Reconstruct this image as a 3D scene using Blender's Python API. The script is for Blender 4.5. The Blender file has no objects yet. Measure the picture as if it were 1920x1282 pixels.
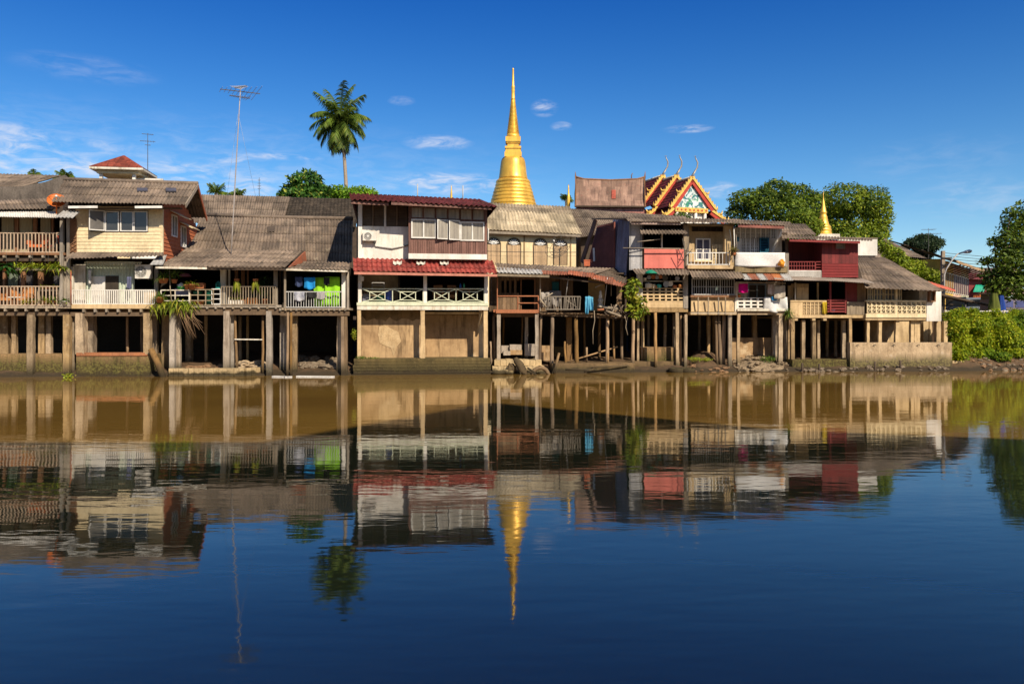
import bpy, math, random
from math import sin, cos, pi, radians as RD, sqrt, atan2, hypot
from mathutils import Vector as V, noise as NZ
random.seed(7)
S = bpy.context.scene
COL = S.collection
# ------------------------------------------------------------------ camera
FPX, CX, HY, CH = 1493.0, 960.0, 608.0, 2.7      # focal length in photo pixels, principal column, horizon row, eye height
cd = bpy.data.cameras.new('camera'); cam = bpy.data.objects.new('camera', cd); COL.objects.link(cam)
cam.location = (0, 0, CH); cam.rotation_euler = (RD(90), 0, 0)
cd.sensor_fit = 'HORIZONTAL'; cd.sensor_width = 36.0; cd.lens = 36.0*FPX/1920
cd.shift_y = -(641-HY)/1920.0
cd.clip_start = .1; cd.clip_end = 9000
S.camera = cam
# ------------------------------------------------------------------ sun, sky, exposure
SUN_AZ, SUN_EL = RD(32), RD(40)                   # to the right of and behind the camera
sd = bpy.data.lights.new('sun', 'SUN'); sun = bpy.data.objects.new('sun', sd); COL.objects.link(sun)
sd.energy = 4.6; sd.angle = RD(.5); sd.color = (1, .87, .68)
to_sun = V((sin(SUN_AZ)*cos(SUN_EL), -cos(SUN_AZ)*cos(SUN_EL), sin(SUN_EL)))
sun.rotation_euler = to_sun.to_track_quat('Z', 'Y').to_euler(); sun.location = to_sun*200
S.view_settings.view_transform = 'Standard'; S.view_settings.look = 'None'
S.view_settings.exposure = .5; S.view_settings.gamma = 1.0
W = bpy.data.worlds.new('World'); S.world = W; W.use_nodes = True
class NT:
    """tiny node helper"""
    def __init__(s, nt): s.nt = nt
    def n(s, t, ins=None, **kw):
        nd = s.nt.nodes.new(t)
        for k, v in kw.items(): setattr(nd, k, v)
        for k, v in (ins or {}).items():
            if hasattr(v, 'is_output') or isinstance(v, bpy.types.NodeSocket): s.nt.links.new(v, nd.inputs[k])
            else: nd.inputs[k].default_value = v
        return nd
    def m(s, op, a, b=0.0, c=0.0):
        return s.n('ShaderNodeMath', {0: a, 1: b, 2: c}, operation=op).outputs[0]
    def mix(s, f, a, b, bt='MIX'):
        nd = s.n('ShaderNodeMix', data_type='RGBA', blend_type=bt)
        for i, v in ((0, f), (6, a), (7, b)):
            if isinstance(v, bpy.types.NodeSocket): s.nt.links.new(v, nd.inputs[i])
            else: nd.inputs[i].default_value = v if i == 0 else (tuple(v) if len(v) == 4 else (*v, 1))
        return nd.outputs[2]
    def ss(s, x, lo, hi):
        return s.n('ShaderNodeMapRange', {0: x, 1: lo, 2: hi, 3: 0.0, 4: 1.0}, interpolation_type='SMOOTHSTEP').outputs[0]
def world_nodes():
    T = NT(W.node_tree); W.node_tree.nodes.clear()
    sky = T.n('ShaderNodeTexSky', sky_type='NISHITA'); sky.sun_disc = False
    sky.sun_elevation = SUN_EL; sky.sun_rotation = pi-SUN_AZ
    sky.altitude = 600; sky.air_density = 1.0; sky.dust_density = .25; sky.ozone_density = 3.0
    tc = T.n('ShaderNodeTexCoord').outputs['Generated']
    xyz = T.n('ShaderNodeSeparateXYZ', {0: tc})
    az = T.m('ARCTAN2', xyz.outputs[0], xyz.outputs[1]); el = T.m('ARCSINE', xyz.outputs[2])
    # a polarised, saturated tropical sky: the sky deepened with height
    col = T.n('ShaderNodeHueSaturation', {0: SKY_HUE, 1: SKY_SAT, 2: SKY_VAL, 3: 1.0, 4: sky.outputs[0]}).outputs[0]
    away = T.ss(xyz.outputs[1], -.35, .3)                 # the half of the sky opposite the sun is the deep one
    col = T.mix(away, sky.outputs[0], col); deep = T.m('MULTIPLY', T.ss(el, RD(3), RD(32)), away)
    col = T.mix(deep, col, T.mix(1.0, col, SKY_TOP, 'MULTIPLY'))
    # wispy clouds: soft patches each with its own direction
    nz = T.n('ShaderNodeTexNoise', {'Vector': T.n('ShaderNodeCombineXYZ', {0: T.m('MULTIPLY', az, 26.0), 1: T.m('MULTIPLY', el, 95.0), 2: .3}).outputs[0],
                                    'Scale': 1.0, 'Detail': 6.0, 'Roughness': .62, 'Distortion': .6}).outputs[0]
    tot = None
    for (px, py, rx, ry, st) in CLOUDS:
        a0 = math.atan2(px-CX, FPX); e0 = math.atan((HY-py)/hypot(FPX, px-CX))
        dx = T.m('DIVIDE', T.m('SUBTRACT', az, a0), rx/FPX); dy = T.m('DIVIDE', T.m('SUBTRACT', el, e0), ry/FPX)
        r2 = T.m('ADD', T.m('MULTIPLY', dx, dx), T.m('MULTIPLY', dy, dy))
        k = T.m('MULTIPLY', T.ss(r2, 1.0, 0.0), st)
        tot = k if tot is None else T.m('ADD', tot, k)
    band = T.m('MULTIPLY', T.m('MULTIPLY', T.ss(el, RD(3), RD(8)), T.ss(el, RD(15), RD(9))), T.m('MULTIPLY', T.ss(az, RD(10), RD(-28)), .5))
    tot = T.m('ADD', tot, band)
    cl = T.m('MULTIPLY', T.ss(nz, .34, .78), tot)
    cl = T.n('ShaderNodeMath', {0: cl, 1: 1.0}, operation='MINIMUM').outputs[0]
    col = T.mix(T.m('MULTIPLY', cl, .75), col, CLOUD_COL)
    bg = T.n('ShaderNodeBackground', {0: col, 1: SKY_STR})
    T.nt.links.new(bg.outputs[0], T.n('ShaderNodeOutputWorld').inputs[0])
SKY_HUE, SKY_SAT, SKY_VAL, SKY_TOP, SKY_STR, CLOUD_COL = .498, 1.34, 1.0, (.10, .43, .9), .094, (6.0, 6.2, 7.0)
CLOUDS = [(28, 262, 70, 30, .8), (165, 272, 70, 14, .5), (80, 310, 190, 36, .6), (165, 130, 130, 26, .22), (820, 268, 75, 16, 1.), (1021, 203, 30, 18, 1.1), (1052, 237, 24, 10, 1.),
          (1290, 242, 52, 9, 1.), (530, 294, 80, 7, .8), (430, 297, 40, 12, .8), (752, 189, 30, 10, .5), (850, 345, 150, 24, 1.2), (470, 355, 50, 14, 1.), (1345, 357, 50, 18, .9),
          (1830, 370, 120, 40, .3), (1750, 300, 160, 50, .12), (330, 325, 220, 24, .7)]
world_nodes()
# ------------------------------------------------------------------ materials
MATS = {}
def _c4(c): return (*c, 1) if len(c) == 3 else c
def mt(name, c1, c2=None, scale=2.0, rough=.85, metal=0.0, plank=None, grime=.35, gc=None, moss=None, bump=.25, stretch=(1, 1, 1), spec=.3, uvsheet=None, hi=None, trans=None, gscale=1.0, fine=.25, ov=0.0):
    """weathered surface: two tones through noise, vertical grime streaks, optional boards, optional sheet-to-sheet change"""
    if name in MATS: return MATS[name]
    m = bpy.data.materials.new(name); MATS[name] = m; m.use_nodes = True
    T = NT(m.node_tree); T.nt.nodes.clear()
    out = T.n('ShaderNodeOutputMaterial'); P = T.n('ShaderNodeBsdfPrincipled', {'Roughness': rough, 'Metallic': metal})
    P.inputs['Specular IOR Level'].default_value = spec
    tc = T.n('ShaderNodeTexCoord'); ob = tc.outputs['Object']
    c2 = c2 or tuple(x*.72 for x in c1)
    mp = T.n('ShaderNodeMapping', {0: ob, 3: stretch}).outputs[0]
    n1 = T.n('ShaderNodeTexNoise', {'Vector': mp, 'Scale': scale, 'Detail': 7.0, 'Roughness': .62}).outputs[0]
    col = T.mix(T.ss(n1, .32, .68), _c4(c1), _c4(c2))
    nf = T.n('ShaderNodeTexNoise', {'Vector': mp, 'Scale': scale*9, 'Detail': 4.0, 'Roughness': .6}).outputs[0]
    col = T.mix(fine, col, T.mix(T.ss(nf, .3, .7), tuple(x*.45 for x in c1), tuple(min(1, x*1.45) for x in c1)), 'MIX')
    if uvsheet:
        sw, sh = uvsheet
        uv = T.n('ShaderNodeSeparateXYZ', {0: tc.outputs['UV']})
        row = T.m('FLOOR', T.m('DIVIDE', uv.outputs[1], sh))
        cl_ = T.m('FLOOR', T.m('DIVIDE', T.m('ADD', uv.outputs[0], T.m('MULTIPLY', row, .37*sw)), sw))
        wn = T.n('ShaderNodeTexWhiteNoise', {0: T.n('ShaderNodeCombineXYZ', {0: cl_, 1: row, 2: 3.0}).outputs[0]}, noise_dimensions='3D').outputs[0]
        f = T.n('ShaderNodeMapRange', {0: wn, 1: 0.0, 2: 1.0, 3: .6, 4: 1.3}).outputs[0]
        col = T.mix(1.0, col, T.n('ShaderNodeCombineXYZ', {0: f, 1: f, 2: f}).outputs[0], 'MULTIPLY')
        st = T.n('ShaderNodeTexNoise', {'Vector': T.n('ShaderNodeCombineXYZ', {0: T.m('MULTIPLY', uv.outputs[0], 5.5), 1: T.m('MULTIPLY', uv.outputs[1], .6), 2: 0.0}).outputs[0], 'Scale': 1.0, 'Detail': 5.0}).outputs[0]
        col = T.mix(T.m('MULTIPLY', T.ss(st, .46, .72), .75), col, _c4(gc or tuple(x*.35 for x in c1)))
    if plank:
        ax, w = plank
        sp = T.n('ShaderNodeSeparateXYZ', {0: ob}).outputs['XYZ'.index(ax)]
        q = T.m('DIVIDE', sp, w); fl = T.m('FLOOR', q)
        wn = T.n('ShaderNodeTexWhiteNoise', {1: fl}, noise_dimensions='1D').outputs[0]
        f = T.n('ShaderNodeMapRange', {0: wn, 1: 0.0, 2: 1.0, 3: .68, 4: 1.18}).outputs[0]
        col = T.mix(1.0, col, T.n('ShaderNodeCombineXYZ', {0: f, 1: f, 2: f}).outputs[0], 'MULTIPLY')
        gap = T.m('LESS_THAN', T.m('FRACT', q), .07)
        col = T.mix(T.m('MULTIPLY', gap, .7), col, tuple(x*.25 for x in c1))
    if grime:
        gm = T.n('ShaderNodeMapping', {0: ob, 3: (2.2*gscale, 2.2*gscale, .35*gscale)}).outputs[0]
        ng = T.n('ShaderNodeTexNoise', {'Vector': gm, 'Scale': 1.6, 'Detail': 8.0, 'Roughness': .7}).outputs[0]
        col = T.mix(T.m('MULTIPLY', T.ss(ng, .45, .69), grime), col, _c4(gc or tuple(x*.3 for x in c1)))
    if plank or uvsheet or grime > .3:                   # broad uneven fading over a whole face
        nb = T.n('ShaderNodeTexNoise', {'Vector': ob, 'Scale': .55, 'Detail': 3.0}).outputs[0]; fb = T.n('ShaderNodeMapRange', {0: nb, 1: .3, 2: .7, 3: .74, 4: 1.14}).outputs[0]
        col = T.mix(1.0, col, T.n('ShaderNodeCombineXYZ', {0: fb, 1: T.m('MULTIPLY', fb, .98), 2: T.m('MULTIPLY', fb, .95)}).outputs[0], 'MULTIPLY')
    if hi:                                               # pale lichen or bare patches
        nh = T.n('ShaderNodeTexNoise', {'Vector': ob, 'Scale': scale*2.3, 'Detail': 6.0, 'Roughness': .7}).outputs[0]
        col = T.mix(T.m('MULTIPLY', T.ss(nh, .58, .7), .6), col, _c4(hi))
    if ov:                                               # each piece weathered a little differently
        oi = T.n('ShaderNodeObjectInfo').outputs['Random']; col = T.mix(1.0, col, T.n('ShaderNodeHueSaturation', {0: .5, 1: T.n('ShaderNodeMapRange', {0: T.m('FRACT', T.m('MULTIPLY', oi, 7.3)), 3: .75, 4: 1.25}).outputs[0], 2: T.n('ShaderNodeMapRange', {0: oi, 3: 1-ov, 4: 1+ov*.6}).outputs[0], 3: 1.0, 4: col}).outputs[0])
    if moss:                                             # algae band below a tide height
        z0, z1, mc = moss
        zz = T.n('ShaderNodeSeparateXYZ', {0: T.n('ShaderNodeNewGeometry').outputs['Position']}).outputs[2]
        zz = T.m('ADD', zz, T.m('MULTIPLY', T.m('SUBTRACT', n1, .5), .8))
        col = T.mix(T.m('MULTIPLY', T.ss(zz, z1, z0), .88), col, T.mix(T.ss(nf, .34, .62), tuple(x*1.7 for x in mc), tuple(x*.3 for x in mc)))
        col = T.mix(T.m('MULTIPLY', T.ss(zz, .32, .12), .8), col, (.035, .025, .014, 1))
    T.nt.links.new(col, P.inputs['Base Color'])
    if bump:
        b = T.n('ShaderNodeBump', {'Strength': bump, 'Distance': .03, 'Height': nf})
        T.nt.links.new(b.outputs[0], P.inputs['Normal'])
    sh_ = P.outputs[0]
    if trans:
        tr = T.n('ShaderNodeBsdfTranslucent', {0: col}); sh_ = T.n('ShaderNodeMixShader', {0: trans, 1: P.outputs[0], 2: tr.outputs[0]}).outputs[0]
    T.nt.links.new(sh_, out.inputs[0])
    return m
def leafmat(name, c1, c2, c3=None, sc=1.3, tr=.35):
    if name in MATS: return MATS[name]
    m = bpy.data.materials.new(name); MATS[name] = m; m.use_nodes = True
    T = NT(m.node_tree); T.nt.nodes.clear()
    out = T.n('ShaderNodeOutputMaterial')
    ob = T.n('ShaderNodeTexCoord').outputs['Object']
    n1 = T.n('ShaderNodeTexNoise', {'Vector': ob, 'Scale': sc, 'Detail': 3.0}).outputs[0]
    col = T.mix(T.ss(n1, .35, .65), _c4(c1), _c4(c2))
    isl = T.n('ShaderNodeNewGeometry').outputs['Random Per Island']
    if c3: col = T.mix(T.m('GREATER_THAN', isl, .86), col, _c4(c3))
    f = T.n('ShaderNodeMapRange', {0: T.m('FRACT', T.m('MULTIPLY', isl, 37.0)), 1: 0.0, 2: 1.0, 3: .6, 4: 1.35}).outputs[0]
    col = T.mix(1.0, col, T.n('ShaderNodeCombineXYZ', {0: f, 1: f, 2: f}).outputs[0], 'MULTIPLY')
    P = T.n('ShaderNodeBsdfPrincipled', {'Base Color': col, 'Roughness': .55}); P.inputs['Specular IOR Level'].default_value = .25
    trn = T.n('ShaderNodeBsdfTranslucent', {0: col})
    T.nt.links.new(T.n('ShaderNodeMixShader', {0: tr, 1: P.outputs[0], 2: trn.outputs[0]}).outputs[0], out.inputs[0])
    return m
# ------------------------------------------------------------------ frames: a pixel of the photo on a plane of known distance and heading gives a point in metres
class Fr:
    def __init__(s, x=960, D=43.0, yaw=0.0, org=None):
        s.o = org if org else V(((x-CX)/FPX*D, D, 0)); s.yaw = RD(yaw) if org is None else yaw
        s.U = V((cos(s.yaw), sin(s.yaw), 0)); s.N = V((-sin(s.yaw), cos(s.yaw), 0))
    def at(s, x, y, d=0.0):
        r = V(((x-CX)/FPX, 1, (HY-y)/FPX)); c = V((0, 0, CH))
        t = (d + s.N.dot(s.o)) / s.N.dot(r)
        p = c + r*t - s.o
        return V((s.U.dot(p), d, p.z))
    def rect(s, x0, y0, x1, y1, d):
        a = s.at(x0, (y0+y1)/2, d).x; b = s.at(x1, (y0+y1)/2, d).x; xm = (x0+x1)/2
        return min(a, b), max(a, b), s.at(xm, y1, d).z, s.at(xm, y0, d).z
    def w(s, p): return s.o + s.U*p[0] + s.N*p[1] + V((0, 0, p[2]))
    def sub(s, p, turn=0.0): return Fr(org=s.w(p), yaw=s.yaw+turn)
# ------------------------------------------------------------------ mesh builder
class MB:
    def __init__(s): s.v = []; s.f = []; s.uv = {}; s.sm = set()
    def add(s, vs, fs, uvs=None, smooth=False):
        n = len(s.v); s.v += [tuple(p) for p in vs]
        k0 = len(s.f); s.f += [tuple(i+n for i in f) for f in fs]
        if uvs:
            for i, q in enumerate(uvs): s.uv[n+i] = q
        if smooth: s.sm.update(range(k0, len(s.f)))
        return s
    def box(s, x0, x1, y0, y1, z0, z1):
        vs = [(x, y, z) for z in (z0, z1) for y in (y0, y1) for x in (x0, x1)]
        return s.add(vs, [(0, 2, 3, 1), (4, 5, 7, 6), (0, 1, 5, 4), (2, 6, 7, 3), (0, 4, 6, 2), (1, 3, 7, 5)])
    def bar(s, p, q, w, h=None, up=(0, 0, 1)):
        h = h or w; p, q = V(p), V(q); t = (q-p).normalized(); up = V(up)
        if abs(t.dot(up)) > .95: up = V((0, 1, 0))
        a = t.cross(up).normalized()*w/2; b = a.cross(t).normalized()*h/2
        vs = [e + i*a + j*b for e in (p, q) for i, j in ((-1, -1), (1, -1), (1, 1), (-1, 1))]
        return s.add(vs, [(3, 2, 1, 0), (4, 5, 6, 7), (0, 1, 5, 4), (1, 2, 6, 5), (2, 3, 7, 6), (3, 0, 4, 7)])
    def path(s, pts, rad, n=6, cap=True):
        pts = [V(p) for p in pts]; R = rad if isinstance(rad, (list, tuple)) else [rad]*len(pts); vs = []; fs = []
        for i, p in enumerate(pts):
            t = (pts[min(i+1, len(pts)-1)] - pts[max(i-1, 0)]).normalized()
            up = V((0, 0, 1)) if abs(t.z) < .9 else V((0, 1, 0))
            a = t.cross(up).normalized(); b = a.cross(t).normalized()
            vs += [p + (a*cos(2*pi*k/n) + b*sin(2*pi*k/n))*R[i] for k in range(n)]
        for i in range(len(pts)-1):
            for k in range(n):
                fs.append((i*n+k, i*n+(k+1) % n, (i+1)*n+(k+1) % n, (i+1)*n+k))
        if cap: fs += [tuple(range(n-1, -1, -1)), tuple(range((len(pts)-1)*n, len(pts)*n))]
        return s.add(vs, fs, smooth=True)
    def quad(s, a, b, c, d, uvs=None): return s.add([a, b, c, d], [(0, 1, 2, 3)], uvs)
    def prism(s, pts, d0, d1):                             # outline in (u, z), between two depths
        n = len(pts); vs = [(x, d0, z) for x, z in pts] + [(x, d1, z) for x, z in pts]
        fs = [tuple(range(n)), tuple(range(2*n-1, n-1, -1))] + [(i, i+n, (i+1) % n+n, (i+1) % n) for i in range(n)]
        return s.add(vs, fs)
    def slab(s, quadpts, th):                              # four points, thickened downwards along the normal
        a, b, c, d = [V(p) for p in quadpts]; nrm = (b-a).cross(d-a).normalized()*th
        vs = [a, b, c, d] + [p-nrm for p in (a, b, c, d)]
        return s.add(vs, [(0, 1, 2, 3), (7, 6, 5, 4), (0, 4, 5, 1), (1, 5, 6, 2), (2, 6, 7, 3), (3, 7, 4, 0)])
    def sheet(s, BL, BR, TR, TL, pitch=.18, amp=.028, row=1.15, th=.018, sag=.0, seed=0, lift=.028, rag=.025, seg=6):
        """corrugated sheeting in overlapping rows"""
        BL, BR, TR, TL = map(V, (BL, BR, TR, TL)); rnd = random.Random(seed)
        Wd = ((BR-BL).length + (TR-TL).length)/2; Ln = ((TL-BL).length + (TR-BR).length)/2
        nrm = (BR-BL).cross(TL-BL).normalized()
        if nrm.z < 0: nrm = -nrm
        nw = max(2, round(Wd/pitch)); nc = nw*seg; nr = max(1, round(Ln/row))
        for r in range(nr):
            v0 = r/nr; v1 = min(1.0, (r+1)/nr + .09/Ln)
            vs = []; uvs = []; fs = []
            cut = {}
            for j, v in enumerate((v0, v1)):
                for i in range(nc+1):
                    u = i/nc
                    vv = v
                    if j == 0 and rag:
                        k = int(u*Wd/.95); cut.setdefault(k, rnd.uniform(-rag, rag)); vv = v + cut[k]/Ln
                    p = BL.lerp(BR, u).lerp(TL.lerp(TR, u), vv)
                    h = amp*cos(2*pi*i/seg) + (lift if j == 0 else 0.0) + rnd.uniform(-.002, .002)
                    if sag: h += sag*NZ.noise(V((u*Wd*.45+seed*7, vv*Ln*.6, seed*1.7)))
                    vs.append(p + nrm*h); uvs.append((u*Wd, (v0+.5/nr)*Ln if 0 else vv*Ln))
            for i in range(nc): fs.append((i, i+1, nc+2+i, nc+1+i))
            n2 = len(vs)                                     # underside and front lip
            vs2 = [p - nrm*th for p in vs]
            fs2 = [(f[3]+n2, f[2]+n2, f[1]+n2, f[0]+n2) for f in fs] + [(i+1, i, i+n2, i+1+n2) for i in range(nc)]
            s.add(vs+vs2, fs+fs2, uvs+uvs, smooth=True)
            for k in range(len(s.f)-nc, len(s.f)): s.sm.discard(k)
        return s
    def clap(s, x0, x1, z0, z1, d, pitch=.2, lip=.025, back=.08):
        """lapped horizontal boards facing the river"""
        n = max(1, round((z1-z0)/pitch)); h = (z1-z0)/n
        for i in range(n):
            a, b = z0+i*h, z0+(i+1)*h
            vs = [(x, y, z) for x in (x0, x1) for y, z in ((d-lip, a), (d, b), (d+back, b), (d+back, a))]
            s.add(vs, [(0, 4, 5, 1), (1, 5, 6, 2), (3, 7, 4, 0), (0, 1, 2, 3), (7, 6, 5, 4)])
        return s
    def lathe(s, prof, n=24, c=(0, 0, 0), smooth=True):
        vs = [(c[0]+r*cos(2*pi*k/n), c[1]+r*sin(2*pi*k/n), c[2]+z) for r, z in prof for k in range(n)]
        fs = [(i*n+k, i*n+(k+1) % n, (i+1)*n+(k+1) % n, (i+1)*n+k) for i in range(len(prof)-1) for k in range(n)]
        fs += [tuple(range(n-1, -1, -1)), tuple(range((len(prof)-1)*n, len(prof)*n))]
        return s.add(vs, fs, smooth=smooth)
    def rock(s, c, r, sq=(1, 1, .7), seed=0, n=7):
        rnd = random.Random(seed); c = V(c); vs = []; fs = []
        for i in range(n+1):
            th = pi*i/n
            for k in range(n+2):
                ph = 2*pi*k/(n+2)
                q = V((sin(th)*cos(ph), sin(th)*sin(ph), cos(th)))
                f = 1 + .55*NZ.noise(q*1.6+V((seed*3.1, seed, 0)))
                vs.append(c + V((q.x*sq[0], q.y*sq[1], q.z*sq[2]))*r*f)
        m = n+2
        for i in range(n):
            for k in range(m): fs.append((i*m+k, (i+1)*m+k, (i+1)*m+(k+1) % m, i*m+(k+1) % m))
        return s.add(vs, fs)
    def leaves(s, blobs, count, size, seed=0, up=.3, shell=.55, drop=0.0):
        """small leaf faces spread through ellipsoid clumps (centre, radii)"""
        rnd = random.Random(seed); wts = [b[1][0]*b[1][2]+b[1][0]*b[1][1] for b in blobs]
        for b in rnd.choices(blobs, wts, k=count):
            q = V((rnd.gauss(0, 1), rnd.gauss(0, 1), rnd.gauss(0, 1))).normalized()
            rr = shell + (1-shell)*rnd.random()**.6
            f = 1 + .28*NZ.noise(q*2.3 + V(b[0])*1.7)
            p = V(b[0]) + V((q.x*b[1][0], q.y*b[1][1], q.z*b[1][2]))*rr*f
            nrm = (q*.8 + V((rnd.gauss(0, .6), rnd.gauss(0, .6), rnd.gauss(0, .6)+up))).normalized()
            t = nrm.cross(V((rnd.gauss(0, 1), rnd.gauss(0, 1), rnd.gauss(0, 1)))).normalized()
            t = (t + V((0, 0, -drop))).normalized(); bb = nrm.cross(t).normalized()
            L = size*rnd.uniform(.6, 1.35); wd = L*rnd.uniform(.35, .55)
            s.add([p, p+t*L*.5+bb*wd*.5+nrm*L*.06, p+t*L, p+t*L*.5-bb*wd*.5+nrm*L*.06], [(0, 1, 2, 3)])
        return s
    def blade(s, p, dirv, L, w, droop=.5, n=4):
        """a strap leaf arching from p"""
        p = V(p); d = V(dirv).normalized(); side = d.cross(V((0, 0, 1)))
        side = side.normalized() if side.length > .01 else V((1, 0, 0))
        vs = []; fs = []
        for i in range(n+1):
            t = i/n; q = p + d*L*t + V((0, 0, -droop*L*t*t)); ww = w*(1-t**2*.95)*.5*(.5+min(1, 2*t)*.5)
            vs += [q-side*ww, q+side*ww]
        for i in range(n): fs.append((2*i, 2*i+1, 2*i+3, 2*i+2))
        return s.add(vs, fs)
    def build(s, name, mat, parent=None, fr=None, label=None, cat=None, group=None, kind=None):
        vs = s.v; loc = None
        if parent is None and fr is not None:                # a one-mesh thing: origin at the middle of its base
            xs, ys, zs = zip(*vs); b = ((min(xs)+max(xs))/2, (min(ys)+max(ys))/2, min(zs))
            vs = [(x-b[0], y-b[1], z-b[2]) for x, y, z in vs]; loc = fr.w(b)
        me = bpy.data.meshes.new(name); me.from_pydata(vs, [], s.f)
        if s.sm:
            fl = [i in s.sm for i in range(len(s.f))]; me.polygons.foreach_set('use_smooth', fl)
        if s.uv:
            ul = me.uv_layers.new(name='UVMap'); L = [0.0]*(2*len(me.loops))
            for i, lp in enumerate(me.loops):
                q = s.uv.get(lp.vertex_index, (0, 0)); L[2*i], L[2*i+1] = q
            ul.data.foreach_set('uv', L)
        me.materials.append(mat); me.update()
        o = bpy.data.objects.new(name, me); COL.objects.link(o)
        if parent: o.parent = parent
        if loc is not None: o.location = loc; o.rotation_euler = (0, 0, fr.yaw)
        tag(o, label, cat, group, kind)
        return o
def tag(o, label=None, cat=None, group=None, kind=None):
    for k, v in (('label', label), ('category', cat), ('group', group), ('kind', kind)):
        if v: o[k] = v
    return o
def thing(name, label, cat, fr, group=None):
    o = bpy.data.objects.new(name, None); COL.objects.link(o); o.empty_display_size = .3
    o.location = fr.o; o.rotation_euler = (0, 0, fr.yaw)
    return tag(o, label, cat, group)
def copy_tree(o, parent=None):
    c = o.copy(); COL.objects.link(c); c.parent = parent
    for ch in list(o.children): copy_tree(ch, c)
    return c
# ------------------------------------------------------------------ setting: river, banks, street level
def lerp_tab(x, tab):
    if x <= tab[0][0]: return tab[0][1]
    for (a, p), (b, q) in zip(tab, tab[1:]):
        if x <= b: return p+(q-p)*(x-a)/(b-a)
    return tab[-1][1]
def shore(X): return lerp_tab(X, [(-120, 36), (-30, 40.2), (-22, 41.2), (-10, 42.2), (-1, 43.2), (2, 44.2), (8, 44.8), (14, 45.3), (24, 45.6), (27, 46.2), (31, 47.0), (60, 58), (200, 130), (500, 240)])
def gz(X, Y):
    """height of the ground"""
    s = Y-shore(X)
    if Y < 20: return lerp_tab(Y, [(1.2, 1.0), (2.2, .6), (4.5, -1.6)])
    z = lerp_tab(s, [(-5, -1.6), (0, -.02), (.5, .22), (2, .5), (7, 1.0), (8.2, 1.3), (9, 3.0)])
    zb = lerp_tab(s, [(-5, -1.6), (0, -.02), (1, .55), (4.2, 2.7), (5.2, 3.1)])
    k = min(1, max(0, (X-25.4)/1.6)); z = z*(1-k)+zb*k
    if -.4 < s < 8.5: z += .10*NZ.noise(V((X*.9, Y*.9, 0))) + .06*NZ.noise(V((X*2.7, Y*2.7, 3)))
    return z
def frange(a, b, st):
    return [a+i*st for i in range(int((b-a)/st)+1)]
xs = [-7000, -2000, -600, -200, -90, -60]+frange(-45, 50, .4)+[60, 80, 120, 200, 600, 2000, 7000]
ys = [-7000, -2000, -400, -60, -10, 0, 1.2, 2.2, 3, 4.5, 8, 20, 30, 36]+frange(38, 62, .4)+[66, 75, 90, 120, 180, 300, 600, 2000, 7000]
g = MB(); nx = len(xs)
g.add([(x, y, gz(x, y)) for y in ys for x in xs], [(j*nx+i, j*nx+i+1, (j+1)*nx+i+1, (j+1)*nx+i) for j in range(len(ys)-1) for i in range(nx-1)], smooth=True)
mud = mt('mud', (.12, .072, .038), (.06, .038, .022), scale=1.7, rough=.9, bump=1.0, grime=0, hi=(.2, .14, .085), moss=(.1, .35, (.06, .042, .022)))
g.build('ground', mud, kind='structure')
def water_mat():
    m = bpy.data.materials.new('river_water'); m.use_nodes = True; T = NT(m.node_tree); T.nt.nodes.clear()
    ob = T.n('ShaderNodeNewGeometry').outputs['Position']
    def ns(sx, sy, det, sc=1.0, rot=0.0):
        return T.n('ShaderNodeTexNoise', {'Vector': T.n('ShaderNodeMapping', {0: ob, 2: (0, 0, rot), 3: (sx, sy, 1)}).outputs[0], 'Scale': sc, 'Detail': det, 'Roughness': .5}).outputs[0]
    calm = T.ss(ns(.05, .16, 3, rot=.1), .3, .68)
    h = T.m('ADD', T.m('MULTIPLY', ns(1.5, 4.2, 2, rot=.12), WAVE[0]), T.m('MULTIPLY', ns(.22, .8, 2, rot=-.08), WAVE[1]))
    h = T.m('ADD', h, T.m('MULTIPLY', ns(2.6, 6.0, 2, rot=-.2), T.m('MULTIPLY', calm, WAVE[2])))
    b = T.n('ShaderNodeBump', {'Strength': 1.0, 'Distance': 1.0, 'Height': h})
    mudc = T.mix(T.ss(ns(.08, .25, 4), .35, .65), WCOL[0], WCOL[1])
    P = T.n('ShaderNodeBsdfPrincipled', {'Base Color': mudc, 'Roughness': T.n('ShaderNodeMapRange', {0: calm, 3: .015, 4: .06}).outputs[0], 'IOR': 1.6, 'Normal': b.outputs[0]})
    T.nt.links.new(P.outputs[0], T.n('ShaderNodeOutputMaterial').inputs[0])
    return m
WAVE = (.0020, .0062, .0009); WCOL = ((.2, .115, .024, 1), (.165, .092, .02, 1))
MB().quad((-600, -3, 0), (600, -3, 0), (600, 260, 0), (-600, 260, 0)).build('river', water_mat(), kind='structure')
# the tall riverside building on the near bank behind the camera, whose shade lies over the near half of the river
fr = Fr(960, -6.0, 0)
r = thing('riverside_hall', 'pale concrete riverside hall with a gabled middle, on the near bank', 'building', fr)
pc = mt('pale_concrete', (.5, .47, .42), scale=.6, grime=.3)
wall = MB(); wall.prism([(-19, .9), (60, .9), (60, 23.5), (29, 23.8), (23.3, 26.2), (20.2, 33.2), (9.5, 24.0), (-19, 24.0)], -9, 0); wall.build('wall', pc, r)
for fl in range(6):
    for k in range(18):
        w_ = MB().box(-17+k*4.2, -14.6+k*4.2, -.02, .06, 3+fl*3.4, 4.8+fl*3.4); w_.build('window', mt('window_dark', (.03, .035, .04), rough=.15, grime=0), r)
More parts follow.
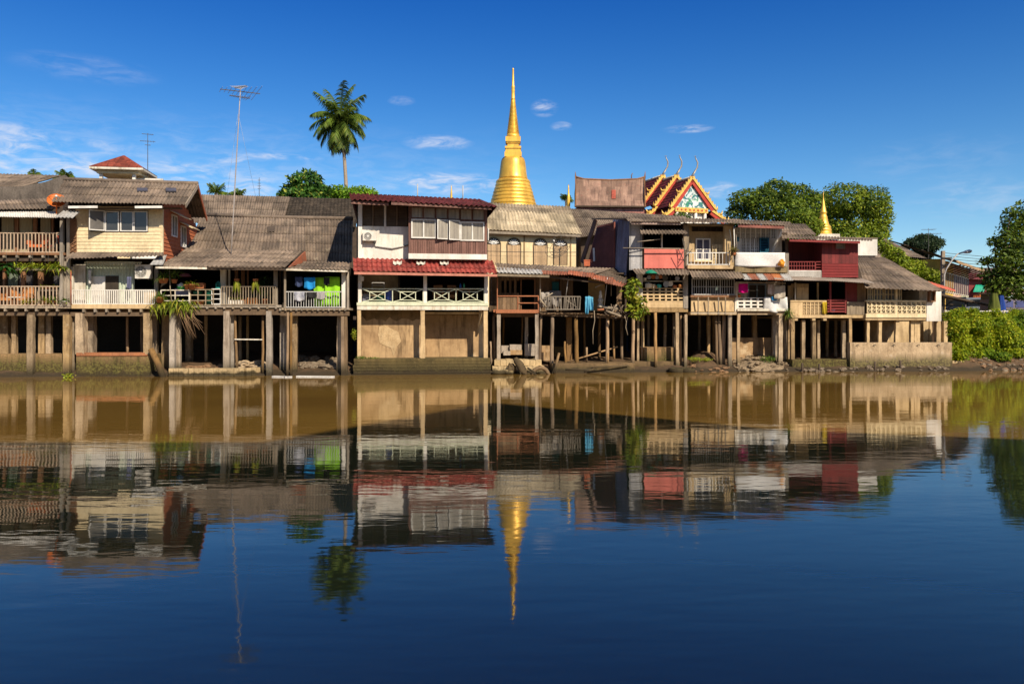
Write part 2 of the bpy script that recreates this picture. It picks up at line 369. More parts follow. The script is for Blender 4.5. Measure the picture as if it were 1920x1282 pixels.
# ------------------------------------------------------------------ shared materials
RG = mt('roof_fibre_grey', (.225, .172, .132), (.115, .091, .075), scale=.9, rough=.92, grime=0, uvsheet=(1.0, 1.15), hi=(.3, .25, .18), gc=(.06, .05, .042))
RD_ = mt('roof_fibre_dark', (.13, .1, .075), (.08, .062, .05), scale=.9, rough=.92, grime=0, uvsheet=(1.0, 1.15), gc=(.04, .033, .028))
RP = mt('roof_fibre_pale', (.48, .40, .28), (.37, .30, .20), scale=.8, rough=.9, grime=0, uvsheet=(.9, 1.1), gc=(.17, .14, .1))
RR = mt('roof_tile_red', (.33, .055, .043), (.21, .04, .033), scale=1.1, rough=.75, grime=0, uvsheet=(.33, .4), hi=(.55, .22, .16), gc=(.16, .03, .025))
RM = mt('roof_tile_maroon', (.155, .034, .036), (.095, .024, .026), scale=1.4, rough=.6, grime=0, uvsheet=(.33, .4), gc=(.05, .015, .015))
RT = mt('roof_tin_rust', (.33, .1, .05), (.2, .1, .07), scale=1.2, rough=.75, grime=0, uvsheet=(.8, 2), hi=(.42, .3, .24), gc=(.09, .03, .02))
TIN = mt('tin_grey', (.4, .4, .4), (.27, .27, .27), scale=1.5, rough=.55, grime=.35, gc=(.15, .09, .05))
TINP = mt('tin_pale', (.6, .58, .55), (.45, .44, .43), scale=1.5, rough=.55, grime=.4, gc=(.25, .2, .15))
CON = mt('concrete_stilt', (.47, .35, .22), (.28, .205, .135), scale=1.4, rough=.9, grime=.85, ov=.4, hi=(.5, .42, .32), gc=(.1, .07, .045), moss=(.2, 1.05, (.055, .045, .02)))
CONG = mt('concrete_grey', (.42, .36, .3), (.28, .24, .2), scale=1.4, rough=.9, grime=.7, ov=.25, gc=(.12, .09, .07), moss=(.2, .95, (.06, .05, .025)))
WDST = mt('wood_stilt', (.38, .245, .13), (.22, .14, .075), scale=2.5, rough=.9, stretch=(3, 3, .5), grime=.7, ov=.4, gc=(.07, .045, .03), moss=(.2, 1.0, (.05, .04, .02)))
WGR = mt('wood_grey', (.36, .3, .23), (.23, .19, .15), scale=3, rough=.9, stretch=(2, 2, .6), grime=.45, ov=.25)
WBR = mt('wood_brown', (.26, .13, .065), (.16, .08, .04), scale=3, rough=.8, stretch=(2, 2, .5), grime=.3)
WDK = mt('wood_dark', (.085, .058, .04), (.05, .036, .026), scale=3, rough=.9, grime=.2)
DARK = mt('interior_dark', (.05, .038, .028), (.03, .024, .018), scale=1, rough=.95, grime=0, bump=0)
BEAM = mt('beam_brown', (.15, .1, .06), (.09, .06, .04), scale=2, rough=.9, grime=.3)
MOSSW = mt('mossy_wall', (.38, .24, .12), (.14, .095, .05), scale=1.3, rough=.95, bump=1.0, grime=.9, hi=(.1, .11, .025), fine=.4, gc=(.06, .05, .02), moss=(.5, 1.3, (.075, .068, .018)))
MOSSB = mt('mossy_brick', (.15, .11, .045), (.06, .05, .02), scale=2.2, rough=.95, bump=1.0, grime=.5, gc=(.035, .028, .014), moss=(.25, .8, (.06, .048, .02)), hi=(.2, .15, .075))
CREAM = mt('cream_board', (.76, .63, .41), (.69, .56, .36), scale=.9, rough=.75, grime=.35, gc=(.4, .3, .17), bump=.1)
TERRA = mt('terracotta_board', (.44, .135, .055), (.34, .1, .045), scale=1.3, rough=.8, grime=.25, gc=(.2, .06, .03))
WHITE = mt('white_paint', (.76, .74, .70), (.68, .65, .6), scale=1.0, rough=.7, grime=.5, gc=(.42, .36, .28), bump=.08, fine=.1)
WHITD = mt('white_stained', (.74, .71, .64), (.6, .54, .44), scale=1.3, rough=.8, grime=.85, gc=(.3, .24, .16), bump=.15, fine=.12)
FRAME = mt('white_frame', (.74, .72, .68), rough=.5, grime=.1, bump=0, fine=.05)
def glass(name, c, c2=None):
    return mt(name, c, c2 or tuple(x*.6 for x in c), scale=1.2, rough=.07, grime=0, bump=0, spec=.6, fine=0)
GLASS = glass('glass_dim', (.045, .045, .045)); GLCUR = mt('glass_curtain', (.36, .33, .28), (.2, .18, .16), scale=2.2, rough=.16, stretch=(5, 5, .3), grime=0, bump=0, spec=.6, fine=.2)
CUR = mt('curtain_pale', (.42, .37, .24), (.3, .26, .16), scale=2.4, rough=.95, stretch=(6, 6, .2), grime=0, bump=0)
YEL = mt('yellow_plaster', (.77, .62, .38), (.7, .55, .33), scale=.8, rough=.85, grime=.4, gc=(.5, .38, .2), bump=.08, fine=.1)
BEI = mt('beige_plaster', (.62, .46, .27), (.48, .35, .19), scale=.8, rough=.9, grime=.6, gc=(.25, .17, .1), bump=.15, fine=.15)
STN = mt('stained_plaster', (.5, .345, .19), (.27, .17, .09), scale=.42, rough=.92, grime=.85, gc=(.1, .06, .03), hi=(.66, .52, .34), bump=.4, fine=.12, gscale=.7)
REDW = mt('dark_red_board', (.19, .026, .026), (.13, .02, .02), scale=1.6, rough=.7, plank=('X', .21), grime=.25, gc=(.06, .012, .012))
REDP = mt('red_paint', (.22, .03, .028), (.16, .024, .024), scale=2, rough=.65, grime=.2)
PINK = mt('pink_panel', (.7, .2, .165), (.62, .165, .135), scale=1, rough=.75, grime=.35, gc=(.4, .12, .1), bump=.05, fine=.06)
MAUVE = mt('mauve_board', (.26, .14, .115), (.17, .09, .075), scale=2, rough=.85, plank=('X', .1), stretch=(3, 3, .5), grime=.3, hi=(.3, .18, .15))
SHACK = mt('shack_board', (.24, .155, .09), (.13, .085, .05), scale=2.5, rough=.92, plank=('X', .19), stretch=(3, 3, .5), grime=.5, gc=(.05, .035, .025), hi=(.3, .22, .15))
ORW = mt('orange_brown_paint', (.4, .15, .07), (.3, .12, .06), scale=2, rough=.75, grime=.35)
GREENW = mt('pale_green_rail', (.62, .64, .48), (.5, .53, .38), scale=3, rough=.6, grime=.25, bump=0)
STEEL = mt('galvanised', (.5, .49, .47), rough=.5, grime=.2, bump=0)
STEELD = mt('dark_steel', (.08, .075, .07), rough=.6, grime=.2, bump=0)
POT = mt('terracotta_pot', (.48, .17, .07), rough=.8, grime=.2)
LEAF1 = leafmat('leaf_lime', (.30, .34, .025), (.14, .21, .02), (.45, .4, .05))
LEAF2 = leafmat('leaf_mid', (.11, .18, .02), (.05, .11, .012), (.22, .26, .04))
LEAF3 = leafmat('leaf_deep', (.025, .065, .012), (.014, .04, .01), (.07, .12, .03))
ROOTC = mt('dry_root', (.3, .19, .11), rough=.9, grime=0)
# ------------------------------------------------------------------ shared house parts
def part(name, mb, mat, root, label=None): return mb.build(name, mat, root, label=label)
def panel(fr, root, name, x0, y0, x1, y1, d, mat, th=.1, label=None):
    u0, u1, z0, z1 = fr.rect(x0, y0, x1, y1, d)
    return part(name, MB().box(u0, u1, d, d+th, z0, z1), mat, root, label)
def clapw(fr, root, name, x0, y0, x1, y1, d, mat, pitch=.2, lip=.025):
    u0, u1, z0, z1 = fr.rect(x0, y0, x1, y1, d)
    return part(name, MB().clap(u0, u1, z0, z1, d, pitch, lip), mat, root)
def roof(fr, root, BL, BR, TR, TL, mat, name='roof', **kw):
    a = [fr.at(*p) for p in (BL, BR, TR, TL)]
    return part(name, MB().sheet(*a, **kw), mat, root)
def beam(fr, root, a, b, w, h, mat, name='beam'):
    return part(name, MB().bar(fr.at(*a), fr.at(*b), w, h), mat, root)
STI = [0]
def stilt(fr, root, x0, x1, ytop, d, mat=None, rnd=False, lean=0.0, ybot=None, name='stilt'):
    """post standing on the ground, its width read from the photo"""
    STI[0] += 1; k = STI[0]; rn = random.Random(k)
    t = fr.at((x0+x1)/2, ytop, d); w = (fr.at(x1, ytop, d)-fr.at(x0, ytop, d)).x
    if ybot is None:
        wp = fr.w(t); zb = gz(wp.x, wp.y)-.25
    else: zb = fr.at((x0+x1)/2, ybot, d).z
    lx = lean+rn.uniform(-.07, .07)*(1.0 if rnd else .35)
    if rnd:
        pts = [(t.x + lx*(1-i/5) + rn.uniform(-.015, .015), d+w/2+rn.uniform(-.015, .015), zb+(t.z-zb)*i/5) for i in range(6)]
        mb = MB().path(pts, [w/2*(1.08-.03*i+rn.uniform(-.04, .04)) for i in range(6)], 9)
    else:
        mb = MB(); n = 6; vs = []
        for i in range(n+1):
            f = i/n; ww = w/2*(1.04-.04*f); xx = t.x+lx*(1-f); j = .012
            z = zb+(t.z-zb)*f
            vs += [(xx+a*ww*.985+rn.uniform(-j, j), d+w/2+b*w/2+rn.uniform(-j, j), z) for a, b in ((-1, -1), (1, -1), (1, 1), (-1, 1))]
        fs = [(3, 2, 1, 0), (n*4, n*4+1, n*4+2, n*4+3)] + [(i*4+k2, i*4+(k2+1) % 4, i*4+4+(k2+1) % 4, i*4+4+k2) for i in range(n) for k2 in range(4)]
        mb.add(vs, fs)
    return part(name, mb, mat or CON, root)
def stilts(fr, root, lst, ytop, d, mat=None, rnd=False, ybot=None):
    for a in lst: stilt(fr, root, a[0], a[1], ytop, d, mat, rnd, a[2] if len(a) > 2 else 0.0, ybot)
def railing(fr, root, x0, x1, yt, yb, d, step=6.0, mat=None, bw=.035, mid=None, y1t=None, rag=0.0, label=None, name='railing'):
    A, B = fr.at(x0, yt, d), fr.at(x1, y1t or yt, d); C, D_ = fr.at(x0, yb, d), fr.at(x1, yb+((y1t or yt)-yt), d)
    mb = MB(); mb.bar(A, B, .06, .05); mb.bar(C, D_, .06, .05); n = max(1, round((x1-x0)/step)); rn = random.Random(x0)
    for i in range(n+1):
        f = i/n; p = A.lerp(B, f); q = C.lerp(D_, f)
        p.x += rn.uniform(-1, 1)*rag; q.x += rn.uniform(-1, 1)*rag
        mb.bar(q, p, bw, bw)
    for m in mid or []: mb.bar(A.lerp(C, m), B.lerp(D_, m), .045, .045)
    return part(name, mb, mat or WGR, root, label)
def joists(fr, root, x0, x1, n, yt, yb, d0, d1, mat=None, w=.09):
    for i in range(n):
        x = x0+(x1-x0)*(i+.5)/n; a = fr.at(x, yt, d0); b = fr.at(x, yb, d0)
        part('joist', MB().box(a.x-w/2, a.x+w/2, d0, d1, b.z, a.z), mat or WGR, root)
def window(fr, root, x0, y0, x1, y1, d, cols=2, rows=1, fmat=None, gmat=None, fw=.05, proud=.05, name='window'):
    u0, u1, z0, z1 = fr.rect(x0, y0, x1, y1, d); mb = MB()
    mb.box(u0, u1, d-proud, d+.02, z1-fw, z1).box(u0, u1, d-proud, d+.02, z0, z0+fw)
    for i in range(cols+1):
        x = u0+(u1-u0-fw)*i/cols; mb.box(x, x+fw, d-proud+.003, d+.02, z0+fw, z1-fw)
    for j in range(1, rows):
        z = z0+(z1-z0)*j/rows; mb.box(u0+fw, u1-fw, d-proud+.012, d+.02, z-.02, z+.02)
    w = part(name, mb, fmat or FRAME, root)
    MB().box(u0+.01, u1-.01, d-.004, d+.015, z0+.01, z1-.01).build('pane', gmat or GLASS, w)
    return w
def casement(fr, root, x0, y0, x1, y1, d, ang, hinge='l', fmat=None, gmat=None):
    """an opened window leaf"""
    u0, u1, z0, z1 = fr.rect(x0, y0, x1, y1, d); w = u1-u0; hx = u0 if hinge == 'l' else u1; sgn = 1 if hinge == 'l' else -1
    a = RD(ang); dx, dy = sgn*cos(a), -sin(a)
    def P(t, z): return (hx+dx*t*w, d+dy*t*w-.03, z)
    mb = MB(); f = .05
    mb.bar(P(0, z0+f/2), P(1, z0+f/2), .04, f).bar(P(0, z1-f/2), P(1, z1-f/2), .04, f).bar(P(.03, z0), P(.03, z1), f, .04).bar(P(.97, z0), P(.97, z1), f, .04)
    o = part('window_leaf', mb, fmat or FRAME, root)
    MB().slab([P(.05, z0+f), P(.95, z0+f), P(.95, z1-f), P(.05, z1-f)], .01).build('pane', gmat or GLASS, o)
    return o
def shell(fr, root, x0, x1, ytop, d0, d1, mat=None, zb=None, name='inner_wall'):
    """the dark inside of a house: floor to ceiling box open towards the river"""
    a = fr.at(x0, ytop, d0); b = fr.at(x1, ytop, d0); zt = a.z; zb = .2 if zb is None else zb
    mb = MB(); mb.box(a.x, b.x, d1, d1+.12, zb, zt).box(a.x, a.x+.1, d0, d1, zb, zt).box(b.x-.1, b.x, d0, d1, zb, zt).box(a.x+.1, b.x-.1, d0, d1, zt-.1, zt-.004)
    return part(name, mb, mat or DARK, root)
def blockwall(fr, root, x0, y0, x1, y1, d, nx, ny, mat, style='slot', th=.1, name='balustrade', label=None):
    """pierced concrete blocks, each opening a real hole"""
    u0, u1, z0, z1 = fr.rect(x0, y0, x1, y1, d); mb = MB(); w = (u1-u0)/nx; h = (z1-z0)/ny
    for j in range(ny+1):
        z = z0+h*j; a = .12*h if style != 'slot' else .2*h
        mb.box(u0, u1, d, d+th, max(z0, z-a), min(z1, z+a))
    for i in range(nx+1):
        x = u0+w*i; mb.box(max(u0, x-.14*w), min(u1, x+.14*w), d+.004, d+th-.004, z0, z1)
    if style == 'slash':
        for i in range(nx):
            for j in range(ny):
                x, z = u0+w*i, z0+h*j; mb.bar((x+.05*w, d+th*.5, z+.05*h), (x+.95*w, d+th*.5, z+.95*h), .035, .03)
    if style == 'cross':
        for i in range(nx):
            for j in range(ny):
                x, z = u0+w*i, z0+h*j; mb.bar((x, d+th*.5, z+.5*h), (x+w, d+th*.5, z+.5*h), .03, .03); mb.bar((x+.5*w, d+th*.5, z), (x+.5*w, d+th*.5, z+h), .03, .03)
    return part(name, mb, mat, root, label)
# ------------------------------------------------------------------ small things
def cloth(fr, x0, y0, x1, y1, d, mat, name, label, cat, group=None, fold=.04, seed=0, sk=0.0, hang=True):
    """cloth hanging over a line or rail, with folds and a loose hem"""
    u0, u1, z0, z1 = fr.rect(x0, y0, x1, y1, d); n, m = 14, 8; vs = []; rn = random.Random(seed+int(x0))
    ph = rn.uniform(0, 6)
    for j in range(m+1):
        for i in range(n+1):
            f, g_ = i/n, j/m
            k = fold*(.3+g_)*sin(f*9+ph+1.2*sin(g_*2+ph)) + fold*.5*NZ.noise(V((f*5+seed, g_*3, seed)))
            dz = -.05*sin(f*pi)*g_ + .04*NZ.noise(V((f*3, seed, 0)))*(g_) + sk*(f-.5)*(u1-u0)
            vs.append((u0+(u1-u0)*f + .02*NZ.noise(V((f*3, g_*4, seed+5))), d+k, z1+(z0-z1)*g_+dz))
    fs = [(j*(n+1)+i, (j+1)*(n+1)+i, (j+1)*(n+1)+i+1, j*(n+1)+i+1) for j in range(m) for i in range(n)]
    N_ = len(vs); vs2 = [(x, y+.012, z) for x, y, z in vs]; fs2 = [tuple(i+N_ for i in reversed(f)) for f in fs]
    mb = MB().add(vs+vs2, fs+fs2, smooth=True)
    edge = [(j*(n+1), (j+1)*(n+1)) for j in range(m)]+[((j+1)*(n+1)+n, j*(n+1)+n) for j in range(m)]+[(i+1, i) for i in range(n)]+[(m*(n+1)+i, m*(n+1)+i+1) for i in range(n)]
    mb.f += [(a, a+N_, b+N_, b) for a, b in edge]
    return mb.build(name, mat, None, fr, label, cat, group)
def cmat(name, c, c2=None): return mt(name, c, c2 or tuple(x*.8 for x in c), scale=2, rough=.95, grime=0, bump=.1, trans=.15)
def potplant(fr, x, y, d, pw, ph, lab, leaf=None, n=40, spread=1.0, pot=None, kind='strap', group=None, seed=0, name='potted_plant', tall=1.0):
    """pot with a plant, standing at pixel (x, y) on whatever lies at that depth"""
    p = fr.at(x, y, d); f = fr.sub(p); r = thing(name, lab, 'potted plant', f, group); rn = random.Random(seed+int(x*7))
    MB().lathe([(pw*.36, 0), (pw*.5, ph*.85), (pw*.55, ph*.86), (pw*.55, ph), (pw*.4, ph), (pw*.38, ph*.9)], 12).build('pot', pot or POT, r)
    mb = MB(); w = pw*1.1*spread
    if kind == 'strap':
        for i in range(n):
            a = rn.uniform(0, 2*pi); e = rn.uniform(.2, 1.3); mb.blade((rn.uniform(-.06, .06), rn.uniform(-.06, .06), ph*.9), (cos(a), sin(a), e*1.6*tall), w*rn.uniform(.6, 1.3), .045, rn.uniform(.3, 1.0))
    else: mb.leaves([((0, 0, ph+w*.75*tall), (w*.8, w*.8, w*.8*tall))], n, .13, seed+int(x), shell=.2)
    mb.build('foliage', leaf or LEAF2, r)
    return r
def ac_unit(fr, x0, y0, x1, y1, d, lab, dep=.32):
    u0, u1, z0, z1 = fr.rect(x0, y0, x1, y1, d); f = fr.sub(((u0+u1)/2, d, z0)); w, h = u1-u0, z1-z0
    r = thing('air_conditioner', lab, 'air conditioner', f)
    MB().box(-w/2, w/2, 0, dep, 0, h).build('casing', WHITE, r)
    cx, cz, R = -w*.12, h*.5, h*.4
    ring = MB(); pts = [(cx+R*cos(2*pi*k/20), -.012, cz+R*sin(2*pi*k/20)) for k in range(21)]
    ring.path(pts, .018, 5); ring.path([(cx+R*.55*cos(2*pi*k/20), -.012, cz+R*.55*sin(2*pi*k/20)) for k in range(21)], .01, 4)
    for k in range(8): ring.bar((cx, -.012, cz), (cx+R*cos(k*pi/4), -.012, cz+R*sin(k*pi/4)), .014)
    ring.build('fan_grille', STEEL, r)
    bl = MB(); bl.prism([(cx+R*.97*cos(2*pi*k/20), cz+R*.97*sin(2*pi*k/20)) for k in range(20)], -.008, -.002); o = bl.build('fan_recess', mt('fan_shadow', (.2, .19, .17), grime=0), r)
    hb = MB().prism([(cx+.06*cos(2*pi*k/10), cz+.06*sin(2*pi*k/10)) for k in range(10)], -.03, -.0); hb.build('fan_hub', FRAME, r)
    for sx in (-.35, .35): MB().bar((sx*w, .02, -.03), (sx*w, dep+.1, -.03), .04, .05).build('bracket', STEELD, r)
    return r
def dish(fr, x, y, d, R, tilt, turn, mat, lab, mesh=False, name='satellite_dish'):
    """parabolic dish on its arm; axis points up by tilt and sideways by turn"""
    p = fr.at(x, y, d); f = fr.sub(p); r = thing(name, lab, 'satellite dish', f)
    ax = V((sin(turn)*cos(tilt), -cos(turn)*cos(tilt), sin(tilt))); a = ax.cross(V((0, 0, 1))).normalized(); b = a.cross(ax)
    h = R*1.5
    c0 = V((0, 0, h))
    def P(rr, k, n): return c0 + ax*(rr*rr/R*.32) + (a*cos(2*pi*k/n) + b*sin(2*pi*k/n))*rr
    mb = MB(); n = 24; rings = [.02, R*.35, R*.7, R]
    if mesh:
        for rr in rings[1:]: mb.path([P(rr, k, n) for k in range(n+1)], .014, 4)
        for k in range(0, n, 2): mb.path([P(rr, k, n) for rr in rings], .011, 4)
    else:
        vs = [P(rr, k, n) for rr in rings for k in range(n)]; fs = [(i*n+k, i*n+(k+1) % n, (i+1)*n+(k+1) % n, (i+1)*n+k) for i in range(3) for k in range(n)]
        N_ = len(vs); mb.add(vs+[q-ax*.02 for q in vs], fs+[tuple(i+N_ for i in reversed(q)) for q in fs], smooth=True)
        mb.path([P(R, k, n) for k in range(n+1)], .02, 5)
    mb.build('reflector', mat, r)
    MB().path([P(R, n*3//4, n), c0+ax*R*.95], .018, 5).path([P(R, n//12, n), c0+ax*R*.95], .012, 5).build('feed_arm', mat, r)
    q = c0+ax*R*.95; MB().path([q-ax*.06, q+ax*.08], .05, 8).build('receiver', FRAME, r)
    MB().path([(0, 0, 0), (0, 0, h*.7), c0-ax*.02], .035, 7).build('mast', mat, r)
    return r
def antenna(fr, x, y, d, top, lab, booms, rad=.03, mat=None, elem=7, name='television_antenna', cat='antenna', head=None):
    """mast with one or more yagi booms: (height from top, boom length, heading, half element length)"""
    p = fr.at(x, y, d); f = fr.sub(p); tz = fr.at(x, top, d).z - p.z; r = thing(name, lab, cat, f)
    lx = 0 if head is None else fr.at(head, top, d).x-p.x
    MB().path([(lx*i/6, 0, tz*i/6) for i in range(7)], [rad*(1.25-.08*i) for i in range(7)], 7).build('mast', mat or STEEL, r)
    for dz, L, hd, el in booms:
        c = V((lx*(tz-dz)/tz, 0, tz-dz)); bv = V((cos(hd), sin(hd), .02)); ev = V((-sin(hd), cos(hd), 0)); mb = MB()
        mb.bar(c-bv*L/2, c+bv*L/2, rad*1.3)
        o = mb.build('boom', STEELD if rad > .02 else (mat or STEEL), r)
        e2 = MB()
        for k in range(elem):
            t = -L/2+L*(k+.2)/elem; h = el*(.35+.65*(k/(elem-1))**1.6); e2.bar(c+bv*t-ev*h, c+bv*t+ev*h, rad*.55)
        e2.build('elements', STEEL, o)
    return r
# ================================================================== leftmost house: two open balconies with plants
A = Fr(60, 41.0, 3)
ra = thing('stilt_house', 'brown two-storey stilt house at the left edge with plants along both open balconies', 'house', A, 'stilt houses along the river')
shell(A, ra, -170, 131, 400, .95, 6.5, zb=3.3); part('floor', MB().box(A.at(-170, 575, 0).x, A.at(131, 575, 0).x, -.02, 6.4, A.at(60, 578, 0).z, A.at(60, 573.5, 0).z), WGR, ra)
part('floor', MB().box(A.at(-170, 475, 0).x, A.at(122, 475, 0).x, .0, 6.4, A.at(60, 478, 0).z, A.at(60, 473.5, 0).z), WBR, ra)
beam(A, ra, (-170, 588, .3), (131, 588, .3), .2, .2, BEAM); beam(A, ra, (-170, 485, .25), (122, 486, .25), .16, .22, WDK)
joists(A, ra, -40, 116, 8, 578.5, 583.5, -.05, 5); joists(A, ra, -30, 116, 6, 478.5, 483, -.05, 1.4)
RLG = mt('wood_pale', (.52, .39, .28), (.38, .28, .2), scale=3, rough=.85, grime=.3)
railing(A, ra, -60, 113, 437, 473, .05, 6.6, RLG, .045); railing(A, ra, -60, 113, 537, 572, .05, 6.7, RLG, .045)
for x0, x1 in ((-40, -30), (27, 34), (62, 69), (96, 100)):
    panel(A, ra, 'door_post', x0, 404, x1, 474, .7, WBR, .12); 
for x0, x1 in ((39, 47), (71, 80), (5, 9)): panel(A, ra, 'door_post', x0, 490, x1, 574, .7, WBR, .12)
for x0, x1 in ((3, 26), (35, 61), (76, 95)):
    u0, u1, z0, z1 = A.rect(x0, 402, x1, 472, .8); mb = MB(); n = 26
    mb.add([(u0+(u1-u0)*i/n, .8+.03*sin(i*1.9), z) for z in (z0, z1) for i in range(n+1)], [(i, i+1, n+2+i, n+1+i) for i in range(n)], smooth=True); part('curtain', mb, CUR, ra)
u0, u1, z0, z1 = A.rect(15, 490, 33, 573, .8); mb = MB(); mb.add([(u0+(u1-u0)*i/20, .8+.03*sin(i*1.7), z) for z in (z0, z1) for i in range(21)], [(i, i+1, 22+i, 21+i) for i in range(20)], smooth=True)
part('curtain', mb, mt('curtain_sage', (.13, .16, .12), scale=3, stretch=(6, 6, .2), grime=0), ra)
for x0, x1 in ((35, 61), (101, 118)): panel(A, ra, 'door', x0, 408 if x1 < 100 else 500, x1, 573, .9, mt('door_grey', (.06, .055, .06), grime=.2), .05)
roof(A, ra, (-170, 396, -.35), (113, 391.5, -.35), (100, 371, 1.0), (-170, 384, 1.0), RG, seed=2)
roof(A, ra, (-170, 404, -.7), (107, 409, -.7), (107, 396, -.2), (-170, 397, -.2), TINP, 'awning', pitch=.12, amp=.015, seed=3)
roof(A, ra, (104, 408, -1.2), (139, 409, -1.2), (152, 396, -.5), (120, 395, -.5), TIN, 'awning', pitch=.16, seed=4)
for x0, x1, y0, y1 in ((112, 118, 409, 575), (124, 130, 396, 575)): stilt(A, ra, x0, x1, y0, -.05, WGR, ybot=y1, name='post')
# lattice door and pale board between the two houses
u0, u1, z0, z1 = A.rect(129, 410, 142, 474, -.05); mb = MB().box(u0, u1, .03, .06, z0, z1)
for k in range(9): mb.bar((u0, -.02, z0+(z1-z0)*k/9), (u1, -.02, min(z1, z0+(z1-z0)*(k+1.2)/9)), .03); mb.bar((u1, 0, z0+(z1-z0)*k/9), (u0, 0, min(z1, z0+(z1-z0)*(k+1.2)/9)), .03)
part('lattice_door', mb, WBR, ra); panel(A, ra, 'side_board', 118, 490, 126, 572, .1, WGR, .05)
stilts(A, ra, [(50, 61), (118, 130), (-40, -29)], 590, 0); stilts(A, ra, [(-6, 14), (21, 29, .03), (72, 83), (86, 95)], 590, 1.2, ybot=664)
stilts(A, ra, [(132, 139)], 590, .5)
fA = A.sub((0, 0, 0))
w0 = A.rect(-170, 664, 117, 706, .4); MB().box(w0[0], w0[1], .4, 1.9, -.8, w0[3]).build('retaining_wall', MOSSW, None, A, 'low algae-green river wall under the leftmost balconies', 'river wall', 'river walls under the houses')
# party wall of bare concrete and the roof behind it
Ab = Fr(60, 46.5, 3)
rb = thing('rear_house', 'house behind the leftmost roof, its grey roof running into a bare concrete party wall', 'house', Ab)
roof(Ab, rb, (-170, 350, 0), (45, 351, 0), (119, 329, 3.0), (-170, 321, 3.0), RG, seed=5); 
pts = [(-170, 349), (40, 350), (85, 341), (121, 328), (125, 332), (108, 366), (92, 388), (-170, 392)]
q = [Ab.at(x, y, -.3) for x, y in pts]; part('party_wall', MB().prism([(p.x, p.z) for p in q][::-1], -.3, -.12), mt('bare_concrete', (.16, .135, .115), (.09, .075, .065), scale=1.2, grime=.6, gc=(.03, .026, .022), hi=(.24, .2, .17), bump=.5), rb)
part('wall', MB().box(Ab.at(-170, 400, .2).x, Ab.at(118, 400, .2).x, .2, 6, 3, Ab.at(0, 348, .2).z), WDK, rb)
# ================================================================== cream clapboard house
B = Fr(215, 41.3, 3)
r = thing('stilt_house', 'cream clapboard stilt house with a four-pane upper window and terracotta board side', 'house', B, 'stilt houses along the river')
zt = B.at(215, 384, 0).z
u0, u1, z0, z1 = B.rect(142, 387, 305, 473, 0)
hd, hu = 5.8, u1
part('wall', MB().clap(u0, u1-.1, z0, z1, 0, .19, .022, .1), CREAM, r)
part('corner_board', MB().box(u1-.1, u1+.02, -.035, .1, z0, z1), CREAM, r)
ridge = B.at(375, 345, 1.6).z
mb = MB(); npl = 22; zlo = B.at(305, 490, 0).z                # gable side in lapped boards
rz = lambda d: min(zt+.25+(ridge-zt-.25)*max(0, d)/1.9, ridge-.1-(d-1.9)*.5)
for k in range(30):
    a, b = zlo+.2*k, zlo+.2*(k+1)
    ds = [d for d in [i*.1 for i in range(1, 72)] if rz(d) > b+.02]
    if not ds: break
    d0, d1 = ds[0]-.1+.1, ds[-1]; d0 = max(.1, d0-.1)
    mb.add([(hu+.03, d0, a), (hu+.03, d1, a), (hu, d1, b), (hu, d0, b), (hu-.1, d0, a), (hu-.1, d1, a), (hu-.1, d1, b), (hu-.1, d0, b)], [(0, 1, 2, 3), (7, 6, 5, 4), (0, 4, 5, 1), (1, 5, 6, 2), (2, 6, 7, 3), (3, 7, 4, 0)])
part('gable_wall', mb, TERRA, r)
roof(B, r, (97, 379, -1.0), (348, 384, -1.0), (371, 345, 1.9), (121, 337, 1.9), RG, seed=11, sag=.02)
a = [B.at(371, 345, 1.9), B.at(121, 337, 1.9)]; c_ = [B.at(130, 400, 5.4), B.at(388, 409, 5.4)]
part('rear_roof', MB().sheet(c_[1], c_[0], a[1], a[0], seed=12), RG, r)
part('barge_board', MB().bar(a[0]+V((0, 0, -.1)), c_[1]+V((0, 0, -.1)), .05, .24), TERRA, r); part('barge_board', MB().bar(a[0]+V((.0, 0, -.1)), B.at(348, 386, -1.0), .05, .2), WGR, r)
for x0, x1 in ((128, 183), (253, 304)): beam(B, r, (x0, 388.5, -.9), (x1, 388, -.9), .04, .12, FRAME, 'fascia')
beam(B, r, (125, 391, -.4), (340, 391, -.4), .3, .05, WDK, 'soffit')
part('ridge_cap', MB().path([B.at(121, 336.5, 1.9), B.at(371, 344.5, 1.9)], .13, 7), RG, r)
# windows
panel(B, r, 'window_surround', 169, 394.5, 278, 435, -.025, WDK, .04)
for x0, x1 in ((197.5, 223.5), (226, 250.5), (251, 277)): window(B, r, x0, 396, x1, 434, -.03, 1, 1, gmat=GLASS)
MB().box(*B.rect(171, 397, 196, 433, -.03)[:2], -.028, -.026, *B.rect(171, 397, 196, 433, -.03)[2:]).build('opening', DARK, r)
casement(B, r, 170, 395, 196.5, 433, -.04, 34, 'r', gmat=glass('glass_open', (.16, .15, .14)))
for k, (dx, y0, y1) in enumerate(((1.15, 402, 441), (2.5, 417, 456))):  # side windows with little awnings
    zc0, zc1 = B.at(320, y1, 1).z, B.at(320, y0, 1).z; mb = MB(); dw = .75
    for z in (zc0, zc1): mb.box(hu+.0, hu+.08, dx, dx+dw, z-.04, z+.04)
    for dd in (0, dw/2-.03, dw-.05): mb.box(hu, hu+.09, dx+dd, dx+dd+.05, zc0+.04, zc1-.04)
    w_ = part('window', mb, FRAME, r); MB().box(hu+.01, hu+.035, dx+.05, dx+dw-.05, zc0+.04, zc1-.04).build('pane', GLASS, w_)
    part('window_awning', MB().slab([(hu+.75, dx-.2, zc1-.12), (hu+.75, dx+dw+.25, zc1-.12), (hu+.05, dx+dw+.25, zc1+.22), (hu+.05, dx-.2, zc1+.22)], .05), CREAM, r)
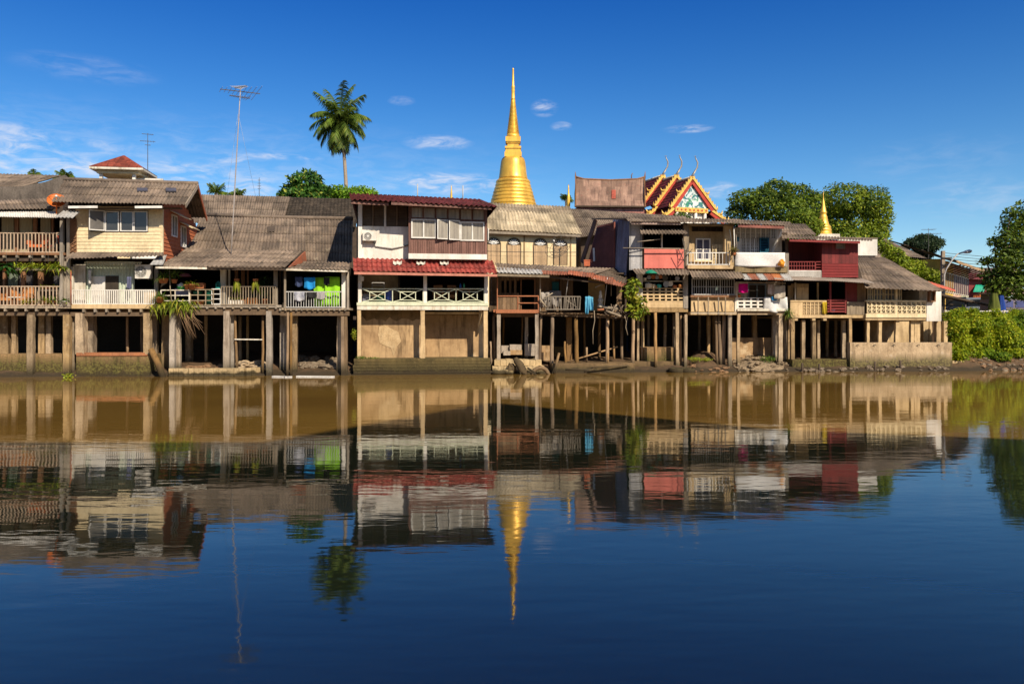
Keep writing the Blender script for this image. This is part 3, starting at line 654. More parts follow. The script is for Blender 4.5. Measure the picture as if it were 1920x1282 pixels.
for x in (265, 319):                                         # two roof hatches
    p = B.at(x, 361, .45); nd = (B.at(250, 341, 1.9)-B.at(250, 382, -1.0)).normalized(); part('roof_hatch', MB().slab([p+V((-.22, -.0, .09)), p+V((.32, 0, .09)), p+V((.32, 0, .09))+nd*.5, p+V((-.22, 0, .09))+nd*.5], .07), mt('hatch', (.1, .1, .12), rough=.4), r)
# lower storey
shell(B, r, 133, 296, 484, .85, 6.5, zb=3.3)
part('floor', MB().box(B.at(134, 575, 0).x, B.at(297, 575, 0).x, 0, 6.3, B.at(215, 578.5, 0).z, B.at(215, 570.5, 0).z), BEI, r)
roof(B, r, (122, 485, -.6), (308, 480, -.6), (306, 473, -.03), (138, 473, -.03), RG, 'awning', seed=13, rag=.05)
roof(B, r, (281, 497, -.9), (306, 497, -.9), (313, 478, .2), (296, 479, .2), TIN, 'gutter_sheet', amp=.01, seed=14)
u0, u1, z0, z1 = B.rect(158, 491, 266, 496, -.2); mb = MB().box(u0, u1, -.2, -.17, z1-.05, z1)
for k in range(22): x = u0+(u1-u0)*k/22; mb.box(x, x+(u1-u0)/44, -.2, -.17, z0, z1-.05)
part('valance', mb, CUR, r)
u0, u1, z0, z1 = B.rect(160, 490, 252, 572, .75); mb = MB(); n = 60
mb.add([(u0+(u1-u0)*i/n, .75+.03*cos(i*pi/2), z) for z in (z0, z1) for i in range(n+1)], [(i, i+1, n+2+i, n+1+i) for i in range(n)]); part('back_wall', mb, mt('pale_green_sheet', (.5, .55, .44), (.4, .46, .36), scale=1.2, grime=.3), r)
panel(B, r, 'door', 198, 517, 222, 572, .71, DARK, .03); panel(B, r, 'white_panel', 171, 518, 197, 572, .69, WHITE, .03)
panel(B, r, 'post', 131, 500, 137, 570, .25, WHITD, .15); panel(B, r, 'post', 289, 500, 296, 575, .3, WGR, .15)
panel(B, r, 'side_wall', 137, 496, 160, 572, .6, WHITD, .05)
railing(B, r, 136, 290, 544, 569.5, .04, 4.1, WHITE, .05); panel(B, r, 'railing_panel', 271, 546, 292, 569, .1, BEI, .04)
joists(B, r, 145, 296, 7, 579, 585, -.06, 5); beam(B, r, (134, 589, .2), (297, 589, .2), .22, .2, BEAM)
stilts(B, r, [(141, 157), (268.5, 281)], 587, 0, ybot=664); stilts(B, r, [(160, 175)], 590, .9, ybot=664); stilts(B, r, [(235, 240, .06), (261, 266)], 590, 1.8, WDST, True, ybot=664); stilts(B, r, [(283, 294)], 588, 1.6)
w0 = B.rect(143, 665, 281, 706, .05); MB().box(w0[0], w0[1], .05, 2.2, -.8, w0[3]).build('retaining_wall', MOSSW, None, B, 'mossy river wall with a reddish ledge under the cream clapboard house', 'river wall', 'river walls under the houses')
u = B.rect(143, 661, 276, 667, 0.0); MB().box(u[0], u[1], .0, .5, u[2], u[3]).build('ledge', mt('brick_ledge', (.4, .16, .07), (.3, .13, .07), scale=3), None, B, 'flat reddish ledge on top of the mossy wall under the cream house', 'ledge')
p, q = B.at(283, 655, -.1), B.at(305, 705, -.5); MB().path([p, p.lerp(q, .5)+V((.04, 0, 0)), q+V((.1, 0, -.3))], [.15, .16, .17], 9).build('leaning_log', WDST, None, B, 'thick log leaning from the mossy wall down into the water', 'log')
ac_unit(B, 253, 496, 282, 522, .1, 'white air conditioner hung on a rack over the white picket railing')
# balcony things of the two houses
ORA = mt('orange_cushion', (.62, .16, .05), rough=.8, grime=.1)
def armchair(fr, x, y, d, w, lab, mat, name='armchair', cat='armchair', group=None):
    f = fr.sub(fr.at(x, y, d)); r = thing(name, lab, cat, f, group); h = w/2
    MB().box(-h, h, 0, w*.85, .28, .42).build('seat', mat, r); MB().box(-h, h, w*.85, w*.98, .2, .98).build('backrest', mat, r)
    for s in (-1, 1): MB().box(s*h-.05, s*h+.05, 0, w*.85, .42, .64).build('armrest', mat, r)
    for s in (-1, 1):
        for t in (.03, w*.9): MB().box(s*h-.04, s*h+.04, t, t+.07, 0, .3).build('leg', WBR, r)
armchair(A, 66, 473.5, .15, .75, 'orange armchair behind the upper balcony railing at the left edge', ORA)
def bike(fr, x, y, d, lab):
    f = fr.sub(fr.at(x, y, d)); r = thing('bicycle', lab, 'bicycle', f); c = mt('bike_red', (.4, .07, .04), rough=.4, grime=0)
    for s in (-.38, .38):
        w_ = MB().path([(s+.3*cos(k*pi/10), 0, .31+.3*sin(k*pi/10)) for k in range(21)], .022, 5); 
        for k in range(8): w_.bar((s, 0, .31), (s+.3*cos(k*pi/4), 0, .31+.3*sin(k*pi/4)), .008)
        w_.build('wheel', STEELD, r)
    MB().path([(-.38, 0, .31), (-.1, 0, .3), (.27, 0, .72), (-.2, 0, .78), (-.1, 0, .3)], .022, 6).path([(.38, 0, .31), (.27, 0, .72), (.25, 0, .9)], .022, 6).path([(-.38, 0, .31), (-.19, 0, .74)], .018, 5).build('frame', c, r)
    MB().box(-.32, -.1, -.07, .07, .82, .88).build('saddle', STEELD, r); MB().path([(.2, -.25, .95), (.27, 0, .92), (.2, .25, .95)], .018, 5).build('handlebar', STEEL, r)
bike(A, 99, 473.5, .35, 'small red bicycle parked at the right end of the upper left balcony')
def planter(fr, x, y, d, L, lab, leaf, n, lw=.5, group=None, seed=0, tall=1.0, droop=True, box=None):
    f = fr.sub(fr.at(x, y, d)); r = thing('hanging_planter', lab, 'planter', f, group); rn = random.Random(seed)
    MB().box(-L*.4, L*.4, -.1, .1, 0, .12).build('trough', box or WGR, r); mb = MB()
    for i in range(n):
        a = rn.uniform(0, 2*pi); mb.blade((rn.uniform(-L/2, L/2), rn.uniform(-.08, .08), .14), (cos(a), sin(a)*.8-.2, rn.uniform(.3, 1.8)*tall), lw*rn.uniform(.5, 1.2), .085, rn.uniform(.3, 1.2))
    mb.build('foliage', leaf, r)
    for s in (-.42, .42): MB().path([(s*L, 0, .1), (s*L, 0, 1.0)], .008, 4).build('hanging_wire', STEELD, r)
G_ = 'planters hanging under the leftmost upper balcony'
f = A.sub(A.at(12, 508, -.25)); rr = thing('hanging_planter', 'dark green broad-leaved plant hanging at the far left of the balcony', 'planter', f, G_)
MB().lathe([(.12, 0), (.2, .2), (.22, .22), (.14, .22)], 12).build('pot', POT, rr); mb = MB(); rn = random.Random(3)
for i in range(90): a_ = rn.uniform(0, 6.3); mb.blade((0, 0, .2), (cos(a_), sin(a_), rn.uniform(-.4, 1.3)), rn.uniform(.35, .75), .2, .5)
mb.build('foliage', leafmat('leaf_broad', (.04, .14, .02), (.025, .09, .015), (.1, .22, .04)), rr); MB().path([(0, 0, .2), (0, 0, .95)], .008, 4).build('hanging_wire', STEELD, rr)
planter(A, 44, 507, -.1, .85, 'yellow-green fern trough, second from the left, hanging under the upper balcony', LEAF1, 110, .6, G_, 5)
planter(A, 73, 507, -.1, .75, 'sparse yellow trough hanging between the fern trough and the thick green one', LEAF1, 80, .55, G_, 6)
planter(A, 103, 508, -.1, .8, 'thick yellow-green trough hanging next to the pale post', LEAF1, 170, .7, G_, 7, .9)
f = A.sub(A.at(93, 573.5, .35)); rr = thing('plant_shelf', 'pale shelf holding a row of small green plants on the lower left balcony', 'shelf', f)
MB().box(-.58, .58, -.15, .15, .78, .88).build('shelf_board', WGR, rr)
for s in (-.54, .54): MB().box(s-.03, s+.03, -.12, .12, 0, .78).build('leg', WGR, rr)
G2 = 'potted plants on the lower left balcony'
for i, (x, n_, lab) in enumerate(((80, 30, 'low bright plant at the left of the pale plant shelf'), (92, 26, 'low yellowish plant in the middle of the pale plant shelf'), (104, 40, 'taller bright plant at the right of the pale plant shelf'))): potplant(A, x, 542.5, .35, .22, .14, lab, LEAF1, n_, 1.1, group=G2, seed=i)
for x, y, lab, lf, sp in ((50, 573.5, 'small grassy potted plant behind the middle of the lower left railing', LEAF1, 1.), (62, 573.5, 'reddish pot with thin leaves right of the grassy one on the lower left balcony', LEAF2, .8), (88, 573.5, 'leafy yellow-green pot plant under the pale plant shelf', LEAF1, 1.6), (101, 573.5, 'broad green pot plant under the right end of the pale shelf', LEAF2, 1.5), (122, 573.5, 'small spiky plant in a white pot at the foot of the pale post', LEAF2, 1.)):
    potplant(A, x, y, .22 if x < 118 else -.0, .3, .25, lab, lf, 80, sp*1.3, WHITE if x > 118 else POT, group=G2, seed=9)
ORW2 = mt('orange_wood', (.5, .2, .06), rough=.7, grime=.2)
armchair(A, 10, 573.5, .15, .6, 'orange wooden chair at the left end of the lower left balcony', ORW2, 'chair', 'chair', 'chairs on the lower left balcony'); armchair(A, 42, 573.5, .15, .6, 'orange wooden chair in front of the brown door post on the lower left balcony', ORW2, 'chair', 'chair', 'chairs on the lower left balcony')
f = A.sub(A.at(30, 573.5, .35)); rr = thing('low_table', 'low table with a pale top between the orange chairs on the lower left balcony', 'table', f); MB().box(-.35, .35, -.22, .22, .42, .47).build('tabletop', WHITE, rr)
for s in (-1, 1):
    for t in (-1, 1): MB().box(s*.3-.025, s*.3+.025, t*.17-.025, t*.17+.025, 0, .42).build('leg', WBR, rr)
cloth(B, 165, 505, 171, 530, .5, cmat('cloth_white', (.7, .68, .66)), 'hanging_cloth', 'narrow white cloth hanging by the left wall of the cream house porch', 'laundry', 'laundry hung on the balconies')
cloth(B, 238, 519, 246, 541, .2, cmat('cloth_slate', (.12, .13, .22)), 'hanging_shirt', 'dark blue shirt hanging left of the air conditioner rack', 'laundry', 'laundry hung on the balconies')
cloth(B, 173, 553, 197, 570, .16, cmat('cloth_white', (.7, .68, .66)), 'hanging_cloth', 'white sheet hung inside the white picket railing', 'laundry', 'laundry hung on the balconies')
MB().path([B.at(133, 506, -.02), B.at(133, 572, -.02)], .03, 7).build('drain_pipe', mt('pipe_red', (.4, .12, .07), rough=.6), None, B, 'thin reddish pipe standing at the left end of the white picket railing', 'pipe')
dish(A, 106, 402, -.4, .42, RD(35), RD(25), mt('dish_orange', (.65, .16, .025), rough=.5, grime=.1), 'orange satellite dish on the awning at the left, above the balcony')
# ================================================================== long grey-roofed house
C = Fr(480, 41.8, 3)
r = thing('stilt_house', 'long low stilt house under a broad sagging grey corrugated roof, laundry bay at its right', 'house', C, 'stilt houses along the river')
roof(C, r, (350, 467, 3.2), (573, 472, 3.2), (572, 410, 7.2), (378, 404.5, 7.2), RG, seed=21, sag=.07)
roof(C, r, (572, 489, 3.0), (660, 492, 3.0), (662, 412.5, 7.2), (571, 410, 7.2), RG, seed=22, sag=.05)
for a_, b_ in (((377, 404, 7.2), (662, 411.5, 7.2)),): part('ridge_cap', MB().path([C.at(*a_)+V((0, 0, .06)), C.at(*a_).lerp(C.at(*b_), .5)+V((0, 0, .0)), C.at(*b_)+V((0, 0, .05))], .13, 7), RG, r)
roof(C, r, (299, 500, -1.0), (537, 502, -1.0), (569, 470, 3.2), (352, 466, 3.2), RG, 'lower_roof', seed=23, sag=.06, rag=.04, pitch=.22, amp=.035)
roof(C, r, (529, 504, -.5), (656, 506, -.5), (656, 490, 3.0), (546, 489, 3.0), RG, 'lower_roof', seed=24, rag=.05, pitch=.2, amp=.034)
pa, pb, pc_ = C.at(571, 471, 3.1), C.at(540, 501, -.6), C.at(573, 490, 2.9); part('roof_cheek', MB().add([pa, pb, pc_, pa+V((.04, .1, 0)), pb+V((.04, .1, 0)), pc_+V((.04, .1, 0))], [(0, 1, 2), (5, 4, 3), (0, 3, 4, 1), (1, 4, 5, 2), (2, 5, 3, 0)]), RT, r)
for x, y in ((416, 434), (508, 437), (484, 397)):
    if y < 420: continue
    dd = 3.2+(7.2-3.2)*(470-y)/62; p = C.at(x, y, dd); nd = (C.at(480, 408, 7.2)-C.at(480, 470, 3.2)).normalized(); part('roof_patch', MB().slab([p+V((-.2, 0, .1)), p+V((.22, 0, .1)), p+V((.22, 0, .1))+nd*.75, p+V((-.2, 0, .1))+nd*.75], .03), RD_, r)
beam(C, r, (292, 501.5, -.95), (388, 503, -.95), .05, .1, WHITD, 'gutter'); beam(C, r, (523, 505, -.47), (652, 508.5, -.47), .05, .1, WHITD, 'fascia'); beam(C, r, (390, 504, -.85), (530, 505, -.85), .08, .1, WDK, 'fascia')
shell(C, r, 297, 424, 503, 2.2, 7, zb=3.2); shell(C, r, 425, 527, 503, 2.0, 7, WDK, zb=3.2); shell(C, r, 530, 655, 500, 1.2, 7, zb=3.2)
part('floor', MB().box(C.at(303, 574, 0).x, C.at(527, 574, 0).x, 0, 6.6, C.at(420, 576.5, 0).z, C.at(420, 571.5, 0).z), WGR, r); part('floor', MB().box(C.at(528, 580, 0).x, C.at(655, 580, 0).x, 0, 6.6, C.at(590, 581, 0).z, C.at(590, 577, 0).z), WGR, r)
for x0, x1 in ((440, 446), (452, 459), (463, 466)): panel(C, r, 'door_board', x0, 506, x1, 571, 1.8, WBR, .06)
panel(C, r, 'pillar', 413, 503, 423, 572, .25, WHITD, .2); panel(C, r, 'pillar', 428, 503, 431, 572, .5, WHITD, .1); panel(C, r, 'post', 513, 505, 520, 572, .05, WGR, .14); panel(C, r, 'post', 532.5, 507, 536, 578, -.05, WGR, .1)
panel(C, r, 'pillar', 640.5, 508, 648, 578, .15, WHITE, .1); panel(C, r, 'post', 650, 508, 654, 580, -.02, WGR, .12)
railing(C, r, 415, 517, 537, 571, -.02, 5.0, WGR, .035); railing(C, r, 536, 641, 547, 576, -.02, 4.8, STEEL, .03)
railing(C, r, 302, 355, 544, 574, -.02, 26, WHITD, .05, mid=[.33, .66]); railing(C, r, 357, 400, 543, 572, .0, 15, WGR, .05, mid=[.35, .7]); railing(C, r, 397, 413, 542, 570, .02, 12, FRAME, .03, mid=[.33, .66], name='rack')
joists(C, r, 380, 525, 9, 574, 579, -.08, 5); joists(C, r, 520, 652, 13, 578, 582.5, -.08, 5); beam(C, r, (330, 585, .15), (526, 585, .15), .2, .3, BEAM); beam(C, r, (526, 588, .15), (655, 588, .15), .2, .22, BEAM)
stilts(C, r, [(317, 327), (419, 430), (499, 509)], 583, 0, CONG); stilts(C, r, [(329, 337), (430.5, 439)], 590, .5, CONG); stilts(C, r, [(347, 358), (383, 388), (447, 452), (462, 466)], 592, 3.2, CON); stilts(C, r, [(437, 442, .1), (490, 495, -.03)], 585, .35, WDST, True)
stilts(C, r, [(525, 537)], 590, 1.0, CONG); stilts(C, r, [(537, 542, -.04), (542.5, 547.5)], 586, 0, WDST, True); stilts(C, r, [(548, 557)], 590, .5, CON); stilts(C, r, [(632, 640)], 590, .6, CON); stilts(C, r, [(639.5, 645.5), (645.5, 651)], 588, .1, WDST); stilts(C, r, [(303, 316)], 590, 1.5, CON)
beam(C, r, (440, 636, .3), (492, 636.5, .3), .05, .06, WHITD, 'cross_bar')
part('rear_wall', MB().box(A.at(-170, 600, 7).x, A.at(300, 600, 7).x, 7.2, 7.4, .2, 3.9), DARK, ra)
part('rear_wall', MB().box(C.at(290, 600, 7).x, C.at(660, 600, 7).x, 7.3, 7.5, .2, 3.4), DARK, r)
# house behind with two roofs
Cb = Fr(520, 62, 3)
r2 = thing('rear_house', 'rear house with a grey corrugated roof behind the long low house', 'house', Cb)
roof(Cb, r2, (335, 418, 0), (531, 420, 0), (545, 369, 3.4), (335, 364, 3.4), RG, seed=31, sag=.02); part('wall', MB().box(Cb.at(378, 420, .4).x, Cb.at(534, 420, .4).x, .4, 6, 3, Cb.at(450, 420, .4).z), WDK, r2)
r3 = thing('rear_house', 'rear house under a dark patterned tile roof left of the maroon roof', 'house', Cb)
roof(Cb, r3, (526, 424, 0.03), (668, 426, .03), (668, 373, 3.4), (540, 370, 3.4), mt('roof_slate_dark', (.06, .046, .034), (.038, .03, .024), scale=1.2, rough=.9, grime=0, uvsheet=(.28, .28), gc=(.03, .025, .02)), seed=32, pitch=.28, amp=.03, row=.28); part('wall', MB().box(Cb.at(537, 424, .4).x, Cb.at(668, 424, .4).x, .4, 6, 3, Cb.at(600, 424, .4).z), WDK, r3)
# laundry bay
G3 = 'laundry hung on the balconies'
cloth(C, 553, 519, 567, 536, .1, cmat('cloth_navy', (.05, .07, .16)), 'hanging_trousers', 'dark blue cloth hanging left of the bright blue one in the laundry bay', 'laundry', G3)
cloth(C, 570, 520, 591, 541, .05, cmat('cloth_blue', (.02, .3, .72)), 'hanging_towel', 'bright blue towel hanging in the laundry bay', 'laundry', G3, seed=1)
LIME = cmat('cloth_lime', (.34, .72, .03), (.28, .64, .02))
cloth(C, 588, 520, 613, 573, .3, LIME, 'hanging_sheet', 'lime green sheet right behind the blue towel, left of the dark shorts', 'laundry', G3, seed=2, fold=.06)
cloth(C, 609, 519, 637, 573, .25, LIME, 'hanging_sheet', 'lime green sheet in the right corner of the laundry bay', 'laundry', G3, seed=3, fold=.06)
cloth(C, 607, 520, 618, 533, .15, cmat('cloth_black', (.03, .028, .03)), 'hanging_shorts', 'black shorts hanging before the lime green sheets', 'laundry', G3)
cloth(C, 551, 547, 571, 563, -.1, cmat('cloth_whiteblue', (.6, .6, .62), (.08, .1, .2)), 'hanging_shirt', 'white and dark blue shirt over the laundry bay railing', 'laundry', G3, seed=4)
cloth(C, 575, 548, 594, 557, -.1, cmat('cloth_black', (.03, .028, .03)), 'hanging_cloth', 'black cloth over the middle of the laundry bay railing', 'laundry', G3, seed=5)
cloth(C, 594, 547, 610, 560, -.1, cmat('cloth_grey', (.4, .38, .38)), 'hanging_cloth', 'grey cloth over the railing in front of the lime green sheets', 'laundry', G3, seed=6)
def hangpot(fr, x, y0, y1, d, wd, lab, leaf, n=90, group='hanging baskets over the middle balcony'):
    f = fr.sub(fr.at(x, y1, d)); H = fr.at(x, y0, d).z-fr.at(x, y1, d).z; r = thing('hanging_plant', lab, 'hanging plant', f, group); rn = random.Random(x)
    MB().lathe([(.09, H-.25), (.14, H-.05), (.15, H-.03), (.09, H-.03)], 10).build('pot', POT, r); mb = MB()
    for i in range(n):
        a = rn.uniform(0, 6.3); mb.blade((cos(a)*.07, sin(a)*.07, H-.02-rn.random()*H*.45), (cos(a), sin(a), .4), rn.uniform(.5, 1.0)*wd, .035, rn.uniform(1.5, 3.8))
    mb.build('foliage', leaf, r); MB().path([(0, 0, H-.1), (0, 0, H+.55)], .008, 4).build('hanging_wire', STEELD, r)
hangpot(C, 444, 522, 556, -.12, .24, 'trailing yellow-green basket hanging left of the middle balcony', LEAF1); hangpot(C, 479, 522, 552, -.12, .24, 'trailing green basket hanging right of the middle balcony', LEAF1, 60)
potplant(C, 497, 571.5, .5, .3, .3, 'dark leafy bush in a pot at the right of the middle balcony', LEAF3, 240, 1.9, kind='bush', tall=1.4)
f = C.sub(C.at(443, 570, .15)); rr = thing('planter_box', 'long white planter with low flowers behind the middle balcony railing', 'planter', f); MB().box(-.4, .4, -.1, .1, 0, .2).build('trough', WHITE, rr); MB().leaves([((0, 0, .28), (.4, .12, .1))], 120, .08, 5, shell=.1).build('foliage', LEAF1, rr)
for k, (x, w_, h_) in enumerate(((459, .5, .3), (472, .45, .38))):
    f = C.sub(C.at(x, 571.5, .3)); mb = MB()
    for j in range(5): mb.box(-w_/2, w_/2, 0, .35, j*h_/5, j*h_/5+h_/7)
    for s in (-1, 1): mb.box(s*(w_/2-.02)-.02, s*(w_/2-.02)+.02, .002, .348, 0, h_)
    mb.build('crate', ORW2, None, f, ['low slatted orange crate behind the middle balcony railing', 'taller slatted orange crate right of the low one on the middle balcony'][k], 'crate', 'slatted crates on the middle balcony')
# plant bay at the left of the long house
for x, y, d, pw, ph, lab, lf, n_, sp, kd in ((306, 531, .1, .5, .25, 'orange basket of ferns on a shelf at the left of the plant bay', LEAF2, 110, 1.1, 'strap'), (327, 531, .3, .3, .2, 'small leafy pot on the shelf behind the thin pole', LEAF2, 160, 1.3, 'bush'), (360, 543, .15, .36, .28, 'terracotta pot with a spiky plant on the plant bay rail', LEAF1, 40, 1.2, 'strap'), (350, 543, .1, .22, .26, 'narrow yellow pot beside the green basin on the plant bay rail', LEAF2, 22, 1.0, 'strap'), (300, 568, .0, .4, .3, 'bushy fern at the bottom left corner of the plant bay', LEAF2, 80, 1.2, 'strap')):
    potplant(C, x, y, d-.25, pw, ph, lab, lf, int(n_*1.4), sp*1.25, kind=kd, group='pots in the plant bay', seed=4)
f = C.sub(C.at(372, 541, .15)); MB().box(-.32, .32, -.2, .2, 0, .28).box(-.28, .28, -.16, .16, .28, .30).build('planter_box', POT, None, f, 'square terracotta planter on the plant bay rail', 'planter')
f = C.sub(C.at(340, 543.5, .12)); rr = thing('basin', 'green basin holding a white kettle on the plant bay rail', 'basin', f); MB().lathe([(.14, 0), (.22, .16), (.23, .16), (.21, .14), (.13, .02)], 16).build('bowl', mt('green_plastic', (.01, .35, .1), rough=.4, grime=0), rr)
f = C.sub(C.at(340, 541, .12)); rr = thing('kettle', 'white kettle standing in the green basin', 'kettle', f); MB().lathe([(.12, 0), (.17, .08), (.15, .2), (.07, .27), (.02, .3)], 14).build('body', WHITE, rr); MB().path([(-.14, 0, .1), (-.22, 0, .22)], .02, 5).build('spout', WHITE, rr); MB().path([(-.1, 0, .24), (0, 0, .38), (.1, 0, .24)], .012, 5).build('handle', STEELD, rr)
f = C.sub(C.at(347, 519, .9)); mb = MB(); mb.lathe([(.02, .2), (.2, .16), (.36, .02), (.345, .02), (.19, .14), (.02, .18)], 10); mb.build('umbrella_canopy', mt('umbrella_mauve', (.4, .16, .24), rough=.6, grime=0), None, f, 'mauve umbrella hanging open under the eave of the plant bay', 'umbrella')
MB().path([C.at(318, 503, -.1), C.at(319, 540, -.1), C.at(323, 578, -.1)], .025, 6).build('bamboo_pole', WGR, None, C, 'thin bent pole standing in front of the plant bay railing', 'pole')
GRB = mt('green_barrel', (.01, .12, .075), rough=.5, grime=.2)
for x, y, R, H, lab in ((392, 571.5, .2, .75, 'dark green bin standing in the right of the plant bay'), (371, 553, .25, .18, 'green basin on the middle shelf of the plant bay'), (373, 571.5, .3, .2, 'brown basin on the lowest shelf of the plant bay')):
    f = C.sub(C.at(x, y, .3)); MB().lathe([(R*.85, 0), (R, H*.95), (R*1.05, H), (R*.92, H), (R*.9, H*.9)], 16).build('bin' if H > .5 else 'basin', GRB if 'green' in lab else POT, None, f, lab, 'bin' if H > .5 else 'basin')
f = C.sub(C.at(409, 541, .1)); rr = thing('birdcage', 'small turquoise birdcage on the rack beside the grey pillar', 'birdcage', f); tq = mt('turquoise', (.04, .4, .38), rough=.5, grime=0); MB().lathe([(.1, 0), (.14, .02), (.14, .05), (.1, .06)], 12).build('tray', tq, rr); mb = MB()
for k in range(10): mb.path([(.12*cos(k*.628), .12*sin(k*.628), .05), (.12*cos(k*.628), .12*sin(k*.628), .28), (0, 0, .4)], .009, 4)
mb.build('bars', tq, rr)
f = C.sub(C.at(341, 553, .4)); MB().box(-.36, .36, 0, .3, 0, .3).box(-.37, .37, -.01, .31, .3, .34).build('storage_box', mt('lilac_plastic', (.3, .3, .5), rough=.5, grime=.1), None, f, 'lilac storage box on the upper shelf of the plant bay', 'box')
# staghorn ferns hanging off the deck corner
f = C.sub(C.at(332, 571, -.15)); rr = thing('fern_clump', 'big yellow-green staghorn fern clump hanging off the deck corner with dangling roots', 'fern', f); rn = random.Random(12); mb = MB()
for i in range(230):
    a = rn.uniform(0, 6.3); cx_ = rn.gauss(0, .45); mb.blade((cx_, rn.uniform(-.15, .1), rn.uniform(-.12, .22)), (cos(a)*1.2, sin(a)*.7-.4, rn.uniform(-.3, 1.0)), rn.uniform(.25, .55), .075, rn.uniform(.6, 1.6))
for i in range(70):
    a = rn.uniform(0, 6.3); mb.blade((-1.0+rn.gauss(0, .2), rn.uniform(-.1, .1), rn.uniform(-.25, .1)), (cos(a)*1.2, sin(a)*.7-.4, rn.uniform(-.4, .9)), rn.uniform(.25, .5), .07, rn.uniform(.6, 1.6))
mb.build('foliage', LEAF1, rr); mb = MB()
for i in range(16):
    x = rn.uniform(-.1, .75); dx = rn.uniform(0, .9); mb.path([(x, -.05, 0), (x+dx*.3, -.02, -.6), (x+dx, .1, rn.uniform(-1.9, -.9))], [.018, .013, .008], 4)
mb.build('aerial_roots', ROOTC, rr)
# low block wall curving in front, rubble and floating boards
rr = thing('block_wall', 'low curving wall of pale blocks at the water below the middle balcony', 'wall', C); rn = random.Random(4)
pts = [C.at(318+i*9.4, 706 - (0 if i < 16 else (i-15)*3.2) - (4 if i < 1 else 0), -.15 + (0 if i < 16 else (i-15)*.28)) for i in range(21)]
BLK = mt('pale_block', (.55, .42, .24), (.4, .3, .17), scale=2, rough=.9, grime=.4, gc=(.16, .12, .06), moss=(.1, .3, (.1, .085, .03)))
for row, (za, zb) in enumerate(((-.25, .12), (.13, .42))):
    for i in range(20):
        a, b = V(pts[i]), V(pts[i+1]); t = (b-a); t.z = 0; a.z = b.z = (za+zb)/2; k = rn.uniform(.005, .02); part('block', MB().bar(a+t*.02, b-t*(.03+k)+V((0, rn.uniform(-.02, .02), 0)), .26, zb-za-.01), BLK, rr)
STONE = mt('rubble', (.46, .35, .23), (.3, .22, .14), scale=3, rough=.95, grime=.3, bump=.7)
def rubble(fr, x0, x1, y0, y1, d0, d1, n, rmin, rmax, lab, seed, mat=None, group='loose stones on the bank'):
    """loose stones lying on the bank, each its own object"""
    rn = random.Random(seed)
    for i in range(n):
        f_ = rn.random(); x = x0+(x1-x0)*rn.random(); y = y0+(y1-y0)*f_; d = d1+(d0-d1)*f_; p = fr.at(x, y, d); wp = fr.w(p); rr_ = rn.uniform(rmin, rmax); p.z = max(gz(wp.x, wp.y)+rr_*.2, p.z if n < 0 else gz(wp.x, wp.y)+rr_*.25)
        MB().rock(p, rr_, (rn.uniform(.8, 1.4), rn.uniform(.7, 1.1), rn.uniform(.45, .75)), seed*50+i).build('stone', mat or STONE, None, fr, lab, 'stone', group)
rubble(C, 440, 504, 676, 694, .5, 2.2, 42, .09, .24, 'loose pale stone heaped behind the curving block wall', 1)
rubble(C, 345, 425, 684, 694, .6, 1.6, 16, .08, .25, 'brown stone in the mud behind the curving block wall, left of the big pillar', 2, mt('mud_stone', (.26, .15, .08), grime=.2, bump=.8))
rubble(C, 560, 632, 640, 690, .8, 4.5, 46, .1, .3, 'dark stone on the mud heap under the laundry bay', 3, mt('dark_stone', (.13, .09, .06), (.3, .25, .18), scale=1.5, grime=.2, bump=.8))
FOAM = mt('foam_white', (.75, .73, .7), grime=.1, bump=.1)
for k, (x0, x1, y, lab) in enumerate(((556, 628, 708, 'long white board floating at the bank under the laundry bay'), (511, 548, 707, 'short white board floating left of the long one'), (528, 541, 711, 'small white scrap floating in front of the short board'))):
    p, q = C.at(x0, y, -1.0), C.at(x1, y, -1.0); p.z = q.z = .03; q.y -= .3; p.y += .1; MB().bar(p, q, .22, .05).build('floating_board', FOAM, None, C, lab, 'board', 'white boards floating at the bank')

f = A.sub(A.at(131, 709, -.6)); f.o.z = .0; MB().leaves([((0, 0, .08), (.28, .2, .1))], 60, .18, 4, shell=.1, up=1.0).build('water_weed', LEAF1, None, f, 'small bright water weed floating at the foot of the stilt between the two left houses', 'water plant')
# ================================================================== white house with two red tiled roofs
D = Fr(665, 42.7, 8)
r = thing('stilt_house', 'white house with a maroon tiled roof, red tiled awning and cross-braced balcony', 'house', D, 'stilt houses along the river')
roof(D, r, (656, 374, -1.15), (931, 388, -1.5), (897, 374, 4.5), (655, 362.5, 4.5), RM, seed=41, pitch=.26, amp=.04, row=.42, lift=.03)
a, b = D.at(897, 374, 4.5), D.at(931, 388, -1.5); c_ = V((b.x, 9.0, b.z)); part('hip_roof', MB().sheet(b, c_, a+V((0, 1.2, 0)), a, seed=42, pitch=.26, amp=.04, row=.42), RM, r)
beam(D, r, (658, 379.5, -1.0), (729, 383, -1.0), .06, .14, MAUVE, 'fascia'); beam(D, r, (734, 381.5, -1.2), (922, 391, -1.3), .06, .14, MAUVE, 'fascia')
u0, u1, _, z1 = D.rect(668, 380, 915, 480, .35); _, _, z0, _ = D.rect(668, 380, 915, 487, .35)
shell(D, r, 669, 914, 375, .6, 7, zb=3.0)
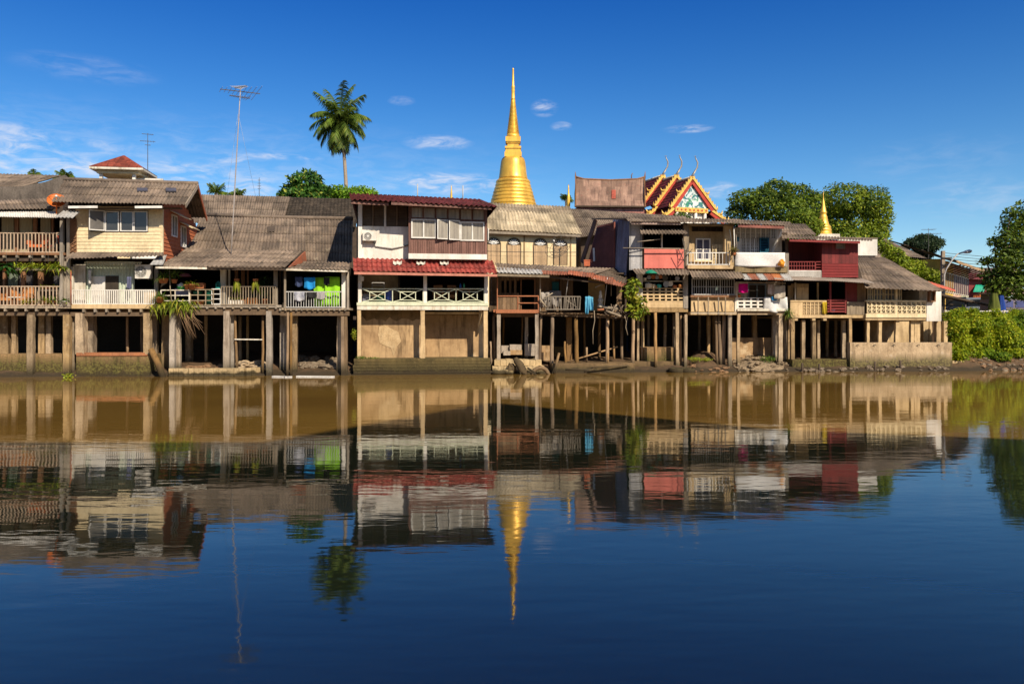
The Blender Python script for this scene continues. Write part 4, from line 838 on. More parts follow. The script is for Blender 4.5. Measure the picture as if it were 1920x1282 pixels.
e_, g_ = D.at(669, 375, .6), D.at(655, 362.5, 4.5); part('gable_wall', MB().add([(e_.x+dx, d_, z_) for dx in (0, .1) for d_, z_ in ((.6, e_.z-.05), (4.5, g_.z-.08), (9, e_.z-.05), (9, 3), (.6, 3))], [(0, 1, 2, 3, 4), (9, 8, 7, 6, 5), (0, 5, 6, 1), (1, 6, 7, 2)]), WBR, r); part('rear_roof', MB().sheet(V((e_.x-.4, 9.5, e_.z-.3)), V((c_.x, 9.5, e_.z-.3)), a, g_, seed=44, pitch=.26, amp=.04, row=.42), RM, r)
panel(D, r, 'column', 671.5, 381, 679, 484, .1, WHITE, .3); panel(D, r, 'post', 720, 385, 724, 425, .2, WHITE, .12)
panel(D, r, 'wall', 671.5, 424.5, 766, 487, .25, WHITE, .2)
LOUV = mt('louvre_brown', (.2, .14, .09), (.14, .1, .07), scale=3, rough=.7, grime=.2)
for x0, x1 in ((679.5, 719), (724.5, 764)):
    u0, u1, z0, z1 = D.rect(x0, 384, x1, 424, .3); mb = MB(); n = 13
    for i in range(n):
        z = z0+(z1-z0)*i/n; mb.slab([(u0, .27, z), (u1, .27, z), (u1, .36, z+.1), (u0, .36, z+.1)], .012)
    mb.box((u0+u1)/2-.03, (u0+u1)/2+.03, .22, .3, z0, z1); w_ = part('louvre_window', mb, LOUV, r); MB().box(u0, u1, .38, .42, z0, z1).build('shade', DARK, w_)
# projecting bay
bd = -.42
u0, u1, z0, z1 = D.rect(766, 386, 913, 476, bd); _, _, zb, zt_ = D.rect(766, 476, 913, 486, bd)
part('bay_wall', MB().box(u0, u1, bd+.03, .3, z0, z1), MAUVE, r)
part('bay_base', MB().box(u0, u1, bd-.03, .3, zb, z0-.003), WHITE, r)
n = 34; mb = MB()
_, _, zp0, zp1 = D.rect(766, 452, 913, 476, bd)
for i in range(n): x = u0+(u1-u0)*i/n; mb.box(x+.008, x+(u1-u0)/n-.008, bd+.005-(i % 2)*.008, bd+.03, zp0, zp1)
part('bay_boards', mb, MAUVE, r)
for i in range(6):
    x0 = 771+i*23; window(D, r, x0, 388.5+i*.9, x0+22, 409+i*.9, bd+.01, 1, 1, fmat=MAUVE, gmat=GLCUR, fw=.035, proud=.03, name='transom_window')
for x0, x1, y in ((771, 817.5, 411), (863, 908, 416)): window(D, r, x0, y, x1, y+36, bd-.005, 2, 1, gmat=GLCUR, fw=.07)
panel(D, r, 'opening', 819, 412, 862, 449, bd+.01, GLCUR, .015)
casement(D, r, 818.5, 412.5, 840, 449, bd-.01, 20, 'r', gmat=GLCUR); casement(D, r, 841, 413.5, 862.5, 450.5, bd-.01, 16, 'r', gmat=GLCUR)
p0, p1 = D.at(914, 428, bd), D.at(914, 451, bd); part('window_leaf', MB().box(p0.x+.02, p0.x+.07, bd-.02, bd+.55, p1.z, p0.z), FRAME, r)
ac_unit(D, 680, 434.5, 706, 451, -.12, 'white air conditioner fixed to the white wall beside the mauve bay', .3)
MB().path([D.at(699, 452, .2), D.at(704, 462, .2), D.at(735, 466, .18), D.at(752, 463, .2), D.at(766, 459, .22)], .035, 6).build('ac_pipe', TIN, None, D, 'grey lagged pipe sagging across the white wall below the air conditioner', 'pipe')
roof(D, r, (663, 508.5, -.8), (932, 513, -.95), (923, 488.5, .1), (662, 484, .1), RR, 'awning', seed=43, pitch=.26, amp=.042, row=.42, lift=.035)
beam(D, r, (664, 512, -.77), (932, 516.5, -.92), .06, .13, mt('pink_fascia', (.55, .22, .16), grime=.25), 'fascia')
TRL = mt('clear_tile', (.62, .58, .5), (.5, .45, .38), scale=3, rough=.35, grime=.3)
for x0 in (737, 781, 825):                                   # three clear tiles in the awning
    dd = -.42; a = D.at(x0, 500, dd); nd = (D.at(790, 486.5, .1)-D.at(790, 510.8, -.87)).normalized()
    p = a-nd*.0; up = V((0, -nd.z, nd.y)); part('clear_tile', MB().sheet(a+up*.11, a+V((.46, 0, 0))+up*.11, a+V((.46, 0, 0))+nd*.36+up*.11, a+nd*.36+up*.11, pitch=.24, amp=.04, row=1), TRL, r)
# lower balcony
for x0, x1 in ((671.5, 678), (794, 800.5), (908.5, 915)): panel(D, r, 'column', x0, 512, x1, 571, .0, WHITE, .2)
u0, u1, z0, z1 = D.rect(669, 567.5, 916, 573, -.05); part('floor', MB().box(u0, u1, -.08, 6.8, z0, z1), GREENW, r)
_, _, z0, z1 = D.rect(669, 573.5, 916, 581, -.05); part('beam', MB().box(u0+.02, u1-.02, -.05, .25, z0, z1), WHITD, r)
for x0, x1 in ((679, 736), (736, 793.5), (801, 855), (855, 908)):
    A0, B0, C0, D0 = D.at(x0, 541.5, .05), D.at(x1, 541.5, .05), D.at(x1, 566.5, .05), D.at(x0, 566.5, .05); mb = MB(); T_ = .04
    A0.z = B0.z = (A0.z+B0.z)/2; C0.z = D0.z = (C0.z+D0.z)/2
    L = lambda f, g_: V((A0.x+(B0.x-A0.x)*f, .05, A0.z+(D0.z-A0.z)*g_))
    mb.bar(L(0, 0), L(1, 0), .05).bar(L(0, 1), L(1, 1), .04).bar(L(1, 0), L(1, 1), .05)
    for f_ in (.25, .75): mb.bar(L(f_, .22), L(f_, .84), T_)
    mb.bar(L(.25, .22), L(.75, .22), T_).bar(L(.25, .84), L(.75, .84), T_).bar(L(.25, .22), L(.75, .84), T_*.9).bar(L(.75, .22), L(.25, .84), T_*.9)
    mb.bar(L(0, .02), L(.25, .22), T_).bar(L(1, .02), L(.75, .22), T_).bar(L(0, .98), L(.25, .84), T_).bar(L(1, .98), L(.75, .84), T_)
    part('railing', mb, GREENW, r)
panel(D, r, 'back_wall', 672, 505, 746, 570, 2.2, BEI, .1)
shell(D, r, 746, 914, 500, 1.5, 6.7, zb=3.7); part('lamp', MB().box(*D.rect(676, 518, 682, 527, -.1)[:2], -.12, -.02, *D.rect(676, 518, 682, 527, -.1)[2:]), WHITE, r)
f = D.sub(D.at(728.5, 567, .55)); MB().lathe([(.16, 0), (.2, .62), (.21, .65), (.17, .65), (.165, .6)], 16).build('blue_barrel', mt('blue_plastic', (.02, .05, .3), rough=.4, grime=.1), None, f, 'blue barrel standing behind the left cross-braced railing', 'barrel')
f = D.sub(D.at(713, 567, .6)); MB().lathe([(.2, 0), (.23, .4), (.25, .42), (.2, .42)], 16).build('green_basket', GRB, None, f, 'dark green basket left of the blue barrel', 'basket')
f = D.sub(D.at(686, 567, .6)); MB().box(-.17, .17, -.15, .15, 0, .4).box(-.2, .2, -.18, .18, .4, .46).build('box', mt('grey_box', (.2, .2, .26), rough=.6), None, f, 'grey box with a lid at the left end of the cross-braced balcony', 'box')
f = D.sub(D.at(709, 567, 1.5)); mb = MB()
for z in (.35, .7, .95, 1.1): mb.bar((-.33, 0, z), (.33, 0, z), .035)
for s in (-1, 1): mb.bar((s*.33, 0, 0), (s*.33, 0, 1.1), .035)
mb.build('towel_rack', STEEL, None, f, 'metal clothes rack standing against the beige wall of the cross-braced balcony', 'rack')
armchair(D, 822, 567, 1.0, .5, 'brown chair behind the right cross-braced railing, beside the middle column', WBR, 'chair', 'chair', 'chairs on the cross-braced balcony'); armchair(D, 848, 567, 1.0, .5, 'brown chair near the middle of the right cross-braced railing', WBR, 'chair', 'chair', 'chairs on the cross-braced balcony')
f = D.sub(D.at(868, 567, 1.0)); rr = thing('table', 'small table carrying two bottles in the dark right half of the balcony', 'table', f); MB().box(-.4, .4, -.25, .25, .7, .74).build('tabletop', WBR, rr)
for s in (-1, 1):
    for t in (-1, 1): MB().box(s*.35-.025, s*.35+.025, t*.2-.025, t*.2+.025, 0, .7).build('leg', WBR, rr)
for x, c in ((863, (.03, .12, .5)), (870, (.05, .35, .2))):
    f2 = D.sub(D.at(868, 567, 1.0)+V(((x-868)/35, 0, .74))); MB().lathe([(.06, 0), (.06, .22), (.025, .28), (.025, .34)], 12).build('bottle', mt('bottle_%d' % x, c, rough=.2, grime=0), None, f2, '%s bottle on the small table in the dark balcony' % ('blue' if x < 866 else 'green'), 'bottle')
# walls below the balcony and the mossy plinth
panel(D, r, 'lower_wall', 672, 580, 792, 672, .85, STN, .2); 
rn = random.Random(2); pts = [D.at(x, y, .85) for x, y in ((711, 612), (722, 609), (733, 616), (747, 622), (752, 640), (744, 650), (738, 668), (733, 652), (722, 648), (712, 643), (709, 628))]; part('bare_patch', MB().prism([(q.x, q.z) for q in pts][::-1], .83, .86), mt('bare_render', (.53, .385, .22), (.36, .24, .12), scale=2.5, grime=.3, bump=.7), r)
u0, u1, z0, z1 = D.rect(672, 581, 788, 603, .85); pts = [(u0+.2, z1), (u1, z1)]+[(u1-(u1-u0)*i/16, z0+.35*NZ.noise(V((i*.7, 3, 1)))+.12) for i in range(17)]; part('stain_shade_band', MB().prism(pts[::-1], .842, .851), mt('stain_shade_plaster', (.13, .085, .035), (.3, .19, .09), scale=1.3, grime=.6, gc=(.05, .035, .015)), r)  # dark top band: wall staining, with the shade under the deck painted in
panel(D, r, 'lower_wall', 793, 590, 908, 672, 1.7, STN, .2); beam(D, r, (790, 587, .8), (910, 587, .8), .3, .12, BEI)
part('side_wall', MB().box(D.at(792, 600, .85).x, D.at(792, 600, .85).x+.15, .86, 1.9, .9, D.at(792, 582, .85).z), STN, r)
for x0, x1, d in ((670, 677, 0), (788.5, 796.5, 0), (907, 914.5, .0), (898.5, 906, .5)): stilt(D, r, x0, x1, 580, d, BEI, ybot=672)
p, q = D.at(905, 583, .15), D.at(898, 612, .6); part('brace', MB().bar(p, q, .12), BEI, r)
part('rear_wall', MB().box(D.at(668, 600, 7).x, D.at(915, 600, 7).x, 7, 7.2, .2, 3.9), DARK, r)
u0, u1, _, z1 = D.rect(663.5, 672, 919, 700, -.35); mb = MB(); rn = random.Random(9)
for i in range(9):
    za, zb2 = -.6+(z1+.6)*i/9, -.6+(z1+.6)*(i+1)/9; k = rn.uniform(-.03, .03)+(8-i)*.012; mb.box(u0-k, u1+k, -.35-k, 3, za+.012, zb2)
    mb.box(u0+.05, u1-.05, -.3, 2.9, za-.002, za+.012)
mb.build('plinth', MOSSB, None, D, 'dark mossy layered brick plinth under the white house, washed by the river', 'river wall', 'river walls under the houses')
f = D.sub(D.at(678, 673, -.2)); MB().leaves([((0, 0, .05), (.35, .15, .14)), ((.6, .02, .02), (.4, .1, .08))], 500, .07, 3, shell=.1).build('weed_tuft', LEAF2, None, f, 'green weeds on the left corner of the mossy plinth', 'weeds')
f = D.sub(D.at(664, 626, .1)); MB().leaves([((0, .0, .0), (.12, .1, .3))], 200, .12, 3, shell=.1, drop=.4).build('wall_plant', LEAF1, None, f, 'small bright plant growing from the left edge of the stained wall', 'plant')
# ================================================================== yellow house with arched windows, behind
E = Fr(915, 70, 9)
r = thing('yellow_house', 'yellow plaster house with four arched windows under a pale two-tier roof', 'house', E)
roof(E, r, (900, 430, -.7), (1091, 439.5, -.7), (1071, 400, 2.2), (900, 392.5, 2.2), RP, seed=51, pitch=.3, amp=.045, row=1.5)
roof(E, r, (900, 395, 2.1), (1073, 402, 2.1), (1066, 387, 4.0), (900, 379.5, 4.0), mt('roof_fibre_pale_top', (.3, .24, .17), (.22, .18, .13), scale=.8, rough=.9, grime=0, uvsheet=(.9, 1.1), gc=(.1, .085, .06)), 'roof', seed=52, pitch=.3, amp=.045)
beam(E, r, (905, 435, -.6), (1088, 442, -.6), .08, .22, WGR, 'fascia')
u0, u1, z0, z1 = E.rect(905, 440, 1080, 510, 0); part('wall', MB().box(u0, u1, 0, 7, 2.9, z1+.42), YEL, r)
for x in (983, 1070): panel(E, r, 'pilaster', x-1, 442, x+1.2, 505, -.05, mt('joint_brown', (.3, .2, .1)), .05)
SHUT = mt('shutter_tan', (.55, .38, .22), (.47, .33, .2), scale=2, plank=('X', .17), rough=.75, grime=.25)
for cx_, yb in ((925.5, 449.5), (963.5, 450.5), (1013, 451.5), (1050.5, 452.5)):
    a = E.at(cx_-12, yb+10, 0); b = E.at(cx_+12, yb+10, 0); bot = E.at(cx_, 496.5, 0).z; R = (b.x-a.x)/2; xc = (a.x+b.x)/2; zs = E.at(cx_, yb+9, 0).z
    out = [(xc+R*1.1*cos(pi*k/14), zs+R*1.1*sin(pi*k/14)) for k in range(15)]; mb = MB()
    ring = out + [(xc-R*1.1, bot)] ; mb.path([(p[0], -.03, p[1]) for p in [(xc+R*1.05, bot)]+out+[(xc-R*1.05, bot)]], .035, 5)
    w_ = part('arched_window', mb, WDK, r)
    MB().prism([(xc+R*cos(pi*k/14), zs+R*sin(pi*k/14)) for k in range(15)], -.02, .02).build('fanlight', DARK, w_)
    mb = MB()
    for k in range(1, 8): mb.bar((xc, -.035, zs+.02), (xc+R*.85*cos(pi*k/8), -.035, zs+.02+R*.85*sin(pi*k/8)), .075, .03, up=(0, 1, 0))
    mb.path([(xc+R*.35*cos(pi*k/10), -.035, zs+R*.35*sin(pi*k/10)) for k in range(11)], .05, 5); mb.build('fan_rays', FRAME, w_)
    MB().box(xc-R, xc-.015, -.03, .02, bot, zs).box(xc+.015, xc+R, -.03, .02, bot, zs).build('shutter', SHUT, w_)
MB().path([E.at(905, 471, -1.5), E.at(1000, 473, -1.5), E.at(1082, 473, -1.5)], .025, 4).path([E.at(905, 479, -1.6), E.at(1000, 481, -1.6), E.at(1082, 480, -1.6)], .008, 4).build('power_cable', STEELD, None, E, 'dark cable strung across the yellow wall with arched windows', 'cable')
dish(Fr(1035, 49, 0), 1049, 506, 0, .85, RD(32), RD(-32), mt('dish_mesh', (.12, .1, .08), rough=.6, grime=0), 'dark mesh dish in front of the right arched window', mesh=True)
# ================================================================== tumbledown plank house
F_ = Fr(930, 44.3, 3)
r = thing('stilt_house', 'tumbledown plank stilt house with patched tin roof and broken right end', 'house', F_, 'stilt houses along the river')
roof(F_, r, (932, 505, -.3), (1118, 515, -.1), (1150, 503, 2.2), (928, 494, 2.2), RG, seed=61, sag=.08, rag=.05)
roof(F_, r, (933, 512, -.75), (1018, 514, -.75), (1014, 505.5, .0), (931, 501.5, .0), TIN, 'tin_sheet', seed=62, pitch=.2, amp=.03, row=3, rag=.04)
for k, (a_, b_, c_, d_) in enumerate((((1016, 514, -.7), (1066, 515, -.8), (1072, 508, -.1), (1016, 505, -.1)), ((1064, 515.5, -.8), (1112, 522, -.85), (1116, 512, -.1), (1066, 508, -.1)), ((1108, 523, -.9), (1148, 534, -1.0), (1152, 521, 0), (1108, 513, .0)), ((1134, 531, -1.0), (1168, 537, -1.1), (1176, 531, .3), (1140, 520, .3)))):
    roof(F_, r, a_, b_, c_, d_, RT, 'tin_sheet', seed=63+k, pitch=.15, amp=.02, row=3, sag=.12, rag=.06)
roof(F_, r, (1116, 517, 0), (1172, 533, -.2), (1182, 514, 3), (1150, 503, 2.2), RD_, seed=68, sag=.1)
beam(F_, r, (932, 515.5, -.7), (1030, 518, -.7), .07, .13, WGR, 'eave_beam'); beam(F_, r, (1030, 519, -.5), (1160, 534, -.6), .08, .1, WDK, 'eave_beam')
shell(F_, r, 925, 1175, 510, 1.3, 6, WDK, zb=3.2)
u0, u1, z0, z1 = F_.rect(917, 515, 1048, 584, .9); mb = MB(); n = 28; rn = random.Random(5); w = (u1-u0)/n
_, _, s0, s1 = F_.rect(938, 526, 970, 549, .9)
for i in range(n):
    x = u0+w*i; xp = 917+131*i/n; k = rn.uniform(-.015, .015)
    if 975 < xp+2 < 1001: mb.box(x, x+w-.012, .9+k, .95+k, F_.at(980, 524, .9).z, z1); continue
    if 938 < xp < 970 and i % 2: mb.box(x, x+w-.012, .9+k, .95+k, z0, s0); mb.box(x, x+w-.012, .9+k, .95+k, s1, z1); continue
    mb.box(x, x+w-.012, .9+k, .95+k, z0, z1)
part('plank_wall', mb, SHACK, r)
u0, u1, z0, z1 = F_.rect(1050, 517, 1075, 584, 1.1); mb = MB()
for i in range(5): x = u0+(u1-u0)*i/5; mb.box(x, x+(u1-u0)/5-.015, 1.1, 1.15, z0, z1-rn.uniform(0, .3))
part('plank_wall', mb, SHACK, r)
panel(F_, r, 'mat_wall', 1103, 519, 1134, 584, 1.0, mt('woven_mat', (.36, .24, .1), (.26, .17, .07), scale=6, grime=.4), .05); panel(F_, r, 'wall_board', 1156, 528, 1166, 584, .8, SHACK, .06)
mb = MB(); u0, u1, z0, z1 = F_.rect(976, 523, 1004, 582, .85); mb.box(u0, u0+.06, .84, .92, z0, z1).box(u1-.06, u1, .84, .92, z0, z1).box(u0, u1, .83, .92, z1, z1+.07); part('door_frame', mb, WBR, r)
u0, u1, z0, z1 = F_.rect(925, 580.5, 1174, 586, 0); xa = F_.at(1012, 583, 0).x; part('floor', MB().box(u0, xa, -.02, 5.8, z0+.02, z1), ORW, r)
mb = MB(); rn = random.Random(8)
for i in range(26):
    x = xa+(u1-xa)*i/26; tl = max(0, (i-15)/11); mb.slab([(x, -.05-rn.uniform(0, .25), z0-.02-tl*.25+rn.uniform(-.02, .02)), (x+.16, -.05-rn.uniform(0, .2), z0-.02-tl*.25), (x+.16, 5, z0+.03), (x, 5, z0+.03)], .05)
part('broken_floor', mb, SHACK, r)
part('front_beam', MB().box(F_.at(930, 583, 0).x, F_.at(1009.5, 583, 0).x, -.1, -.02, F_.at(970, 587, 0).z, F_.at(970, 580.5, 0).z), ORW, r)
beam(F_, r, (1011, 588, .1), (1162, 594, .1), .16, .2, BEAM); beam(F_, r, (925, 591, .6), (1010, 591, .6), .16, .2, BEAM)
mb = MB(); mb.bar(F_.at(932, 555, -.05), F_.at(1010, 555, -.05), .06).bar(F_.at(971, 568, -.05), F_.at(1010, 568, -.05), .05).bar(F_.at(932.5, 515, -.05), F_.at(932.5, 582, -.05), .05).bar(F_.at(1009.5, 555, -.05), F_.at(1009.5, 582, -.05), .06).bar(F_.at(971, 555, -.05), F_.at(971, 582, -.05), .05)
part('railing', mb, ORW, r); panel(F_, r, 'railing_boards', 933, 557, 975, 580, -.02, SHACK, .04)
part('post', MB().bar(F_.at(1013, 517, -.05), F_.at(1013, 583, -.05), .06), WGR, r)
railing(F_, r, 1022, 1088, 556, 580, -.15, 3.2, WGR, .03, rag=.06, name='stick_railing')
part('railing_brace', MB().bar(F_.at(1063, 563, -.1), F_.at(1083, 577, -.1), .1, .03), WGR, r)
G4 = 'debris on the broken deck'
for k, (a_, b_, w_, m_, lab) in enumerate((((1012, 560, -.2), (1024, 576, -.3), .12, WGR, 'short grey board leaning at the left end of the stick railing'), ((1016, 562, -.15), (1040, 547, .3), .07, WGR, 'stick leaning across the left end of the stick railing'), ((1116, 539, -.4), (1136, 531.5, -.5), .07, WGR, 'pale curved branch sticking out under the rusty eave'), ((1139, 520, -.5), (1133, 574, -.1), .04, STEEL, 'thin pole leaning in the dark doorway of the broken end'), ((1146, 534, -.3), (1146, 555, -.3), .04, WGR, 'short stick hanging from the rusty eave'), ((1066, 518, -.3), (1061, 555, -.1), .04, STEEL, 'thin leaning pole behind the stick railing'), ((1136, 583, -.3), (1164, 593, -.6), .16, WGR, 'pale log lying on the edge of the broken deck'), ((1120, 581, -.35), (1132, 580, -.3), .13, ORW, 'short brown plank end on the edge of the broken deck'), ((1148, 586, -.4), (1156, 571, -.2), .1, WGR, 'grey board standing askew on the broken deck'), ((1144, 592, -.3), (1160, 578, .2), .09, SHACK, 'brown board lying behind the pale log'), ((1130, 576, .1), (1158, 580, .1), .22, WGR, 'thick grey beam lying on the broken deck'))):
    p, q = F_.at(*a_), F_.at(*b_); MB().path([p, p.lerp(q, .5)+V((0, 0, .03 if 'curved' in lab else 0)), q], w_*.5, 6).build('stick' if w_ < .08 else 'plank', m_, None, F_, lab, 'stick' if w_ < .08 else 'plank', G4)
CY = cmat('cloth_cyan', (.12, .42, .62), (.07, .3, .5))
cloth(F_, 1097, 556, 1104, 588, -.3, CY, 'hanging_cloth', 'narrow light blue cloth hanging off the broken deck, left strip', 'laundry', 'laundry hung on the balconies', seed=8, fold=.07); cloth(F_, 1103, 556, 1112, 581, -.25, CY, 'hanging_cloth', 'slanting light blue cloth hanging off the broken deck, right strip', 'laundry', 'laundry hung on the balconies', seed=9, fold=.07, sk=-.3)
cloth(F_, 1035, 528, 1048, 548, .8, cmat('cloth_teal', (.02, .12, .14)), 'hanging_cloth', 'dark teal cloth on the plank wall of the tumbledown house', 'laundry', 'laundry hung on the balconies', seed=10)
cloth(F_, 1012, 548, 1030, 575, .2, cmat('cloth_dirty', (.4, .36, .32)), 'tarpaulin', 'crumpled dirty tarpaulin in the left corner of the stick-railed deck', 'tarpaulin', seed=11, fold=.12)
cloth(F_, 1030, 545, 1052, 574, .5, cmat('cloth_dirty2', (.33, .3, .28)), 'tarpaulin', 'crumpled grey tarpaulin behind the middle of the stick railing', 'tarpaulin', seed=12, fold=.12)
f = F_.sub(F_.at(1126, 576, .2)); rr = thing('spirit_figure', 'small pale figurine on a stand in front of the woven wall', 'figurine', f); MB().lathe([(.2, 0), (.16, .12), (.1, .2), (.12, .28), (.17, .42), (.1, .5)], 10).build('stand', WHITD, rr); MB().lathe([(.09, .5), (.11, .62), (.07, .74), (.08, .82), (.05, .92), (.0, .95)], 10).build('figure', WHITE, rr)
for i, (x, s_, n_) in enumerate(((1163, .5, 90), (1150, .3, 40))):
    f = F_.sub(F_.at(x, 590, .1)); rr = random.Random(i); mb = MB()
    for k in range(14): a_ = rr.uniform(0, 6.3); mb.path([(rr.gauss(0, s_*.5), rr.gauss(0, .2), rr.uniform(-.2, .3)), (rr.gauss(0, s_*.7), rr.gauss(0, .3), rr.uniform(-.5, .6))], rr.uniform(.015, .04), 4)
    mb.build('brushwood', mt('burnt_wood', (.09, .065, .05), (.2, .16, .12), scale=2, grime=0), None, f, ['dark heap of broken sticks at the right end of the broken deck', 'small heap of broken sticks left of the big dark heap'][i], 'brushwood')
for x0, y0, x1, y1, lab in ((1114, 582, 1112, 645, 'pale rope hanging from the broken deck, left one'), (1171, 592, 1177, 628, 'thin root hanging from the right end of the broken deck')):
    p, q = F_.at(x0, y0, -.3), F_.at(x1, y1, -.3); MB().path([p, p.lerp(q, .3)+V((.05, 0, 0)), p.lerp(q, .6)+V((-.04, 0, 0)), q], .022, 5).build('hanging_rope', WGR, None, F_, lab, 'rope')
stilts(F_, r, [(923, 928, .05)], 590, .5, WDST, True); stilts(F_, r, [(932, 938.5), (1003.5, 1010)], 588, .0, CONG); stilts(F_, r, [(984.5, 990.5)], 594, 1.8, CONG); stilts(F_, r, [(1012, 1017, -.06), (1032.5, 1039.5), (1076.5, 1084), (1136.5, 1143)], 592, .1, WDST, True)
stilts(F_, r, [(942, 946), (978, 981), (1094, 1098), (1122, 1127), (1148, 1152), (1163, 1169)], 594, 3.0, WDST, True); stilt(F_, r, 1062, 1072, 595, 1.6, mt('laterite', (.3, .17, .07), (.2, .12, .05), scale=5, bump=1, grime=.4)); stilts(F_, r, [(918, 921.5, .1), (1057, 1061)], 640, .3, WDST, True, ybot=695)
part('rear_wall', MB().box(F_.at(915, 600, 6).x, F_.at(1178, 600, 6).x, 6.5, 6.7, .2, 3.8), DARK, r)
# stone landing under the tumbledown house
f = F_; rn = random.Random(31)
_, _, z0, z1 = f.rect(924, 677, 1022, 690, -.75); u0, u1 = f.at(923, 685, -.75).x, f.at(1021, 685, -.75).x
mb = MB(); zs = [-.3, z0, (z0+z1)/2, z1]
rr = thing('landing', 'pale stone landing steps under the orange-railed end of the tumbledown house', 'steps', F_)
for i in range(9):
    x = u0+(u1-u0)*i/9; part('step_block', MB().box(x+.01, x+(u1-u0)/9-.01, -.75+rn.uniform(-.02, .02), 1.6, -.3, z0+.12+rn.uniform(-.02, .01)), BLK, rr)
for i in range(8):
    x = u0+.12+(u1-u0-.25)*i/8; part('step_block', MB().box(x+.01, x+(u1-u0-.25)/8-.01, -.5+rn.uniform(-.02, .02), 1.6, z0+.13, z1+.05+rn.uniform(-.02, .01)), BLK, rr)
GST = mt('grey_stone_block', (.42, .36, .31), (.3, .26, .22), scale=2, rough=.95, grime=.4, bump=.6)
G5 = 'stone blocks stacked behind the landing'
for x0, x1, y0, y1, d, lab in ((940, 956, 648, 662, 1.4, 'dark grey stone block at the left of the stack behind the landing'), (956, 978, 646, 656, 1.2, 'pale upper stone block in the middle behind the landing'), (957, 979, 656, 665, 1.15, 'brown lower stone block in the middle behind the landing'), (944, 957, 658, 666, 1.05, 'flat pale stone block at the front left behind the landing'), (984, 1003, 645, 667, 1.1, 'tall pale stone block beside the grey right post'), (1012, 1034, 648, 660, 1.3, 'upper brown stone block right of the grey post'), (1011, 1033, 660, 676, 1.1, 'lower brown stone block right of the grey post'), (1040, 1072, 650, 668, 2.4, 'big dark stone block behind the wooden posts')):
    u0, u1, z0, z1 = F_.rect(x0, y0, x1, y1, d); MB().box(u0, u1, d, d+.6, z0, z1).build('stone_block', STN if 'brown' in lab else (MOSSB if 'dark s' in lab else GST), None, F_, lab, 'stone block', G5)
# waterside litter
TRK = mt('rotten_trunk', (.11, .075, .04), (.06, .045, .025), scale=3, rough=1, bump=1.2, grime=.3, hi=(.12, .12, .04))
p, q = F_.at(966, 674, -1.1), F_.at(988, 703, -1.4); MB().path([p+V((-.1, 0, -.05)), p, p.lerp(q, .35)+V((.02, 0, .02)), p.lerp(q, .7), q+V((0, 0, -.2))], [.1, .17, .22, .19, .2], 11).build('rotten_stump', TRK, None, F_, 'dark rotten trunk leaning on the stone landing', 'trunk')
p = F_.at(958, 690, -1.0); MB().rock(p, .26, (.9, .8, 1.1), 77, 10).build('mud_clod', TRK, None, F_, 'dark rounded clod left of the rotten trunk', 'clod')
p, q = F_.at(924, 700, -1.1), F_.at(962, 701, -1.1); p.z = q.z = .1; MB().path([p, p.lerp(q, .35), p.lerp(q, .36), p.lerp(q, .64), p.lerp(q, .65), q], [.15, .16, .14, .14, .16, .15], 12).build('concrete_pipe', BLK, None, F_, 'pale concrete pipe lying half in the water beside the mossy plinth', 'pipe')
f = F_.sub(F_.at(1013, 701, -1.2)); f.o.z = -.12; mb = MB(); R = .46; ax = [(R*cos(2*pi*k/24), -.0, R*sin(2*pi*k/24)) for k in range(25)]; mb.path(ax, .11, 8); mb.build('car_tyre', mt('old_rubber', (.2, .13, .07), (.13, .09, .05), scale=4, grime=.3), None, f, 'muddy tyre standing half sunk in the water', 'tyre')
for a_, b_, w_, lab in (((990, 690, -1.2), (1004, 699, -1.6), .1, 'dark broken board between the rotten trunk and the tyre'), ((989, 696, -1.4), (1006, 702, -1.7), .08, 'thin dark board lying at the water left of the tyre'), ((1048, 662, -.4), (1039, 700, -.9), .14, 'slanting stake standing in the water right of the tyre'), ((1100, 651, .8), (1100, 681, .8), .12, 'short broken stake on the mud under the broken deck'), ((1065, 678, .2), (1158, 650, 1.2), .09, 'long pale pole slanting through the posts under the broken deck'), ((1108, 689, -.6), (1178, 685, -.4), .07, 'long thin pole lying along the bank under the broken deck'), ((1060, 693, -.8), (1112, 693, -.9), .1, 'muddy board lying along the waterline'), ((1095, 697, -1.1), (1114, 692, -1.0), .1, 'pale board end sticking out of the mud at the waterline'), ((1140, 662, -.2), (1139, 690, -.2), .11, 'stake leaning on the wooden post of the broken deck')):
    p, q = F_.at(*a_), F_.at(*b_); MB().path([p, q], w_*.5, 7).build('stake' if 'stake' in lab else 'board' if 'board' in lab else 'pole', WDST, None, F_, lab, 'stake' if 'stake' in lab else 'board' if 'board' in lab else 'pole', 'stakes and boards on the bank')
rubble(F_, 1085, 1180, 684, 698, -1.2, .6, 24, .05, .14, 'small muddy stone on the bank under the broken deck', 14, mt('mud_stone', (.26, .15, .08)))
p, q = F_.at(1035, 681, -.3), F_.at(1190, 681, -.3); MB().box(p.x, q.x, -.3, 2.2, -.3, (p.z+q.z)/2).build('mud_terrace', mt('mossy_concrete', (.22, .145, .075), (.1, .07, .035), scale=2.2, grime=.7, bump=1.0, fine=.4, moss=(.2, .5, (.07, .055, .022))), None, F_, 'low mossy terrace edge on the bank under the broken deck', 'river wall')
